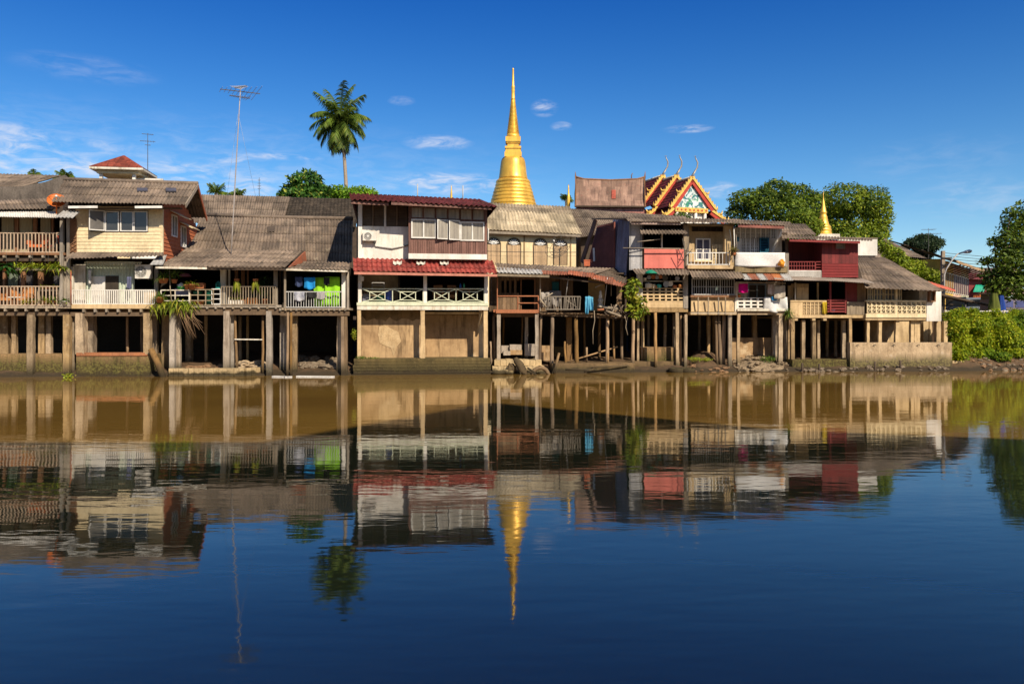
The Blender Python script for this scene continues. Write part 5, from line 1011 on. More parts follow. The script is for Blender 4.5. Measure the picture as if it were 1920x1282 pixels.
# leafy climber at the right end of the tumbledown house
f = F_.sub(F_.at(1196, 590, -.5)); rr = thing('climbing_plant', 'bright leafy climber hanging between the tumbledown house and the pierced-block balcony', 'plant', f); mb = MB()
def toF(x, y, d=-.5): p = F_.at(x, y, d); o_ = F_.at(1196, 590, -.5); return tuple(p-o_)
mb.leaves([(toF(1190, 530), (.45, .3, .3)), (toF(1182, 545), (.4, .3, .35)), (toF(1196, 562), (.5, .35, .35)), (toF(1188, 578), (.45, .3, .3)), (toF(1205, 580), (.3, .3, .3)), (toF(1196, 590), (.35, .3, .25))], 420, .3, 4, shell=.15, drop=.4, up=.6); mb.build('foliage', LEAF1, rr)
mb = MB(); mb.path([toF(1200, 600), toF(1194, 570), toF(1190, 530)], .03, 5); mb.build('stem', WBR, rr)
# ================================================================== long roof and red gable behind the pink balcony
Gb = Fr(1180, 73, 4)
r = thing('rear_house', 'rear house with a long grey corrugated roof behind the red gable', 'house', Gb)
roof(Gb, r, (1082, 446, -.5), (1290, 416, -.5), (1266, 404, 2.6), (1052, 390, 2.6), RG, seed=71, sag=.04); part('wall', MB().box(Gb.at(1090, 450, .2).x, Gb.at(1280, 450, .2).x, .4, 6, 2.5, Gb.at(1180, 432, .2).z), WDK, r)
H = Fr(1182, 45.6, 4)
r = thing('red_gable_house', 'narrow shaded red clapboard gable between the yellow house and the blue tin side', 'house', H)
# side wall running back from the front corner, seen in shade
def sidew(name, xy, mat, board=None, n=18):
    """board wall through four picture corners, each with its depth: bottom-near, bottom-far, top-far, top-near"""
    a, b, c, d = [H.at(*p) for p in xy]; mb = MB(); nn = V((-1, -.25, 0)).normalized()
    for i in range(n):
        f0, f1 = i/n, (i+1)/n
        if board == 'h':
            p, q, s, t = a.lerp(d, f0), b.lerp(c, f0), b.lerp(c, f1), a.lerp(d, f1); mb.add([p+nn*.04, q+nn*.04, s, t, p-nn*.06, q-nn*.06, s-nn*.06, t-nn*.06], [(0, 1, 2, 3), (7, 6, 5, 4), (0, 4, 5, 1), (1, 5, 6, 2), (2, 6, 7, 3), (3, 7, 4, 0)])
        else:
            p, q, s, t = a.lerp(b, f0), a.lerp(b, f1), d.lerp(c, f1), d.lerp(c, f0); k = nn*(.035 if i % 2 else 0); mb.add([p+k, q+k, s+k, t+k, p-nn*.06, q-nn*.06, s-nn*.06, t-nn*.06], [(0, 1, 2, 3), (7, 6, 5, 4), (0, 4, 5, 1), (1, 5, 6, 2), (2, 6, 7, 3), (3, 7, 4, 0)])
    return part(name, mb, mat, r)
sidew('gable_wall', ((1152, 512, 1.6), (1100, 503, 3.8), (1120, 424, 3.8), (1152, 416, 1.6)), mt('red_clapboard', (.24, .08, .06), (.17, .06, .045), scale=2, grime=.3), 'h', 26)
part('barge_board', MB().bar(H.at(1117, 412, 2.8), H.at(1091, 492, 4.0), .1, .3), mt('barge_brown', (.2, .12, .09), grime=.3), r); part('ridge_cap', MB().bar(H.at(1113, 410.5, 2.7), H.at(1185, 410.5, 0), .3, .08), RG, r)
sl = [H.at(1115, 412, 2.7), H.at(1154, 412, 1.4), H.at(1140, 470, 4.6), H.at(1090, 490, 4.3)]
part('wall_post', MB().bar(H.at(1113, 465, 3.1), H.at(1114, 490, 3.1), .1), WHITE, r)
f = H.sub(H.at(1100, 499, 1.2)); MB().box(-.17, .17, -.15, .15, 0, .3).box(-.19, .19, -.17, .17, .3, .36).build('orange_tank', mt('orange_tank', (.55, .14, .06), rough=.6), None, f, 'small orange tank on the tin roof below the red gable', 'tank')
# ================================================================== house with the pink balcony panel
r = thing('stilt_house', 'house with a salmon pink balcony panel and a blue-shaded corrugated side', 'house', H, 'stilt houses along the river')
BLT = mt('blue_tin', (.2, .21, .3), (.13, .14, .2), scale=2, rough=.6, grime=.5, gc=(.1, .06, .05), stretch=(1, 1, .4))
a, b, c, d = [H.at(*p) for p in ((1175, 517, .2), (1142, 508, 2.4), (1150, 412, 2.4), (1182, 412, .1))]
mb = MB(); n = 54; nn = V((-1, -.35, 0)).normalized()
mb.add([(a.lerp(b, i/n) if j == 0 else d.lerp(c, i/n))+nn*.035*cos(i*pi/3) for j in (0, 1) for i in range(n+1)], [(i, i+1, n+2+i, n+1+i) for i in range(n)], smooth=True); part('side_sheet', mb, BLT, r)
roof(H, r, (1176, 414, -.75), (1290, 417, -.75), (1285, 405, 1.6), (1165, 403, 1.6), RG, seed=72, rag=.04); beam(H, r, (1184, 418, -.6), (1276, 419, -.6), .06, .16, mt('fascia_mauve', (.36, .26, .22), grime=.3), 'fascia')
shell(H, r, 1180, 1288, 418, .7, 6.5, zb=3.2)
panel(H, r, 'sheet_wall', 1180, 419, 1205, 506, 0, mt('grey_sheet', (.42, .42, .44), (.34, .34, .35), scale=1, grime=.3, plank=('X', .55)), .06)
roof(H, r, (1201, 439, -.85), (1289, 439, -.85), (1281, 428.5, -.1), (1200, 428.5, -.1), RG, 'awning', seed=73, pitch=.19, amp=.035, row=2)
part('post', MB().bar(H.at(1241, 438, -.02), H.at(1241, 466, -.02), .08), WHITD, r); part('bay_post', MB().bar(H.at(1205.5, 420, .02), H.at(1205.5, 503, .02), .09), WDK, r); panel(H, r, 'end_post', 1282, 418, 1289, 512, -.02, WGR, .2)
panel(H, r, 'pink_panel', 1208, 466, 1282, 503, -.12, PINK, .06)
u0, u1, z0, z1 = H.rect(1206, 503, 1284, 508, 0); part('floor', MB().box(u0, u1, -.05, 6.3, z0, z1), WBR, r)
for a_, b_, w_, lab in (((1168, 465, -.45), (1285, 466.5, -.4), .07, 'long bamboo pole laid across above the pink panel'), ((1195, 453.5, -.6), (1238, 448.5, -.5), .06, 'short pole sticking out of the dark opening above the pink panel')): MB().path([H.at(*a_), H.at(*b_)], w_*.5, 6).build('bamboo_pole', WGR, None, H, lab, 'pole')
mb = MB()
for a_, b_ in (((1284, 505, -.6), (1283, 452, -.6)), ((1283, 490, -.6), (1271, 466, -.62)), ((1284, 478, -.6), (1293, 456, -.58)), ((1283, 467, -.6), (1279, 445, -.6)), ((1284, 470, -.6), (1297, 473, -.55)), ((1283, 485, -.6), (1298, 467, -.6))): mb.path([H.at(*a_), H.at(*b_)], .02, 5)
mb.build('pole_antenna', STEELD, None, H, 'dark branching metal rods standing at the right edge of the pink panel', 'rods')
roof(H, r, (1192, 514.5, -1.0), (1292, 516, -1.0), (1292, 505, -.1), (1184, 504, -.1), RG, 'awning', seed=74, pitch=.19, amp=.035, row=2, rag=.03)
panel(H, r, 'column', 1195, 513, 1205, 570, .0, WHITD, .25); panel(H, r, 'column', 1281.5, 513, 1290, 580, .0, CONG, .25)
blockwall(H, r, 1203, 540, 1283, 565, .05, 7, 4, BEI, 'slot', .1); panel(H, r, 'parapet', 1203, 565.5, 1283, 577, .04, BEI, .12)
u0, u1, z0, z1 = H.rect(1196, 577.5, 1290, 585, 0); part('floor', MB().box(u0, u1, -.0, 6.3, z0, z1), CON, r)
part('shelf', MB().box(*H.rect(1205, 526, 1282, 528, .25)[:2], .2, .45, *H.rect(1205, 526.5, 1282, 528, .25)[2:]), WHITD, r)
ALU = mt('aluminium', (.62, .6, .58), rough=.3, metal=.7, grime=.15, bump=0)
G6 = 'pots and pans on the kitchen shelf'
def pan(x, y, R, kind, mat, lab, d=.12):
    f = H.sub(H.at(x, y, d)); r_ = thing('pan' if kind == 'hang' else 'pot', lab, 'cookware', f, G6)
    if kind == 'hang':
        vs = MB().prism([(R*cos(k*pi/8), R*sin(k*pi/8)) for k in range(16)], -.02, .06); vs.build('body', mat, r_); MB().bar((0, 0, R), (0, 0, R+.25), .03).build('handle', STEELD, r_)
    else:
        MB().lathe([(R*.8, 0), (R, R*.2), (R, R*1.2), (R*1.05, R*1.25), (R*.9, R*1.25)], 14).build('body', mat, r_); MB().lathe([(R*.95, R*1.26), (R*.4, R*1.45), (R*.1, R*1.5), (R*.1, R*1.65)], 12).build('lid', mat, r_)
for x, y, R, k, m_, lab in ((1217, 520, .12, 'hang', ALU, 'silver pan hanging below the green umbrella'), (1225, 519, .13, 'hang', POT, 'brown pan hanging second from the left above the shelf'), (1232, 520, .11, 'hang', ALU, 'silver pan hanging third from the left above the shelf'), (1238, 519, .12, 'hang', POT, 'brown pan hanging in the middle above the shelf'), (1247, 521, .17, 'hang', STEELD, 'big black wok hanging right of the middle above the shelf'), (1270, 522, .13, 'hang', ALU, 'silver ladle pan hanging at the right above the shelf'), (1209, 526, .12, 'pot', ALU, 'silver pot at the left end of the kitchen shelf'), (1216, 540, .2, 'pot', WHITE, 'white pot at the left on the pierced-block ledge'), (1224, 540, .16, 'pot', ALU, 'silver pot second from the left on the pierced-block ledge'), (1235, 540, .15, 'pot', mt('teal_enamel', (.03, .4, .38), rough=.3, grime=0), 'teal pot in the middle of the pierced-block ledge'), (1249, 533, .17, 'hang', ALU, 'dark-rimmed round pan hanging below the shelf'), (1257, 532, .15, 'hang', WHITE, 'bright round pan hanging below the shelf, right of the rimmed one'), (1230, 540, .1, 'pot', ORW2, 'small orange pot on the pierced-block ledge left of the yellow handle'), (1265, 540, .12, 'pot', POT, 'terracotta pot right of the middle on the pierced-block ledge'), (1275, 540, .13, 'pot', ORW2, 'orange pot at the right end of the pierced-block ledge')): pan(x, y, R, k, m_, lab)
f = H.sub(H.at(1220, 515, -.8)); rr = thing('parasol', 'small green parasol propped upside under the kitchen awning', 'parasol', f); MB().lathe([(.02, .28), (.2, .22), (.42, .06), (.4, .05), (.2, .2), (.02, .26)], 10).build('canopy', mt('green_cloth', (.0, .22, .13), rough=.6, grime=0), rr); MB().path([(0, 0, -.25), (0, 0, .28)], .015, 5).build('stick', WGR, rr)
stilts(H, r, [(1185.5, 1192), (1226.5, 1232.5)], 586, -.15, WDST, True); stilts(H, r, [(1195, 1199), (1203, 1208)], 588, 1.0, CON); stilts(H, r, [(1262, 1266.5)], 588, .9, CON); stilts(H, r, [(1267, 1273)], 586, .0, CON); stilts(H, r, [(1275, 1279), (1282, 1288)], 588, .2, WDST, True); stilts(H, r, [(1214, 1218), (1245, 1250)], 590, 3, CON)
part('rear_wall', MB().box(H.at(1178, 600, 6.4).x, H.at(1290, 600, 6.4).x, 6.4, 6.6, .2, 3.9), DARK, r)
u0, u1, z0, z1 = H.rect(1208, 651, 1267, 679, .7); MB().box(u0, u1, .7, 2.2, z0-.3, z1).build('retaining_wall', MOSSW, None, H, 'low block wall behind the posts under the pink-panelled house', 'river wall', 'river walls under the houses'); u0, u1, z0, z1 = H.rect(1184, 678, 1290, 692, -.1); MB().box(u0, u1, .2, 2, -.3, z1).build('mud_terrace', mt('mossy_concrete', (.22, .15, .08)), None, H, 'mossy terrace at the waterline under the pink-panelled house', 'river wall')
for x, y, R, lab in ((1268, 694, .42, 'round concrete ring at the waterline, left of two'), (1288, 695, .42, 'round concrete ring at the waterline, right of two')): f = H.sub(H.at(x, y, -.9)); f.o.z = -.12; MB().lathe([(R, 0), (R*1.03, .36), (R*.85, .36), (R*.83, .1)], 18).build('concrete_ring', MOSSB, None, f, lab, 'concrete ring')
# ================================================================== rendered house with the railed recess
I = Fr(1330, 45.9, 4)
r = thing('stilt_house', 'beige house with a railed recess above and a barred window below', 'house', I, 'stilt houses along the river')
roof(I, r, (1284, 417, -.75), (1387, 419, -.75), (1385, 411, 1.4), (1284, 409, 1.4), RG, seed=81); shell(I, r, 1286, 1378, 420, .9, 6.3, zb=3.2)
panel(I, r, 'lintel', 1288, 419, 1376, 423, -.1, WGR, .3); panel(I, r, 'wall', 1286, 423, 1376, 505, .75, mt('beige_plank', (.5, .37, .2), (.4, .29, .16), scale=1.5, grime=.35), .12)
u0, u1, z0, z1 = I.rect(1298, 425, 1355, 434, .7); mb = MB()
for i in range(4): z = z0+(z1-z0)*i/4; mb.slab([(u0, .66, z), (u1, .66, z), (u1, .73, z+.05), (u0, .73, z+.05)], .012)
for i in range(6): x = u0+(u1-u0)*i/5; mb.box(x-.02, x+.02, .65, .7, z0, z1)
w_ = part('vent', mb, WDK, r); MB().box(u0, u1, .735, .745, z0, z1).build('shade', DARK, w_)
window(I, r, 1304, 447, 1332, 488, .73, 2, 2, gmat=glass('glass_blue', (.1, .1, .14)), fw=.08); part('window_sill', MB().box(*I.rect(1302, 488, 1336, 492, .6)[:2], .55, .75, *I.rect(1302, 488, 1336, 491, .6)[2:]), CREAM, r)
blockwall(I, r, 1336, 458, 1357, 496, .55, 3, 7, CREAM, 'cross', .08, 'pierced_screen')
panel(I, r, 'column', 1359, 420, 1372, 497, .0, BEI, .3); panel(I, r, 'column', 1287, 420, 1292, 500, .0, WGR, .2); panel(I, r, 'side_pier', 1292, 455, 1302, 500, .4, BEI, .3)
railing(I, r, 1289, 1368, 474, 496, -.15, 6.5, FRAME, .028); u0, u1, z0, z1 = I.rect(1289, 497.5, 1374, 504, -.2); part('floor', MB().box(u0, u1, -.25, 6, z0, z1), BEI, r)
roof(I, r, (1297, 520.5, -1.0), (1397, 523, -1.0), (1388, 509, -.1), (1291, 506.5, -.1), RG, 'awning', seed=82, pitch=.19, amp=.035, row=2, rag=.03)
u0, u1, z0, z1 = I.rect(1297, 522, 1377, 553, -.05); mb = MB(); mb.box(u0, u1, -.07, -.0, z1-.06, z1).box(u0, u1, -.07, 0, z0, z0+.06)
for i in range(19): x = u0+(u1-u0-.03)*i/18; k = .05 if i % 6 == 0 else .024; mb.box(x, x+k, -.055, -.02, z0+.06, z1-.06)
mb.bar((u0, -.04, z0+(z1-z0)*.5), (u1, -.04, z0+(z1-z0)*.5), .03); part('window_bars', mb, STEEL, r)
panel(I, r, 'cabinet', 1332, 536, 1352, 552, 1.0, mt('cabinet_teal', (.12, .16, .15), grime=.2), .3); panel(I, r, 'lower_panel', 1296, 558, 1377, 584, .05, BEI, .1); panel(I, r, 'sill', 1295, 553.5, 1381, 557.5, -.15, WBR, .3)
for x in (1309, 1328, 1347, 1360): part('prop', MB().bar(I.at(x, 557, -.25), I.at(x, 590, -.1), .06), WGR, r)
u0, u1, z0, z1 = I.rect(1294, 585, 1380, 590, .0); part('floor', MB().box(u0, u1, -.1, 6, z0, z1), BEI, r); part('edge_rail', MB().bar(I.at(1296, 587, -.28), I.at(1380, 587.5, -.28), .06), WGR, r)
stilts(I, r, [(1284, 1289, .0), (1366, 1372.5)], 590, -.1, CON); stilts(I, r, [(1326.5, 1332)], 592, 1.9, CON); stilts(I, r, [(1340, 1345, .05), (1345.5, 1352, .12), (1355, 1362)], 590, .3, WDST, True); stilts(I, r, [(1310, 1314), (1336, 1340)], 592, 3.5, CON)
part('rear_wall', MB().box(I.at(1284, 600, 6.2).x, I.at(1380, 600, 6.2).x, 6.2, 6.4, .2, 3.9), DARK, r)
for k, (x0, y0, x1, y1, w_) in enumerate(((1376, 425, 1374, 492, .03), (1368, 430, 1371, 480, .025), (1380, 440, 1379, 480, .025))): MB().path([I.at(x0, y0, -.5), I.at((x0+x1)/2+2, (y0+y1)/2, -.5), I.at(x1, y1, -.5)], w_, 5).build('drain_pipe', [WHITE, STEELD, WGR][k], None, I, ['white pipe running down beside the lattice window', 'dark thin pipe left of the white one beside the lattice window', 'grey thin pipe right of the white one beside the lattice window'][k], 'pipe')
f = I.sub(I.at(1376, 474, -.5)); rr = thing('hanging_plant', 'brownish hanging plant beside the lattice window', 'hanging plant', f); MB().leaves([((0, 0, .15), (.3, .2, .28))], 170, .14, 6, shell=.1, drop=.3).build('foliage', leafmat('leaf_dry', (.2, .17, .04), (.12, .09, .03)), rr); MB().lathe([(.1, -.15), (.15, .02), (.13, .02)], 10).build('pot', POT, rr)
# ================================================================== white house with the lattice window
J = Fr(1425, 46.1, 4)
r = thing('stilt_house', 'white house with a lattice-block window, blue shutter and rusty tin awning', 'house', J, 'stilt houses along the river')
roof(J, r, (1374, 419, -.8), (1486, 423.5, -.8), (1480, 416, 1.2), (1376, 411, 1.2), RG, seed=91); beam(J, r, (1384, 423, -.7), (1470, 426, -.7), .08, .2, mt('fascia_red', (.28, .11, .09), grime=.35), 'fascia'); shell(J, r, 1376, 1466, 424, 1.0, 6.3, zb=3.2)
blockwall(J, r, 1379, 427, 1455, 446.5, .6, 8, 4, WHITE, 'cross', .08, 'lattice_window'); blockwall(J, r, 1391, 447, 1423, 474, .6, 4, 5, WHITE, 'cross', .08, 'lattice_window')
panel(J, r, 'wall', 1442.5, 447, 1466, 476, .6, WHITE, .1); panel(J, r, 'wall', 1379, 447, 1390.5, 476, .6, WHITE, .1); panel(J, r, 'wall', 1455.5, 424, 1466, 446.7, .6, WHITE, .1)
SHB = mt('shutter_blue', (.03, .16, .24), (.02, .12, .2), scale=3, rough=.6, grime=.2); u0, u1, z0, z1 = J.rect(1424.5, 446, 1442, 475, .5); mb = MB(); mb.box(u0, u0+.06, .48, .54, z0, z1).box(u1-.06, u1, .48, .54, z0, z1).box(u0, u1, .48, .54, z1-.05, z1).box(u0, u1, .48, .54, z0, z0+.05)
for i in range(8): z = z0+.06+(z1-z0-.12)*i/8; mb.slab([(u0+.06, .46, z), (u1-.06, .46, z), (u1-.06, .55, z+.06), (u0+.06, .55, z+.06)], .01)
part('shutter', mb, SHB, r); panel(J, r, 'shutter', 1380, 445, 1386, 453, .55, SHB, .05)
p, q = J.at(1464, 434, -.1), J.at(1449, 476, .3); part('strut', MB().bar(p, q, .22, .1), WHITE, r); panel(J, r, 'post', 1473, 474, 1479, 514, -.1, WGR, .15)
u0, u1, z0, z1 = J.rect(1378, 500, 1476, 511, -.1); part('floor', MB().box(u0, u1, -.15, 6, z0, z1), mt('mossy_slab', (.3, .22, .12), (.15, .12, .06), scale=3, grime=.7, bump=.8, gc=(.05, .045, .02), hi=(.42, .34, .2)), r)
MB().prism([(J.at(x, y, -.22).x, J.at(x, y, -.22).z) for x, y in ((1379, 499), (1379.5, 473.5), (1400, 474.5), (1430, 474), (1456, 475.5), (1472, 475), (1472, 499.5), (1425, 498.5))][::-1], -.22, -.19); cloth(J, 1379, 473.5, 1472, 499, -.22, cmat('banner_white', (.8, .79, .77), (.72, .71, .7)), 'banner', 'long white cloth stretched along the balcony below the lattice window', 'cloth', seed=14, fold=.045)
f = J.sub(J.at(1465.5, 499, -.35)); MB().rock((0, 0, .17), .19, (1, .8, 1.1), 5).build('orange_bag', mt('bag_orange', (.75, .3, .02), rough=.4, grime=0), None, f, 'orange plastic bag hanging at the right end of the long white cloth', 'bag')
for k, (x0, x1, m_) in enumerate(((1388, 1401, TIN), (1400, 1418, RT), (1417, 1432, TIN), (1431, 1446, RT), (1445, 1463, mt('roof_tin_orange', (.45, .17, .06), (.3, .09, .05), scale=1.5, rough=.7, grime=.4)), (1462, 1479, TIN))): roof(J, r, (x0+7, 524.5+k*.3, -1.15), (x1+8, 524.7+k*.3, -1.15), (x1, 513.5, -.1), (x0, 513, -.1), m_, 'tin_sheet', seed=92+k, pitch=.11, amp=.012, row=3, rag=.03)
part('eave_pole', MB().bar(J.at(1385, 529, -.6), J.at(1473, 531, -.6), .05), WGR, r)
panel(J, r, 'back_wall', 1380, 528, 1403, 584, .9, WHITD, .08); window(J, r, 1402, 532, 1436, 580, .9, 2, 1, fmat=mt('frame_blue', (.2, .25, .3), rough=.5), gmat=DARK, fw=.07); panel(J, r, 'back_wall', 1436.5, 528, 1468, 584, 1.0, CONG, .06)
blockwall(J, r, 1383, 558, 1434, 578, .02, 4, 3, WHITE, 'slot', .09); panel(J, r, 'balcony_post', 1378, 530, 1383, 585, .0, WHITD, .15); u0, u1, z0, z1 = J.rect(1382, 579, 1475, 583, -.05); part('floor', MB().box(u0, u1, -.15, 6, z0, z1), WHITD, r); _, _, z0, z1 = J.rect(1382, 584, 1472, 590, -.05); part('beam', MB().box(u0+.05, u1-.1, .0, .3, z0, z1), CON, r)
cloth(J, 1385, 531.5, 1402, 548, -.45, cmat('cloth_magenta', (.68, .0, .22), (.5, .0, .16)), 'hanging_towel', 'magenta towel hanging under the rusty tin awning', 'laundry', G3, seed=15); cloth(J, 1440, 533, 1453, 551, -.3, cmat('cloth_pink', (.6, .5, .46)), 'hanging_cloth', 'pale pinkish cloth hanging right of the dark window under the rusty awning', 'laundry', G3, seed=16)
cloth(J, 1452, 535.5, 1472, 559, -.4, cmat('cloth_beige', (.52, .46, .38)), 'hanging_cloth', 'large beige cloth hanging at the right end under the rusty awning', 'laundry', G3, seed=17, sk=.1); cloth(J, 1433, 557, 1476, 584, -.12, cmat('tarp_white', (.78, .77, .76)), 'tarpaulin', 'crumpled white tarpaulin over the balcony right of the white pierced blocks', 'tarpaulin', seed=18, fold=.09); cloth(J, 1447, 556, 1457, 562, -.25, cmat('cloth_blue', (.02, .3, .72)), 'hanging_cloth', 'small blue cloth lying over the white tarpaulin', 'laundry', G3, seed=19)
potplant(J, 1386, 558, .05, .2, .16, 'small plant on the white pierced blocks below the magenta towel', LEAF2, 25)
stilts(J, r, [(1383, 1388, -.02), (1460.5, 1468)], 588, .0, CON); stilts(J, r, [(1412, 1419)], 590, 1.9, CON, ybot=636); stilts(J, r, [(1450, 1458)], 590, .6, CON); stilts(J, r, [(1471, 1476), (1478, 1483)], 592, .6, CON); panel(J, r, 'lower_wall', 1371, 633, 1446, 690, 1.7, STN, .2); part('rear_wall', MB().box(J.at(1378, 600, 6.2).x, J.at(1480, 600, 6.2).x, 6.2, 6.4, .2, 3.9), DARK, r)
SHL = mt('shell_rubble', (.3, .22, .14), (.1, .075, .045), scale=7, rough=.95, grime=.3, bump=.6)
f = J.sub(J.at(1430, 690, .6)); mb = MB()
def heap(fr, xa, xb, ypk, lab, mat, seed, d0=-1.1, d1=1.8, n=70, rm=.05, rM=.16, grp='stones of the rubble heap'):
    rn = random.Random(seed)
    for i in range(n):
        t = rn.random(); x = xa+(xb-xa)*t; hf = sin(pi*min(1, max(0, t)))**.8; d = rn.uniform(d0, d1); p = fr.at(x, 690, d); wp = fr.w(p); g0 = gz(wp.x, wp.y); fd = (d-d0)/(d1-d0); p.z = g0 + hf*ypk*(.12+.88*sin(fd*pi*.6))*rn.uniform(.75, 1.0)
        MB().rock(p, rn.uniform(rm, rM), (rn.uniform(.8, 1.5), rn.uniform(.7, 1.2), rn.uniform(.4, .7)), seed*300+i, 5).build('stone', mat, None, fr, lab, 'stone', grp)
def mound(fr, xa, xb, hgt, d0, d1, mat, lab, name='rubble_mound'):
    mb = MB(); n, m = 30, 12; vs = []
    for j in range(m+1):
        for i in range(n+1):
            d = d0+(d1-d0)*j/m; p = fr.at(xa+(xb-xa)*i/n, 690, d); wp = fr.w(p); k = sin(pi*i/n)**.8*(.12+.88*sin(j/m*pi*.6))*(0 if j == 0 or i in (0, n) else 1); vs.append((p.x, d, gz(wp.x, wp.y)-.12+hgt*k+.12*NZ.noise(V((p.x*2.5, d*2.5, 1)))*k))
    mb.add(vs, [(j*(n+1)+i, j*(n+1)+i+1, (j+1)*(n+1)+i+1, (j+1)*(n+1)+i) for j in range(m) for i in range(n)]); mb.build(name, mat, None, fr, lab, 'mound')
mound(J, 1372, 1482, .42, -1.0, 1.7, SHL, 'pale mound of shells and rubble below the white tarpaulin'); heap(J, 1374, 1480, .42, 'loose pale stone on the rubble mound below the white tarpaulin', SHL, 7, n=70)
mound(I, 1288, 1350, .6, -.8, 3.0, mud, 'brown mud mound with weeds left of the rubble mound', 'mud_mound'); rubble(I, 1292, 1370, 680, 697, -1.0, 1.0, 30, .05, .16, 'brown stone on the mud between the round rings and the rubble mound', 21, mt('mud_stone', (.26, .15, .08)))
f = I.sub(I.at(1312, 684, .2)); f.o.z += .25; MB().leaves([((-.3, 0, .1), (.5, .4, .14)), ((.4, .2, .05), (.45, .35, .1))], 700, .08, 8, shell=.1).build('weed_patch', LEAF1, None, f, 'bright green weeds on the brown mud mound', 'weeds'); f = J.sub(J.at(1440, 676, .3)); MB().leaves([((0, 0, .1), (.7, .5, .2))], 400, .1, 9, shell=.1).build('weed_patch', LEAF2, None, f, 'darker green weeds on top of the pale rubble mound', 'weeds')
# ================================================================== dark red plank house
K = Fr(1545, 46.4, 5)
r = thing('stilt_house', 'dark red plank house with a pale tin balustrade and beige pierced balcony', 'house', K, 'stilt houses along the river')
roof(K, r, (1466, 447, -.8), (1636, 452, -.8), (1632, 446, 1.0), (1466, 440.5, 1.0), RG, seed=101); beam(K, r, (1480, 450.5, -.7), (1612, 454.5, -.7), .08, .14, REDP, 'fascia'); roof(K, r, (1458, 441, 1.5), (1530, 441, 1.5), (1509, 420, 4.5), (1462, 419, 4.5), RG, 'upper_roof', seed=102)
panel(K, r, 'recess_wall', 1474, 452, 1541, 512, .9, mt('red_recess', (.14, .022, .022), (.1, .018, .018), scale=2, plank=('X', .5)), .12); u0, u1, z0, z1 = K.rect(1541, 453, 1609, 494, -.1); part('front_wall', MB().box(u0, u1, -.1, 5, z0, z1), REDW, r); clapw(K, r, 'front_boards', 1541, 494.5, 1609, 520, -.1, mt('red_clap', (.2, .024, .024), (.15, .02, .02), scale=2, grime=.2), .17)
panel(K, r, 'side_wall', 1541, 453, 1543, 512, .0, REDW, .9); window(K, r, 1567, 456.5, 1584, 466.5, -.12, 1, 1, fmat=mt('vent_frame', (.3, .2, .18)), gmat=mt('vent_grey', (.25, .22, .2)), fw=.03)
panel(K, r, 'door_gap', 1530, 455, 1541, 490, .85, DARK, .03); panel(K, r, 'side_wall', 1460, 436, 1476, 522, 1.3, WDK, .1); panel(K, r, 'post', 1473, 448, 1478, 520, .0, WDK, .12)
railing(K, r, 1479, 1528, 491, 506, .0, 5, REDP, .03, mid=[.5]); railing(K, r, 1529, 1546, 491, 507, .0, 17, REDP, .04, mid=[.33, .66])
u0, u1, z0, z1 = K.rect(1478, 507, 1549, 522, -.06); mb = MB(); n = 8
for i in range(n): z = z0+(z1-z0)*i/n; mb.slab([(u0, -.1, z), (u1, -.1, z), (u1, -.05, z+(z1-z0)/n), (u0, -.05, z+(z1-z0)/n)], .02)
part('tin_balustrade', mb, TINP, r); u0, u1, z0, z1 = K.rect(1474, 520, 1612, 525, .0); part('floor', MB().box(u0, u1, .0, 5, z0, z1), WDK, r)
roof(K, r, (1452, 524, -1.1), (1640, 531.5, -1.1), (1612, 521, .3), (1450, 515.5, .0), mt('tin_brown', (.3, .26, .23), (.2, .15, .12), scale=1, rough=.6, grime=.4), 'awning', seed=103, pitch=.14, amp=.01, row=3, sag=.06)
shell(K, r, 1476, 1625, 524, 1.2, 6, zb=3.2); panel(K, r, 'beige_panel', 1494, 539, 1516, 566, .3, BEI, .08); blockwall(K, r, 1484, 532, 1516, 539, .3, 6, 2, BEI, 'cross', .08, 'vent_blocks'); panel(K, r, 'beige_panel', 1478, 535, 1488, 566, .6, BEI, .08); part('post', MB().bar(K.at(1491, 530, .1), K.at(1491, 566, .1), .07), WHITD, r)
part('post', MB().bar(K.at(1556.5, 528, .0), K.at(1556.5, 585, .0), .1), REDP, r); part('post', MB().bar(K.at(1533, 530, .9), K.at(1533, 565, .9), .1), BEI, r); panel(K, r, 'red_boards', 1588, 530, 1607, 566, .1, REDW, .06); panel(K, r, 'brown_boards', 1607.3, 530, 1624, 566, .08, SHACK, .06); part('post', MB().bar(K.at(1586, 528, .0), K.at(1586, 566, .0), .08), REDP, r)
panel(K, r, 'balcony_wall', 1482, 565, 1504.5, 592, .0, BEI, .12); blockwall(K, r, 1505, 566, 1549, 590, .0, 6, 4, BEI, 'cross', .1); panel(K, r, 'coping', 1482, 563, 1550, 566, -.03, BEI, .18)
mb = MB()
for y in (562.5, 568, 573.5, 579, 584): mb.bar(K.at(1551, y, .0), K.at(1586, y, .0), .05, .09)
mb.bar(K.at(1585, 561, .0), K.at(1585, 587, .0), .08); part('plank_railing', mb, REDP, r); u0, u1, z0, z1 = K.rect(1588, 566, 1622, 590, -.02); mb = MB()
for i in range(6): x = u0+(u1-u0)*i/6; mb.box(x+.008, x+(u1-u0)/6-.008, -.02-(i % 2)*.012, .05, z0, z1)
mb.box(u0, u1, -.05, -.03, z1-.09, z1); part('board_balustrade', mb, WGR, r)
u0, u1, z0, z1 = K.rect(1482, 590.5, 1625, 596, .0); part('floor', MB().box(u0, u1, -.05, 5.8, z0, z1), BEI, r)
for x in (1493, 1526, 1547): panel(K, r, 'corbel', x-3, 596, x+3, 601, -.0, BEI, .25)
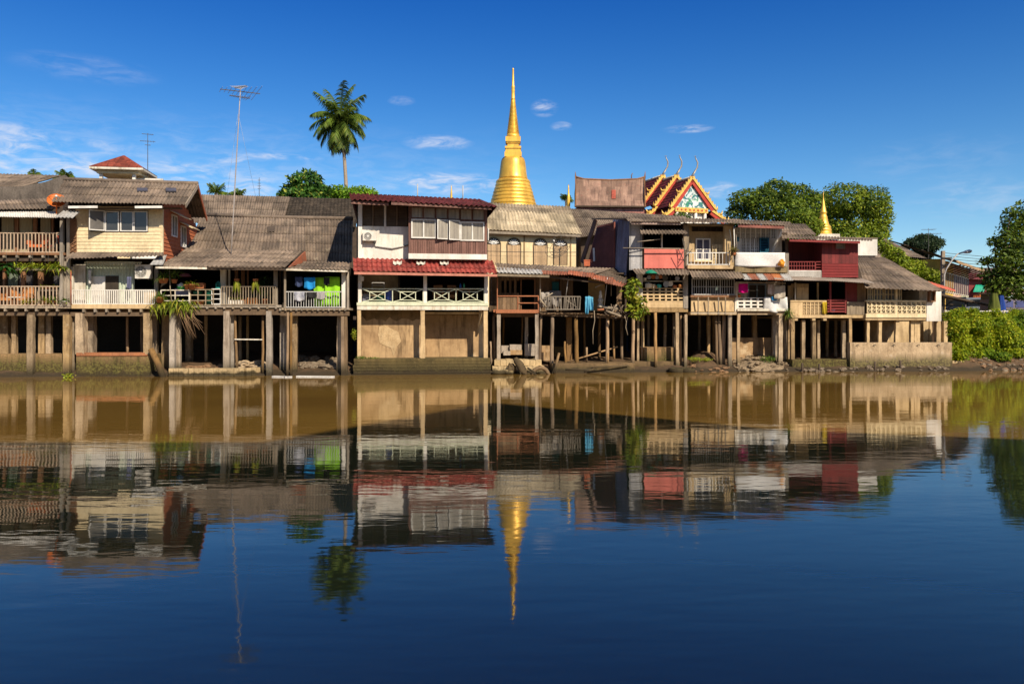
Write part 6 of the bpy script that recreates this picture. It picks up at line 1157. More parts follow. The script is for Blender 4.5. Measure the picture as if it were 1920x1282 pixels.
cloth(K, 1542, 566, 1550, 588, -.1, cmat('cloth_yellow', (.5, .36, .02), (.4, .28, .02)), 'hanging_towel', 'mustard yellow towel hanging over the beige pierced balcony', 'laundry', G3, seed=20); f = K.sub(K.at(1561, 586, .15)); MB().lathe([(.12, 0), (.16, .24), (.17, .25), (.14, .25)], 14).build('bucket', mt('bucket_blue', (.1, .25, .5), rough=.4, grime=0), None, f, 'blue bucket behind the dark red plank railing', 'bucket')
stilts(K, r, [(1483.5, 1490)], 597, .0, CON); stilts(K, r, [(1504, 1510), (1523.5, 1530)], 600, .2, CON); stilts(K, r, [(1532.5, 1537.5), (1580, 1586)], 600, .9, CON); stilts(K, r, [(1592, 1597.5)], 597, .0, CON); stilts(K, r, [(1550, 1554), (1566, 1570)], 600, 3.0, CON); part('rear_wall', MB().box(K.at(1478, 600, 6).x, K.at(1628, 600, 6).x, 6, 6.2, .2, 3.9), DARK, r)
f = K.sub(K.at(1479, 592, -.2)); rr = thing('fern_clump', 'small fern with hanging roots at the left corner of the beige pierced balcony', 'fern', f); rn = random.Random(2); mb = MB()
for i in range(70): a_ = rn.uniform(0, 6.3); mb.blade((rn.gauss(0, .12), 0, rn.uniform(-.1, .4)), (cos(a_), sin(a_)*.7-.3, rn.uniform(-.2, 1)), rn.uniform(.2, .45), .05, .9)
mb.build('foliage', LEAF2, rr); mb = MB(); [mb.path([(rn.uniform(-.1, .2), 0, 0), (rn.uniform(0, .4), 0, -.9)], .012, 4) for i in range(6)]; mb.build('aerial_roots', ROOTC, rr)
f = K.sub(K.at(1480, 690, -.3)); f.o.z = -.3; u0, u1 = K.at(1486, 690, -.3).x, K.at(1596, 690, -.3).x; MB().box(u0, u1, -.3, 1.0, -.4, K.at(1540, 674, -.3).z).build('retaining_wall', MOSSW, None, K, 'low mossy river wall under the dark red plank house', 'river wall', 'river walls under the houses')
Wb = Fr(1610, 56, 5); r = thing('white_block', 'plain white rooftop block standing behind the dark red plank house', 'building', Wb); u0, u1, z0, z1 = Wb.rect(1570, 447.5, 1645, 479, 0); part('wall', MB().box(u0, u1, 0, 3, z0, z1), WHITE, r); part('coping', MB().box(u0-.03, u1+.03, -.04, 3.05, z1+.003, z1+.07), WGR, r); part('lower_wall', MB().box(u0+.1, u1-.1, .12, 2.9, 2.8, z0-.003), WDK, r)
# ================================================================== cream house at the right end
L = Fr(1690, 46.6, 5)
r = thing('stilt_house', 'cream end house with a slash-pattern balustrade under a wide grey hipped roof', 'house', L, 'stilt houses along the river')
roof(L, r, (1622, 540, -.9), (1770, 546, -.9), (1658, 483, 4.2), (1604, 481, 4.2), RG, seed=111, pitch=.2, sag=.03)
tr, br = L.at(1658, 483, 4.2), L.at(1770, 546, -.9); part('hip_roof', MB().sheet(br, V((br.x, 7.5, br.z+.1)), tr+V((0, 1, 0)), tr, seed=112), RG, r)
shell(L, r, 1624, 1737, 540, 1.1, 6, zb=3.2); u0, u1, z0, z1 = L.rect(1737.5, 543, 1765, 602, .0); part('end_wall', MB().box(u0, u1, .0, 5.8, z0, z1), WHITE, r)
blockwall(L, r, 1626, 566, 1678, 587, .0, 6, 3, CREAM, 'slash', .1); blockwall(L, r, 1682, 566.5, 1736, 587.5, .0, 6, 3, CREAM, 'slash', .1); panel(L, r, 'pier', 1678.3, 565, 1682, 588, -.02, CREAM, .14); panel(L, r, 'coping', 1624, 563, 1737, 565.8, -.04, CREAM, .18); panel(L, r, 'parapet', 1624, 588, 1737, 595.5, -.02, CREAM, .16)
u0, u1, z0, z1 = L.rect(1624, 596, 1765, 600, .0); part('floor', MB().box(u0, u1-.05, .05, 5.7, z0, z1), BEI, r)
for x0, x1, c_ in ((1626, 1636, 2), (1638, 1656, 3), (1658, 1678, 3), (1681, 1690, 2)): window(L, r, x0, 541, x1, 563, .4, c_, 2, fmat=CREAM, gmat=mt('screen_dim', (.1, .095, .1), (.2, .2, .21), scale=5, rough=.4, grime=0), fw=.045)
panel(L, r, 'door_panel', 1724, 544, 1737, 564, .4, WHITE, .06); part('post', MB().bar(L.at(1680, 541, .1), L.at(1680, 564, .1), .12), CREAM, r)
w_ = window(L, r, 1739, 545, 1751, 566, -.03, 1, 1, fmat=WBR, gmat=mt('pane_pale', (.35, .38, .33), rough=.2, grime=0), fw=.07, proud=.2)
stilts(L, r, [(1626, 1631), (1648, 1654), (1680, 1686.5)], 600, .2, BEI, ybot=643); stilts(L, r, [(1708, 1714), (1714.5, 1719), (1719.5, 1725)], 600, .3, BEI, ybot=643); stilts(L, r, [(1756, 1764), (1770, 1777)], 602, .3, BEI, ybot=643); stilts(L, r, [(1732, 1741), (1743, 1748)], 602, 2.0, BEI, ybot=643); part('rear_wall', MB().box(L.at(1600, 600, 6).x, L.at(1700, 600, 6).x, 4.5, 4.7, .2, 3.9), BEI, r)
p, q = L.at(1664, 640, .6), L.at(1678, 612, .6); part('brace', MB().bar(p, q, .06), BEI, r)
u0, u1, z0, z1 = L.rect(1594, 642, 1785, 672, -.3); MB().box(u0, u1, -.3, .1, -.5, z1).build('retaining_wall', mt('river_wall_cream', (.5, .38, .25), (.36, .26, .16), scale=1.0, rough=.9, grime=.7, gc=(.12, .085, .05), hi=(.5, .42, .32), bump=.4, moss=(.45, 1.05, (.1, .085, .03))), None, L, 'long stained concrete river wall under the cream end house', 'river wall', 'river walls under the houses')
for x in (1606, 1638, 1674, 1720, 1757): MB().path([L.at(x, 647, -.36), L.at(x+4, 646, -.38), L.at(x+4.5, 648.5, -.4)], .02, 5).build('weep_pipe', STEELD, None, L, 'small dark weep pipe poking from the long stained river wall', 'pipe', 'weep pipes along the river wall')
G7 = 'stakes in the water before the right river wall'
for x, y, lab in ((1504, 680, 'thin stake in the water below the fern, leftmost before the right wall'), (1640, 678, 'stake in the water before the dark patch of the stained wall'), (1688, 676, 'tallest dark stake before the stained river wall'), (1536, 682, 'thin stake in front of the low mossy wall, below the dark gap')): p = L.at(x, y, -.7); MB().path([p, (p.x+.03, -.7, -.4)], .06, 7).build('stake', WDK, None, L, lab, 'stake', G7)
rubble(L, 1490, 1780, 690, 697, -.95, -.45, 40, .07, .2, 'dark stone along the waterline before the right river walls', 25, mt('dark_stone', (.13, .09, .06)))
u0, u1, z0, z1 = L.rect(1784, 676, 1818, 690, .2); MB().box(u0, u1, -.2, 1.6, -.3, z0+.1).box(u0, u1-.4, .1, 1.6, z0+.1, z1).build('bank_steps', BLK, None, L, 'short pale steps to the water at the right end of the river wall', 'steps')
# ================================================================== golden stupas
GOLD = mt('gold_leaf', (.95, .56, .085), (.85, .47, .065), scale=.5, rough=.4, metal=.4, grime=.5, gc=(.36, .17, .03), gscale=.35, bump=.04, spec=.6, fine=.12)
GOLDP = mt('gold_trim', (.85, .56, .12), (.5, .2, .04), scale=5, rough=.5, metal=.3, grime=.15, bump=.1, spec=.5)
Q = Fr(962, 106, 0); mpp = 106/FPX; r = thing('stupa', 'tall golden bell-shaped stupa with a ringed spire, highest point of the skyline', 'stupa', Q)
zy = lambda y: CH+(HY-y)/FPX*106
def lat(pts): return [(rp*mpp, zy(y)) for y, rp in pts]
rings = [(196-0, 0)]
MB().lathe(lat([(128, .9), (129.5, 1.9), (131, 1.6), (160, 2.3), (162, 3.2), (164, 3.6), (166, 3.0), (170, 3.6), (172, 3.2), (185, 3.6), (187, 4.4)][::-1]), 20).build('spire_tip', GOLD, r)
pts = []
for i in range(26):
    f = i/26; y0 = 187+(252-187)*f; R0 = 4.0+7.3*f**1.1; pts += [(y0, R0*.92), (y0+.5, R0*1.04), (y0+1.7, R0*1.08), (y0+2.2, R0*.95)]
MB().lathe(lat(pts[::-1]), 28).build('ringed_cone', GOLD, r)
MB().lathe(lat([(252, 11.6), (256, 12.5), (259, 13.2)][::-1]), 28).build('lotus_collar', GOLD, r)
mb = MB(); sq = lambda y0, y1, h: mb.box(-h*mpp, h*mpp, -h*mpp, h*mpp, zy(y1), zy(y0))
sq(259, 268, 14); sq(268.02, 270.5, 12.5); sq(270.52, 277, 10.5); sq(277.02, 281, 15); sq(281.02, 284, 13.5); sq(284.02, 288, 14.5); sq(288.02, 297, 16); mb.build('square_throne', GOLD, r)
MB().lathe(lat([(295, 15.5), (296.5, 19), (299, 21.3), (304, 22.8), (315, 24.3), (326, 25.5), (334, 26.8), (337.5, 28)][::-1]), 48).build('bell', GOLD, r)
pts = [(337.5, 28.5), (339, 31), (341.5, 32.3), (344, 32.2), (345.2, 31)]
for y0, R0 in ((346, 33), (352.5, 35), (359, 37), (366, 38.8), (373, 41.0), (380, 43)): pts += [(y0, R0-.7), (y0+.8, R0), (y0+3.2, R0+.7), (y0+5.2, R0+.5), (y0+6, R0-.2)]
pts += [(390, 46), (410, 52), (440, 60), (470, 66), (600, 70)]; MB().lathe(lat(pts[::-1]), 48).build('base_rings', GOLD, r)
def small_stupa(x, D_, prof, lab, base=None, grp=None):
    q = Fr(x, D_, 0); m = D_/FPX; r_ = thing('small_stupa', lab, 'stupa', q, grp); z = lambda y: CH+(HY-y)/FPX*D_
    MB().lathe([(rp*m, z(y)) for y, rp in prof[::-1]], 24).build('body', GOLD, r_)
    if base: y0, h = base; MB().box(-h*m, h*m, -h*m, h*m, 2.8, z(y0)).build('platform', WHITD, r_)
small_stupa(1543.8, 86, [(357, .3), (368, .6), (374, 1.0), (376, 1.6), (385, 3.0), (396, 5.2), (397.5, 5.8), (399, 6.6), (400.5, 5.2), (405, 6), (406.5, 7.4), (408, 7.2), (415, 8.5), (422, 10.5), (424.5, 13), (427, 13.8), (428.5, 12.6), (430, 14.2), (433, 14.8), (434.5, 13.4), (436, 14.8), (438.5, 15), (440, 18), (460, 20)], 'small golden stupa before the right-hand pair of big trees', (441, 22))
small_stupa(1066, 80, [(346, .6), (352, 1.1), (365, 2), (367, 2.5), (369, 2.9), (380, 3.5), (386, 3.2), (388, 2.5), (390, 3.6), (392, 2.6), (395, 2.0), (399, 3.4), (440, 5)], 'slender golden finial beside the wooden Thai hall roof')
small_stupa(846.3, 100, [(347, .3), (352, .8), (358, 1.3), (368, 2.2), (380, 3), (420, 5)], 'thin pale golden finial behind the maroon roof')
# ================================================================== wooden hall and gabled temple
Th = Fr(1145, 78, 3); r = thing('wooden_hall', 'old Thai wooden hall with a steep brown shingle roof and thin end finials', 'temple hall', Th)
SHG = mt('shingle_mauve', (.3, .19, .14), (.21, .13, .1), scale=1.6, rough=.9, grime=0, uvsheet=(.42, 1.1), hi=(.3, .1, .07), gc=(.1, .06, .05))
tl, tm, tr, br, bl = Th.at(1079, 333, 2.5), Th.at(1145, 337, 2.5), Th.at(1209, 333, 2.5), Th.at(1208, 386.5, 0), Th.at(1081, 386.5, 0); mb = MB(); nu, nv = 46, 22; vs = []; uvs = []
for j in range(nv+1):
    for i in range(nu+1):
        u, v = i/nu, j/nv; p = bl.lerp(br, u).lerp(tl.lerp(tr, u), v); p.z -= .42*(1-(2*u-1)**2)*v*.5; p.y += .5*sin(pi*v)*.6; p.z += -.25*sin(pi*v) + (.02 if j % 3 == 0 else 0)
        vs.append(p); uvs.append((u*6.8, v*4.2))
mb.add(vs, [(j*(nu+1)+i, j*(nu+1)+i+1, (j+1)*(nu+1)+i+1, (j+1)*(nu+1)+i) for j in range(nv) for i in range(nu)], uvs); part('roof', mb, SHG, r)
def hall(u, v, dz=.05):
    p = bl.lerp(br, u).lerp(tl.lerp(tr, u), v); p.z += -.42*(1-(2*u-1)**2)*v*.5-.25*sin(pi*v)+dz; p.y += .3*sin(pi*v)-dz*.6; return p
part('roof_patch', MB().slab([hall(.525, .36), hall(.585, .36), hall(.585, .68), hall(.525, .68)], .04), mt('shingle_red', (.42, .09, .06), (.3, .08, .05), rough=.85), r)
for s, x in ((-1, 1079), (1, 1209.5)):
    a, b = Th.at(x, 388, -.1), Th.at(x-.5*s, 332, 2.5); top = Th.at(x+.3*s, 322, 2.5); part('barge_board', MB().path([a, a.lerp(b, .5)+V((0, .2, -.15)), b, top], [.09, .09, .09, .02], 6), WBR, r)
part('ridge', MB().path([Th.at(1080, 332, 2.5), Th.at(1095, 336, 2.5), Th.at(1145, 338, 2.5), Th.at(1195, 336, 2.5), Th.at(1209, 332, 2.5)], .1, 6), WBR, r); MB().path([Th.at(1184, 336, 2.6), Th.at(1184, 329, 2.6), Th.at(1186, 325, 2.6)], .05, 5).build('ridge_finial', WBR, r)
u0, u1, z0, z1 = Th.rect(1081, 389, 1208, 400, .3); part('wall', MB().box(u0, u1, .3, 5, 3, z1), mt('mauve_wall', (.45, .2, .17), (.36, .17, .14), scale=1, plank=('X', .3)), r); part('eave', MB().box(u0-.1, u1+.1, -.1, .3, z1-.02, z1+.12), WDK, r)
Tm = Fr(1298, 90, 20); r = thing('temple', 'Thai temple with three stepped maroon gables edged in gold and curved finials', 'temple', Tm)
MAR = mt('temple_tile_maroon', (.2, .03, .035), (.14, .022, .026), scale=1.5, rough=.6, grime=0, uvsheet=(.5, .35), gc=(.06, .012, .014)); REDG = mt('gable_red', (.45, .05, .03), rough=.6, grime=.15)
FIN = mt('finial_silver', (.42, .38, .34), rough=.4, metal=.3, grime=.3)
def chofa(mb, p, h):
    mb.path([p, p+V((.12*h, 0, .18*h)), p+V((.3*h, 0, .45*h)), p+V((.32*h, 0, .7*h)), p+V((.2*h, 0, .9*h)), p+V((.22*h, 0, h)), p+V((.12*h, 0, .97*h))], [.13, .12, .10, .085, .06, .05, .02], 7)
def verge(root, A_, B_, dep, side):
    """gilded verge board with flame teeth, from the apex A_ down to the eave B_"""
    t = (B_-A_).normalized(); up = V((-t.z, 0, t.x)) if side > 0 else V((t.z, 0, -t.x)); up = up if up.z > 0 else -up; L = (B_-A_).length; mb = MB(); n = max(5, int(L/.42)); mb.bar(A_, B_, .2, .28)
    for i in range(n):
        c = A_.lerp(B_, (i+.3)/n)+up*.12; c2 = A_.lerp(B_, (i+.85)/n)+up*.12; tip = A_.lerp(B_, (i+.15)/n)+up*.34; y = V((0, .06, 0)); mb.add([c-y, c2-y, tip-y, c+y, c2+y, tip+y], [(0, 1, 2), (5, 4, 3), (0, 3, 4, 1), (1, 4, 5, 2), (2, 5, 3, 0)])
    mb.path([B_-t*.1, B_+t*.25, B_+t*.45+V((0, 0, .25)), B_+t*.4+V((0, 0, .62))], [.16, .17, .11, .02], 6); mb.path([A_.lerp(B_, .55)+up*.1, A_.lerp(B_, .6)+up*.45, A_.lerp(B_, .56)+up*.75], [.14, .1, .02], 6); part('gilded_verge', mb, GOLDP, root)
    part('verge_soffit', MB().bar(A_-up*.24+V((0, .08, 0)), B_-up*.36+V((0, .08, 0)), .16, .5), REDG, root)
ap = Tm.at(1298, 332, 0); lf = Tm.at(1259, 386, 0); rt = Tm.at(1341, 391, 0)
ap.y = lf.y = rt.y = 0
for k, (dy, dz, ex) in enumerate(((0, 0, 0), (3.3, .75, .1), (6.4, 1.3, .2))):
    A_ = ap+V((0, dy, dz)); Lf = lf+V((-ex, dy, dz*.8)); Rt = rt+V((ex, dy, dz*.8)); ln = 3.6 if k < 2 else 7.0
    for e, sgn in ((Lf, -1), (Rt, 1)): a_, b_ = e, e+V((0, ln, 0)); c_, d_ = A_+V((0, ln, 0)), A_+V((0, 0, 0)); q = (a_, b_, c_, d_) if sgn > 0 else (b_, a_, d_, c_); part('roof', MB().sheet(*q, pitch=.3, amp=.03, row=.5, seed=120+k), MAR, r)
    verge(r, A_, Lf, dy, -1); verge(r, A_, Rt, dy, 1); mb = MB(); chofa(mb, A_+V((-.05, 0, .05)), 2.35); part('finial', mb, FIN, r); part('ridge_cap', MB().path([A_, A_+V((0, ln, 0))], .14, 6), WHITD, r)
    if k < 2 or 1:                                            # lower roof tier
        L1, L2 = Lf+V((.35, .1, -.25)), Lf+V((-1.6, .1, -1.75)); R1, R2 = Rt+V((-.35, .1, -.25)), Rt+V((1.5, .1, -1.25)); part('lower_roof', MB().sheet(L2+V((0, ln, 0)), L2, L1, L1+V((0, ln, 0)), pitch=.3, amp=.03, row=.5), MAR, r); part('lower_roof', MB().sheet(R2, R2+V((0, ln, 0)), R1+V((0, ln, 0)), R1, pitch=.3, amp=.03, row=.5), MAR, r)
        verge(r, L1, L2, dy, -1)
        if k == 0: verge(r, R1, R2, dy, 1)
def mural():
    m = bpy.data.materials.new('gable_mural'); m.use_nodes = True; T = NT(m.node_tree); P = T.nt.nodes['Principled BSDF']; ob = T.n('ShaderNodeTexCoord').outputs['Object']
    n1 = T.n('ShaderNodeTexNoise', {'Vector': ob, 'Scale': 1.1, 'Detail': 3.0, 'Distortion': 1.5}).outputs[0]; v = T.n('ShaderNodeTexNoise', {'Vector': ob, 'Scale': 2.2, 'Detail': 5.0, 'Distortion': 1.0}).outputs[0]
    c = T.mix(T.ss(n1, .44, .54), (.02, .14, .17), (.6, .66, .64)); c = T.mix(T.ss(v, .56, .62), c, (.02, .22, .11)); c = T.mix(T.ss(v, .33, .29), c, (.5, .08, .04)); T.nt.links.new(c, P.inputs[0]); P.inputs['Roughness'].default_value = .6; return m
part('tympanum', MB().prism([(lf.x+.35, lf.z-.1), (rt.x-.35, rt.z-.1), (ap.x, ap.z-.45)], .25, .4), mural(), r)
bx0, bx1 = Tm.at(1264, 398, .2).x, Tm.at(1325, 398, .2).x; bz1, bz0 = lf.z-.1, lf.z-.62; mb = MB().box(bx0, bx1, -.1, .5, bz0, bz1); part('frieze', mb, GOLDP, r)
for i in range(8): x = bx0+(bx1-bx0)*(i+.5)/8; MB().prism([(x-.12, (bz0+bz1)/2), (x, bz0+.1), (x+.12, (bz0+bz1)/2), (x, bz1-.1)], -.13, -.1).build('rosette', REDG, r)
part('wall', MB().box(bx0+.1, bx1-.1, .35, 14, 3, bz0-.02), WHITE, r)
for i in range(4): x = bx0+.3+(bx1-bx0-.6)*i/3; MB().path([(x, .1, 3), (x, .1, bz0)], .17, 10).build('column', WHITE, r)
part('side_wall', MB().box(lf.x-.8, bx0, .8, 14, 3, lf.z-1.6), WHITE, r); part('side_wall', MB().box(bx1, rt.x+.8, .8, 14, 3, rt.z-1.3), WHITE, r)
# ================================================================== trees
TRU = mt('bark', (.2, .15, .1), (.12, .09, .06), scale=3, rough=.95, bump=.8, grime=.3); PTRU = mt('palm_bark', (.36, .29, .22), (.26, .2, .15), scale=4, rough=.95, stretch=(1, 1, 3), grime=.3)
def tree(name, lab, fr, xb, blobs, count, size, lm, zb=2.9, tr=.35, seed=0, shell=.55, group=None, cat='tree', lean=0.0, up=.35):
    m = fr.o.y/FPX; o = fr.at(xb, 600, 0); o.z = zb; f = fr.sub(o); r_ = thing(name, lab, cat, f, group); B_ = []
    for x, y, rx, ry in blobs: p = fr.at(x, y, 0)-o; B_.append(((p.x, random.Random(seed+x).uniform(-.5, .5)*rx*m, p.z), (rx*m, rx*m*.9, ry*m)))
    MB().leaves(B_, count, size, seed, shell=shell, up=up).build('crown', lm, r_)
    zc = min(b[0][2] for b in B_)*.75; top = V((lean, 0, max(.4, zc))); mb = MB(); mb.path([(0, 0, 0), (lean*.3, .05, top.z*.5), top], [tr*1.3, tr, tr*.85], 8)
    for c, rr_ in B_: mb.path([top-V((0, 0, .1)), top.lerp(V(c), .5)+V((0, 0, .2)), V(c)], [tr*.6, tr*.35, tr*.1], 5)
    mb.build('trunk', TRU, r_); return r_
BIG = leafmat('leaf_big', (.165, .245, .022), (.055, .1, .013), (.26, .31, .03), sc=.32, tr=.42); BIG2 = leafmat('leaf_big_yellow', (.23, .3, .02), (.085, .145, .014), (.33, .36, .03), sc=.34, tr=.42)
tr1 = Fr(1450, 95, 0)
tree('broad_tree', 'big dark broad-crowned tree just right of the temple gable', tr1, 1455, [(1455, 362, 34, 25), (1400, 378, 32, 25), (1428, 385, 35, 30), (1495, 368, 38, 26), (1520, 390, 26, 28), (1383, 410, 24, 26), (1400, 440, 26, 24), (1440, 425, 32, 28), (1480, 400, 34, 30), (1505, 425, 30, 28), (1372, 440, 14, 16), (1470, 455, 50, 24)], 17000, .42, BIG, tr=.55, seed=1, shell=.6, group='big trees behind the houses')
tr2 = Fr(1600, 100, 0)
tree('broad_tree', 'big yellowish-green round tree behind the small golden stupa', tr2, 1600, [(1580, 378, 44, 32), (1545, 385, 22, 26), (1628, 382, 34, 28), (1645, 405, 28, 30), (1655, 430, 18, 18), (1600, 415, 55, 38), (1565, 430, 40, 36), (1630, 445, 30, 22), (1590, 455, 50, 26), (1540, 430, 24, 34)], 19000, .42, BIG2, tr=.55, seed=2, shell=.62, group='big trees behind the houses')
tree('shrub_tree', 'low bushy tree crown in front of the big trees, left of the small stupa', Fr(1500, 84, 0), 1500, [(1495, 412, 26, 17), (1522, 425, 24, 20), (1475, 430, 22, 16)], 3600, .36, BIG2, seed=3, shell=.5)
MANG = leafmat('leaf_mango', (0.060, 0.150, 0.018), (0.030, 0.090, 0.015), (0.360, 0.405, 0.060), sc=.9)
tree('mango_tree', 'round glossy mango tree showing above the grey roofs left of the coconut palm', Fr(572, 74, 0), 575, [(575, 346, 32, 23), (550, 362, 22, 16), (596, 362, 22, 18), (575, 372, 40, 20), (533, 366, 13, 11)], 3400, .52, MANG, seed=4, shell=.6)
tree('leafy_tree', 'low bright green tree behind the palm trunk and maroon roof', Fr(660, 80, 0), 660, [(640, 362, 26, 12), (675, 360, 26, 11), (695, 366, 16, 9), (620, 366, 16, 10), (660, 370, 40, 10)], 3600, .34, leafmat('leaf_bright', (.17, .32, .015), (.09, .2, .012), (.26, .4, .03), sc=.7), seed=5, shell=.45)
tree('far_tree', 'dark distant tree standing alone at the right, behind a roof antenna', Fr(1730, 130, 0), 1728, [(1735, 448, 22, 9), (1712, 456, 18, 9), (1752, 455, 15, 8), (1730, 463, 26, 12), (1722, 475, 10, 8), (1742, 476, 12, 8), (1700, 460, 8, 6)], 5200, .5, leafmat('leaf_far', (.03, .055, .02), (.018, .035, .014), (.06, .09, .03), sc=.5), seed=6, tr=.3, shell=.35)
tree('leafy_tree', 'bright climbing tree beside the white rooftop block at the right', Fr(1680, 60, 0), 1690, [(1660, 462, 14, 13), (1672, 478, 20, 14), (1690, 492, 22, 13), (1712, 500, 24, 13), (1735, 518, 22, 14), (1700, 515, 22, 14), (1756, 528, 14, 9)], 5200, .24, leafmat('leaf_vine', (.26, .33, .016), (.15, .22, .014), (.38, .4, .04), sc=1.0), seed=7, shell=.3, tr=.15)
tree('shade_tree', 'dark shade tree at the right edge, overhanging the street', Fr(1900, 53.6, 0), 1870, [(1852, 490, 15, 6), (1846, 515, 12, 8), (1905, 420, 30, 28), (1935, 400, 32, 30), (1890, 455, 36, 28), (1945, 455, 50, 40), (1878, 490, 30, 26), (1915, 500, 46, 36), (1870, 525, 26, 24), (1900, 540, 42, 26), (1955, 530, 50, 40), (1858, 535, 16, 16), (1892, 398, 12, 9), (1868, 452, 14, 8), (1990, 430, 50, 70)], 11500, .28, leafmat('leaf_shade', (.11, .17, .015), (.045, .085, .01), (.23, .29, .03), sc=.7), seed=8, shell=.35, tr=.28, zb=3.0)
f = Fr(1290, 70, 0); o = f.at(1280, 408, 0); MB().leaves([((0, 0, 0), (.9, .6, .45))], 600, .2, 4, shell=.2).build('roof_bush', LEAF2, None, f.sub(o), 'small green bush showing below the temple frieze', 'bush')
# palms
PAL = leafmat('leaf_palm', (.12, .185, .022), (.06, .1, .016), (.2, .22, .035), sc=.5, tr=.3); PALD = leafmat('leaf_palm_dry', (.22, .14, .045), (.14, .1, .03), (.3, .2, .06), sc=.6, tr=.3)
def frond(P0, az, el, L, dr, mat, parent, seed, lw=.05, ll=1.0, nl=40):
    rn = random.Random(seed); mb = MB(); pts = [V(P0)]
    for i in range(nl): e_ = max(-1.5, el-dr*((i+1)/nl)**1.3); pts.append(pts[-1]+V((cos(az)*cos(e_), sin(az)*cos(e_), sin(e_)))*L/nl)
    mb.path(pts[::3], [.055*(1-.8*i/(len(pts[::3])-1)) for i in range(len(pts[::3]))], 4)
    for i in range(3, nl+1):
        t = i/nl; tg = (pts[i]-pts[i-1]).normalized(); sd_ = tg.cross(V((0, 0, 1))); sd_ = sd_.normalized() if sd_.length > .05 else V((1, 0, 0)); ln = ll*(.35+.9*sin(pi*min(1, t*.85+.12)))*rn.uniform(.8, 1.1)
        for s in (-1, 1):
            dv = (sd_*s*.75+tg*.55+V((0, 0, -.35-rn.uniform(0, .5)))).normalized(); p = pts[i]; w = sd_.cross(dv).normalized() if False else tg*lw; q = p+dv*ln*.55; e = p+dv*ln+V((0, 0, -ln*.25)); mb.add([p-w*.5, p+w*.5, q+w*.5, e, q-w*.5], [(0, 1, 2, 4), (4, 2, 3)])
    return mb.build('frond', mat, parent)
Pm = Fr(648, 90, 0); r = thing('coconut_palm', 'tall coconut palm rising above the grey roofs', 'palm tree', Pm); tp = [Pm.at(x, y, 0) for x, y in ((648, 600), (650, 450), (650, 380), (648.5, 340), (646, 300), (643, 268), (639, 240), (637.5, 226))]
MB().path(tp, [.3, .26, .23, .21, .19, .17, .16, .22], 10).build('trunk', PTRU, r); c0 = tp[-1]; rn = random.Random(19)
for i in range(44):
    a = i*2.39996+.3; e = RD(86-150*(i/43)**.85)+rn.uniform(-.1, .1); L = rn.uniform(3.4, 4.0)*(1.15 if i < 7 else 1); frond(c0+V((0, 0, .15-  .3*i/43)), a, e, L, .75 if i < 7 else 1.25-.7*max(0, i-22)/21, PALD if i > 41 else PAL, r, i, lw=.1, ll=1.05)
for i in range(8): a = i*.8; MB().rock(c0+V((cos(a)*.3, sin(a)*.3, -.35)), .17, (1, 1, 1.2), i).build('coconut', mt('coconut', (.2, .14, .04), rough=.7), r)
def small_palm(x, D_, ytop, L, lab, n=12, seed=0):
    q = Fr(x, D_, 0); r_ = thing('small_palm', lab, 'palm tree', q); c = q.at(x, ytop, 0); MB().path([(0, 0, 2.9), c], [.2, .15], 8).build('trunk', PTRU, r_); rr_ = random.Random(seed)
    for i in range(n): frond(c, i*2.4+seed, rr_.uniform(.2, 1.4), L*rr_.uniform(.75, 1.1), .55, PAL, r_, i+seed*40, lw=.05, ll=.42, nl=18)
small_palm(405, 72, 362, 1.35, 'small palm tuft showing over the grey ridge left of the tall antenna mast', 14, 1); small_palm(446, 72, 369, .9, 'low palm tuft just right of the tall antenna mast', 10, 2); small_palm(122, 66, 334, .9, 'palm tuft behind the concrete party wall at the left', 10, 3); small_palm(65, 66, 330, .6, 'tiny palm tip behind the far left ridge', 8, 4); small_palm(1062, 84, 375, .8, 'small palm behind the slender golden finial', 12, 5); small_palm(1885, 125, 503, 2.2, 'distant palm above the old concrete block at the right', 12, 6); small_palm(1797, 120, 510, 1.2, 'small distant palm above the long yellow row house', 10, 7)
# ================================================================== pavilion, antennas, lamp
Pv = Fr(240, 72, 8); r = thing('rooftop_pavilion', 'open rooftop pavilion with a red hipped roof on white posts', 'pavilion', Pv); RDR = mt('roof_red_brown', (.25, .055, .03), (.18, .04, .025), scale=2, rough=.8, grime=0, uvsheet=(.35, .3))
a, b = Pv.at(166, 311, 0), Pv.at(268, 315, 0); W_ = b.x-a.x; z_ = (a.z+b.z)/2; ap = V(((a.x+b.x)/2, W_*.47, Pv.at(236, 291, W_*.47).z)); c = [V((a.x, 0, z_)), V((b.x, 0, z_)), V((b.x, W_*.95, z_)), V((a.x, W_*.95, z_))]
mb = MB(); vs = []; 
for i in range(4): mb.add([c[i], c[(i+1) % 4], ap+(c[(i+1) % 4]-ap)*.03, ap+(c[i]-ap)*.03], [(0, 1, 2, 3)], [(0, 0), (W_, 0), (W_*.55, 3), (W_*.45, 3)])
part('roof', mb, RDR, r); part('eave', MB().box(a.x+.02, b.x-.02, .02, W_*.95-.02, z_-.2, z_-.02), WHITD, r); part('soffit', MB().box(a.x+.5, b.x-.5, .5, W_*.95-.5, z_-.5, z_-.2), CREAM, r); zf = z_-2.7
for ix in (a.x+.8, b.x-1.0):
    for iy in (.8, W_*.95-.8): MB().box(ix-.13, ix+.13, iy-.13, iy+.13, 3, z_-.5).build('post', WHITE, r)
part('wall', MB().box(a.x+1.6, b.x-.6, 2.2, W_*.95-.9, 3, z_-.5), CREAM, r); part('parapet', MB().box(b.x-1.2, b.x+1.3, 1.5, 1.7, 3, Pv.at(300, 335, 1.5).z), WHITE, r)
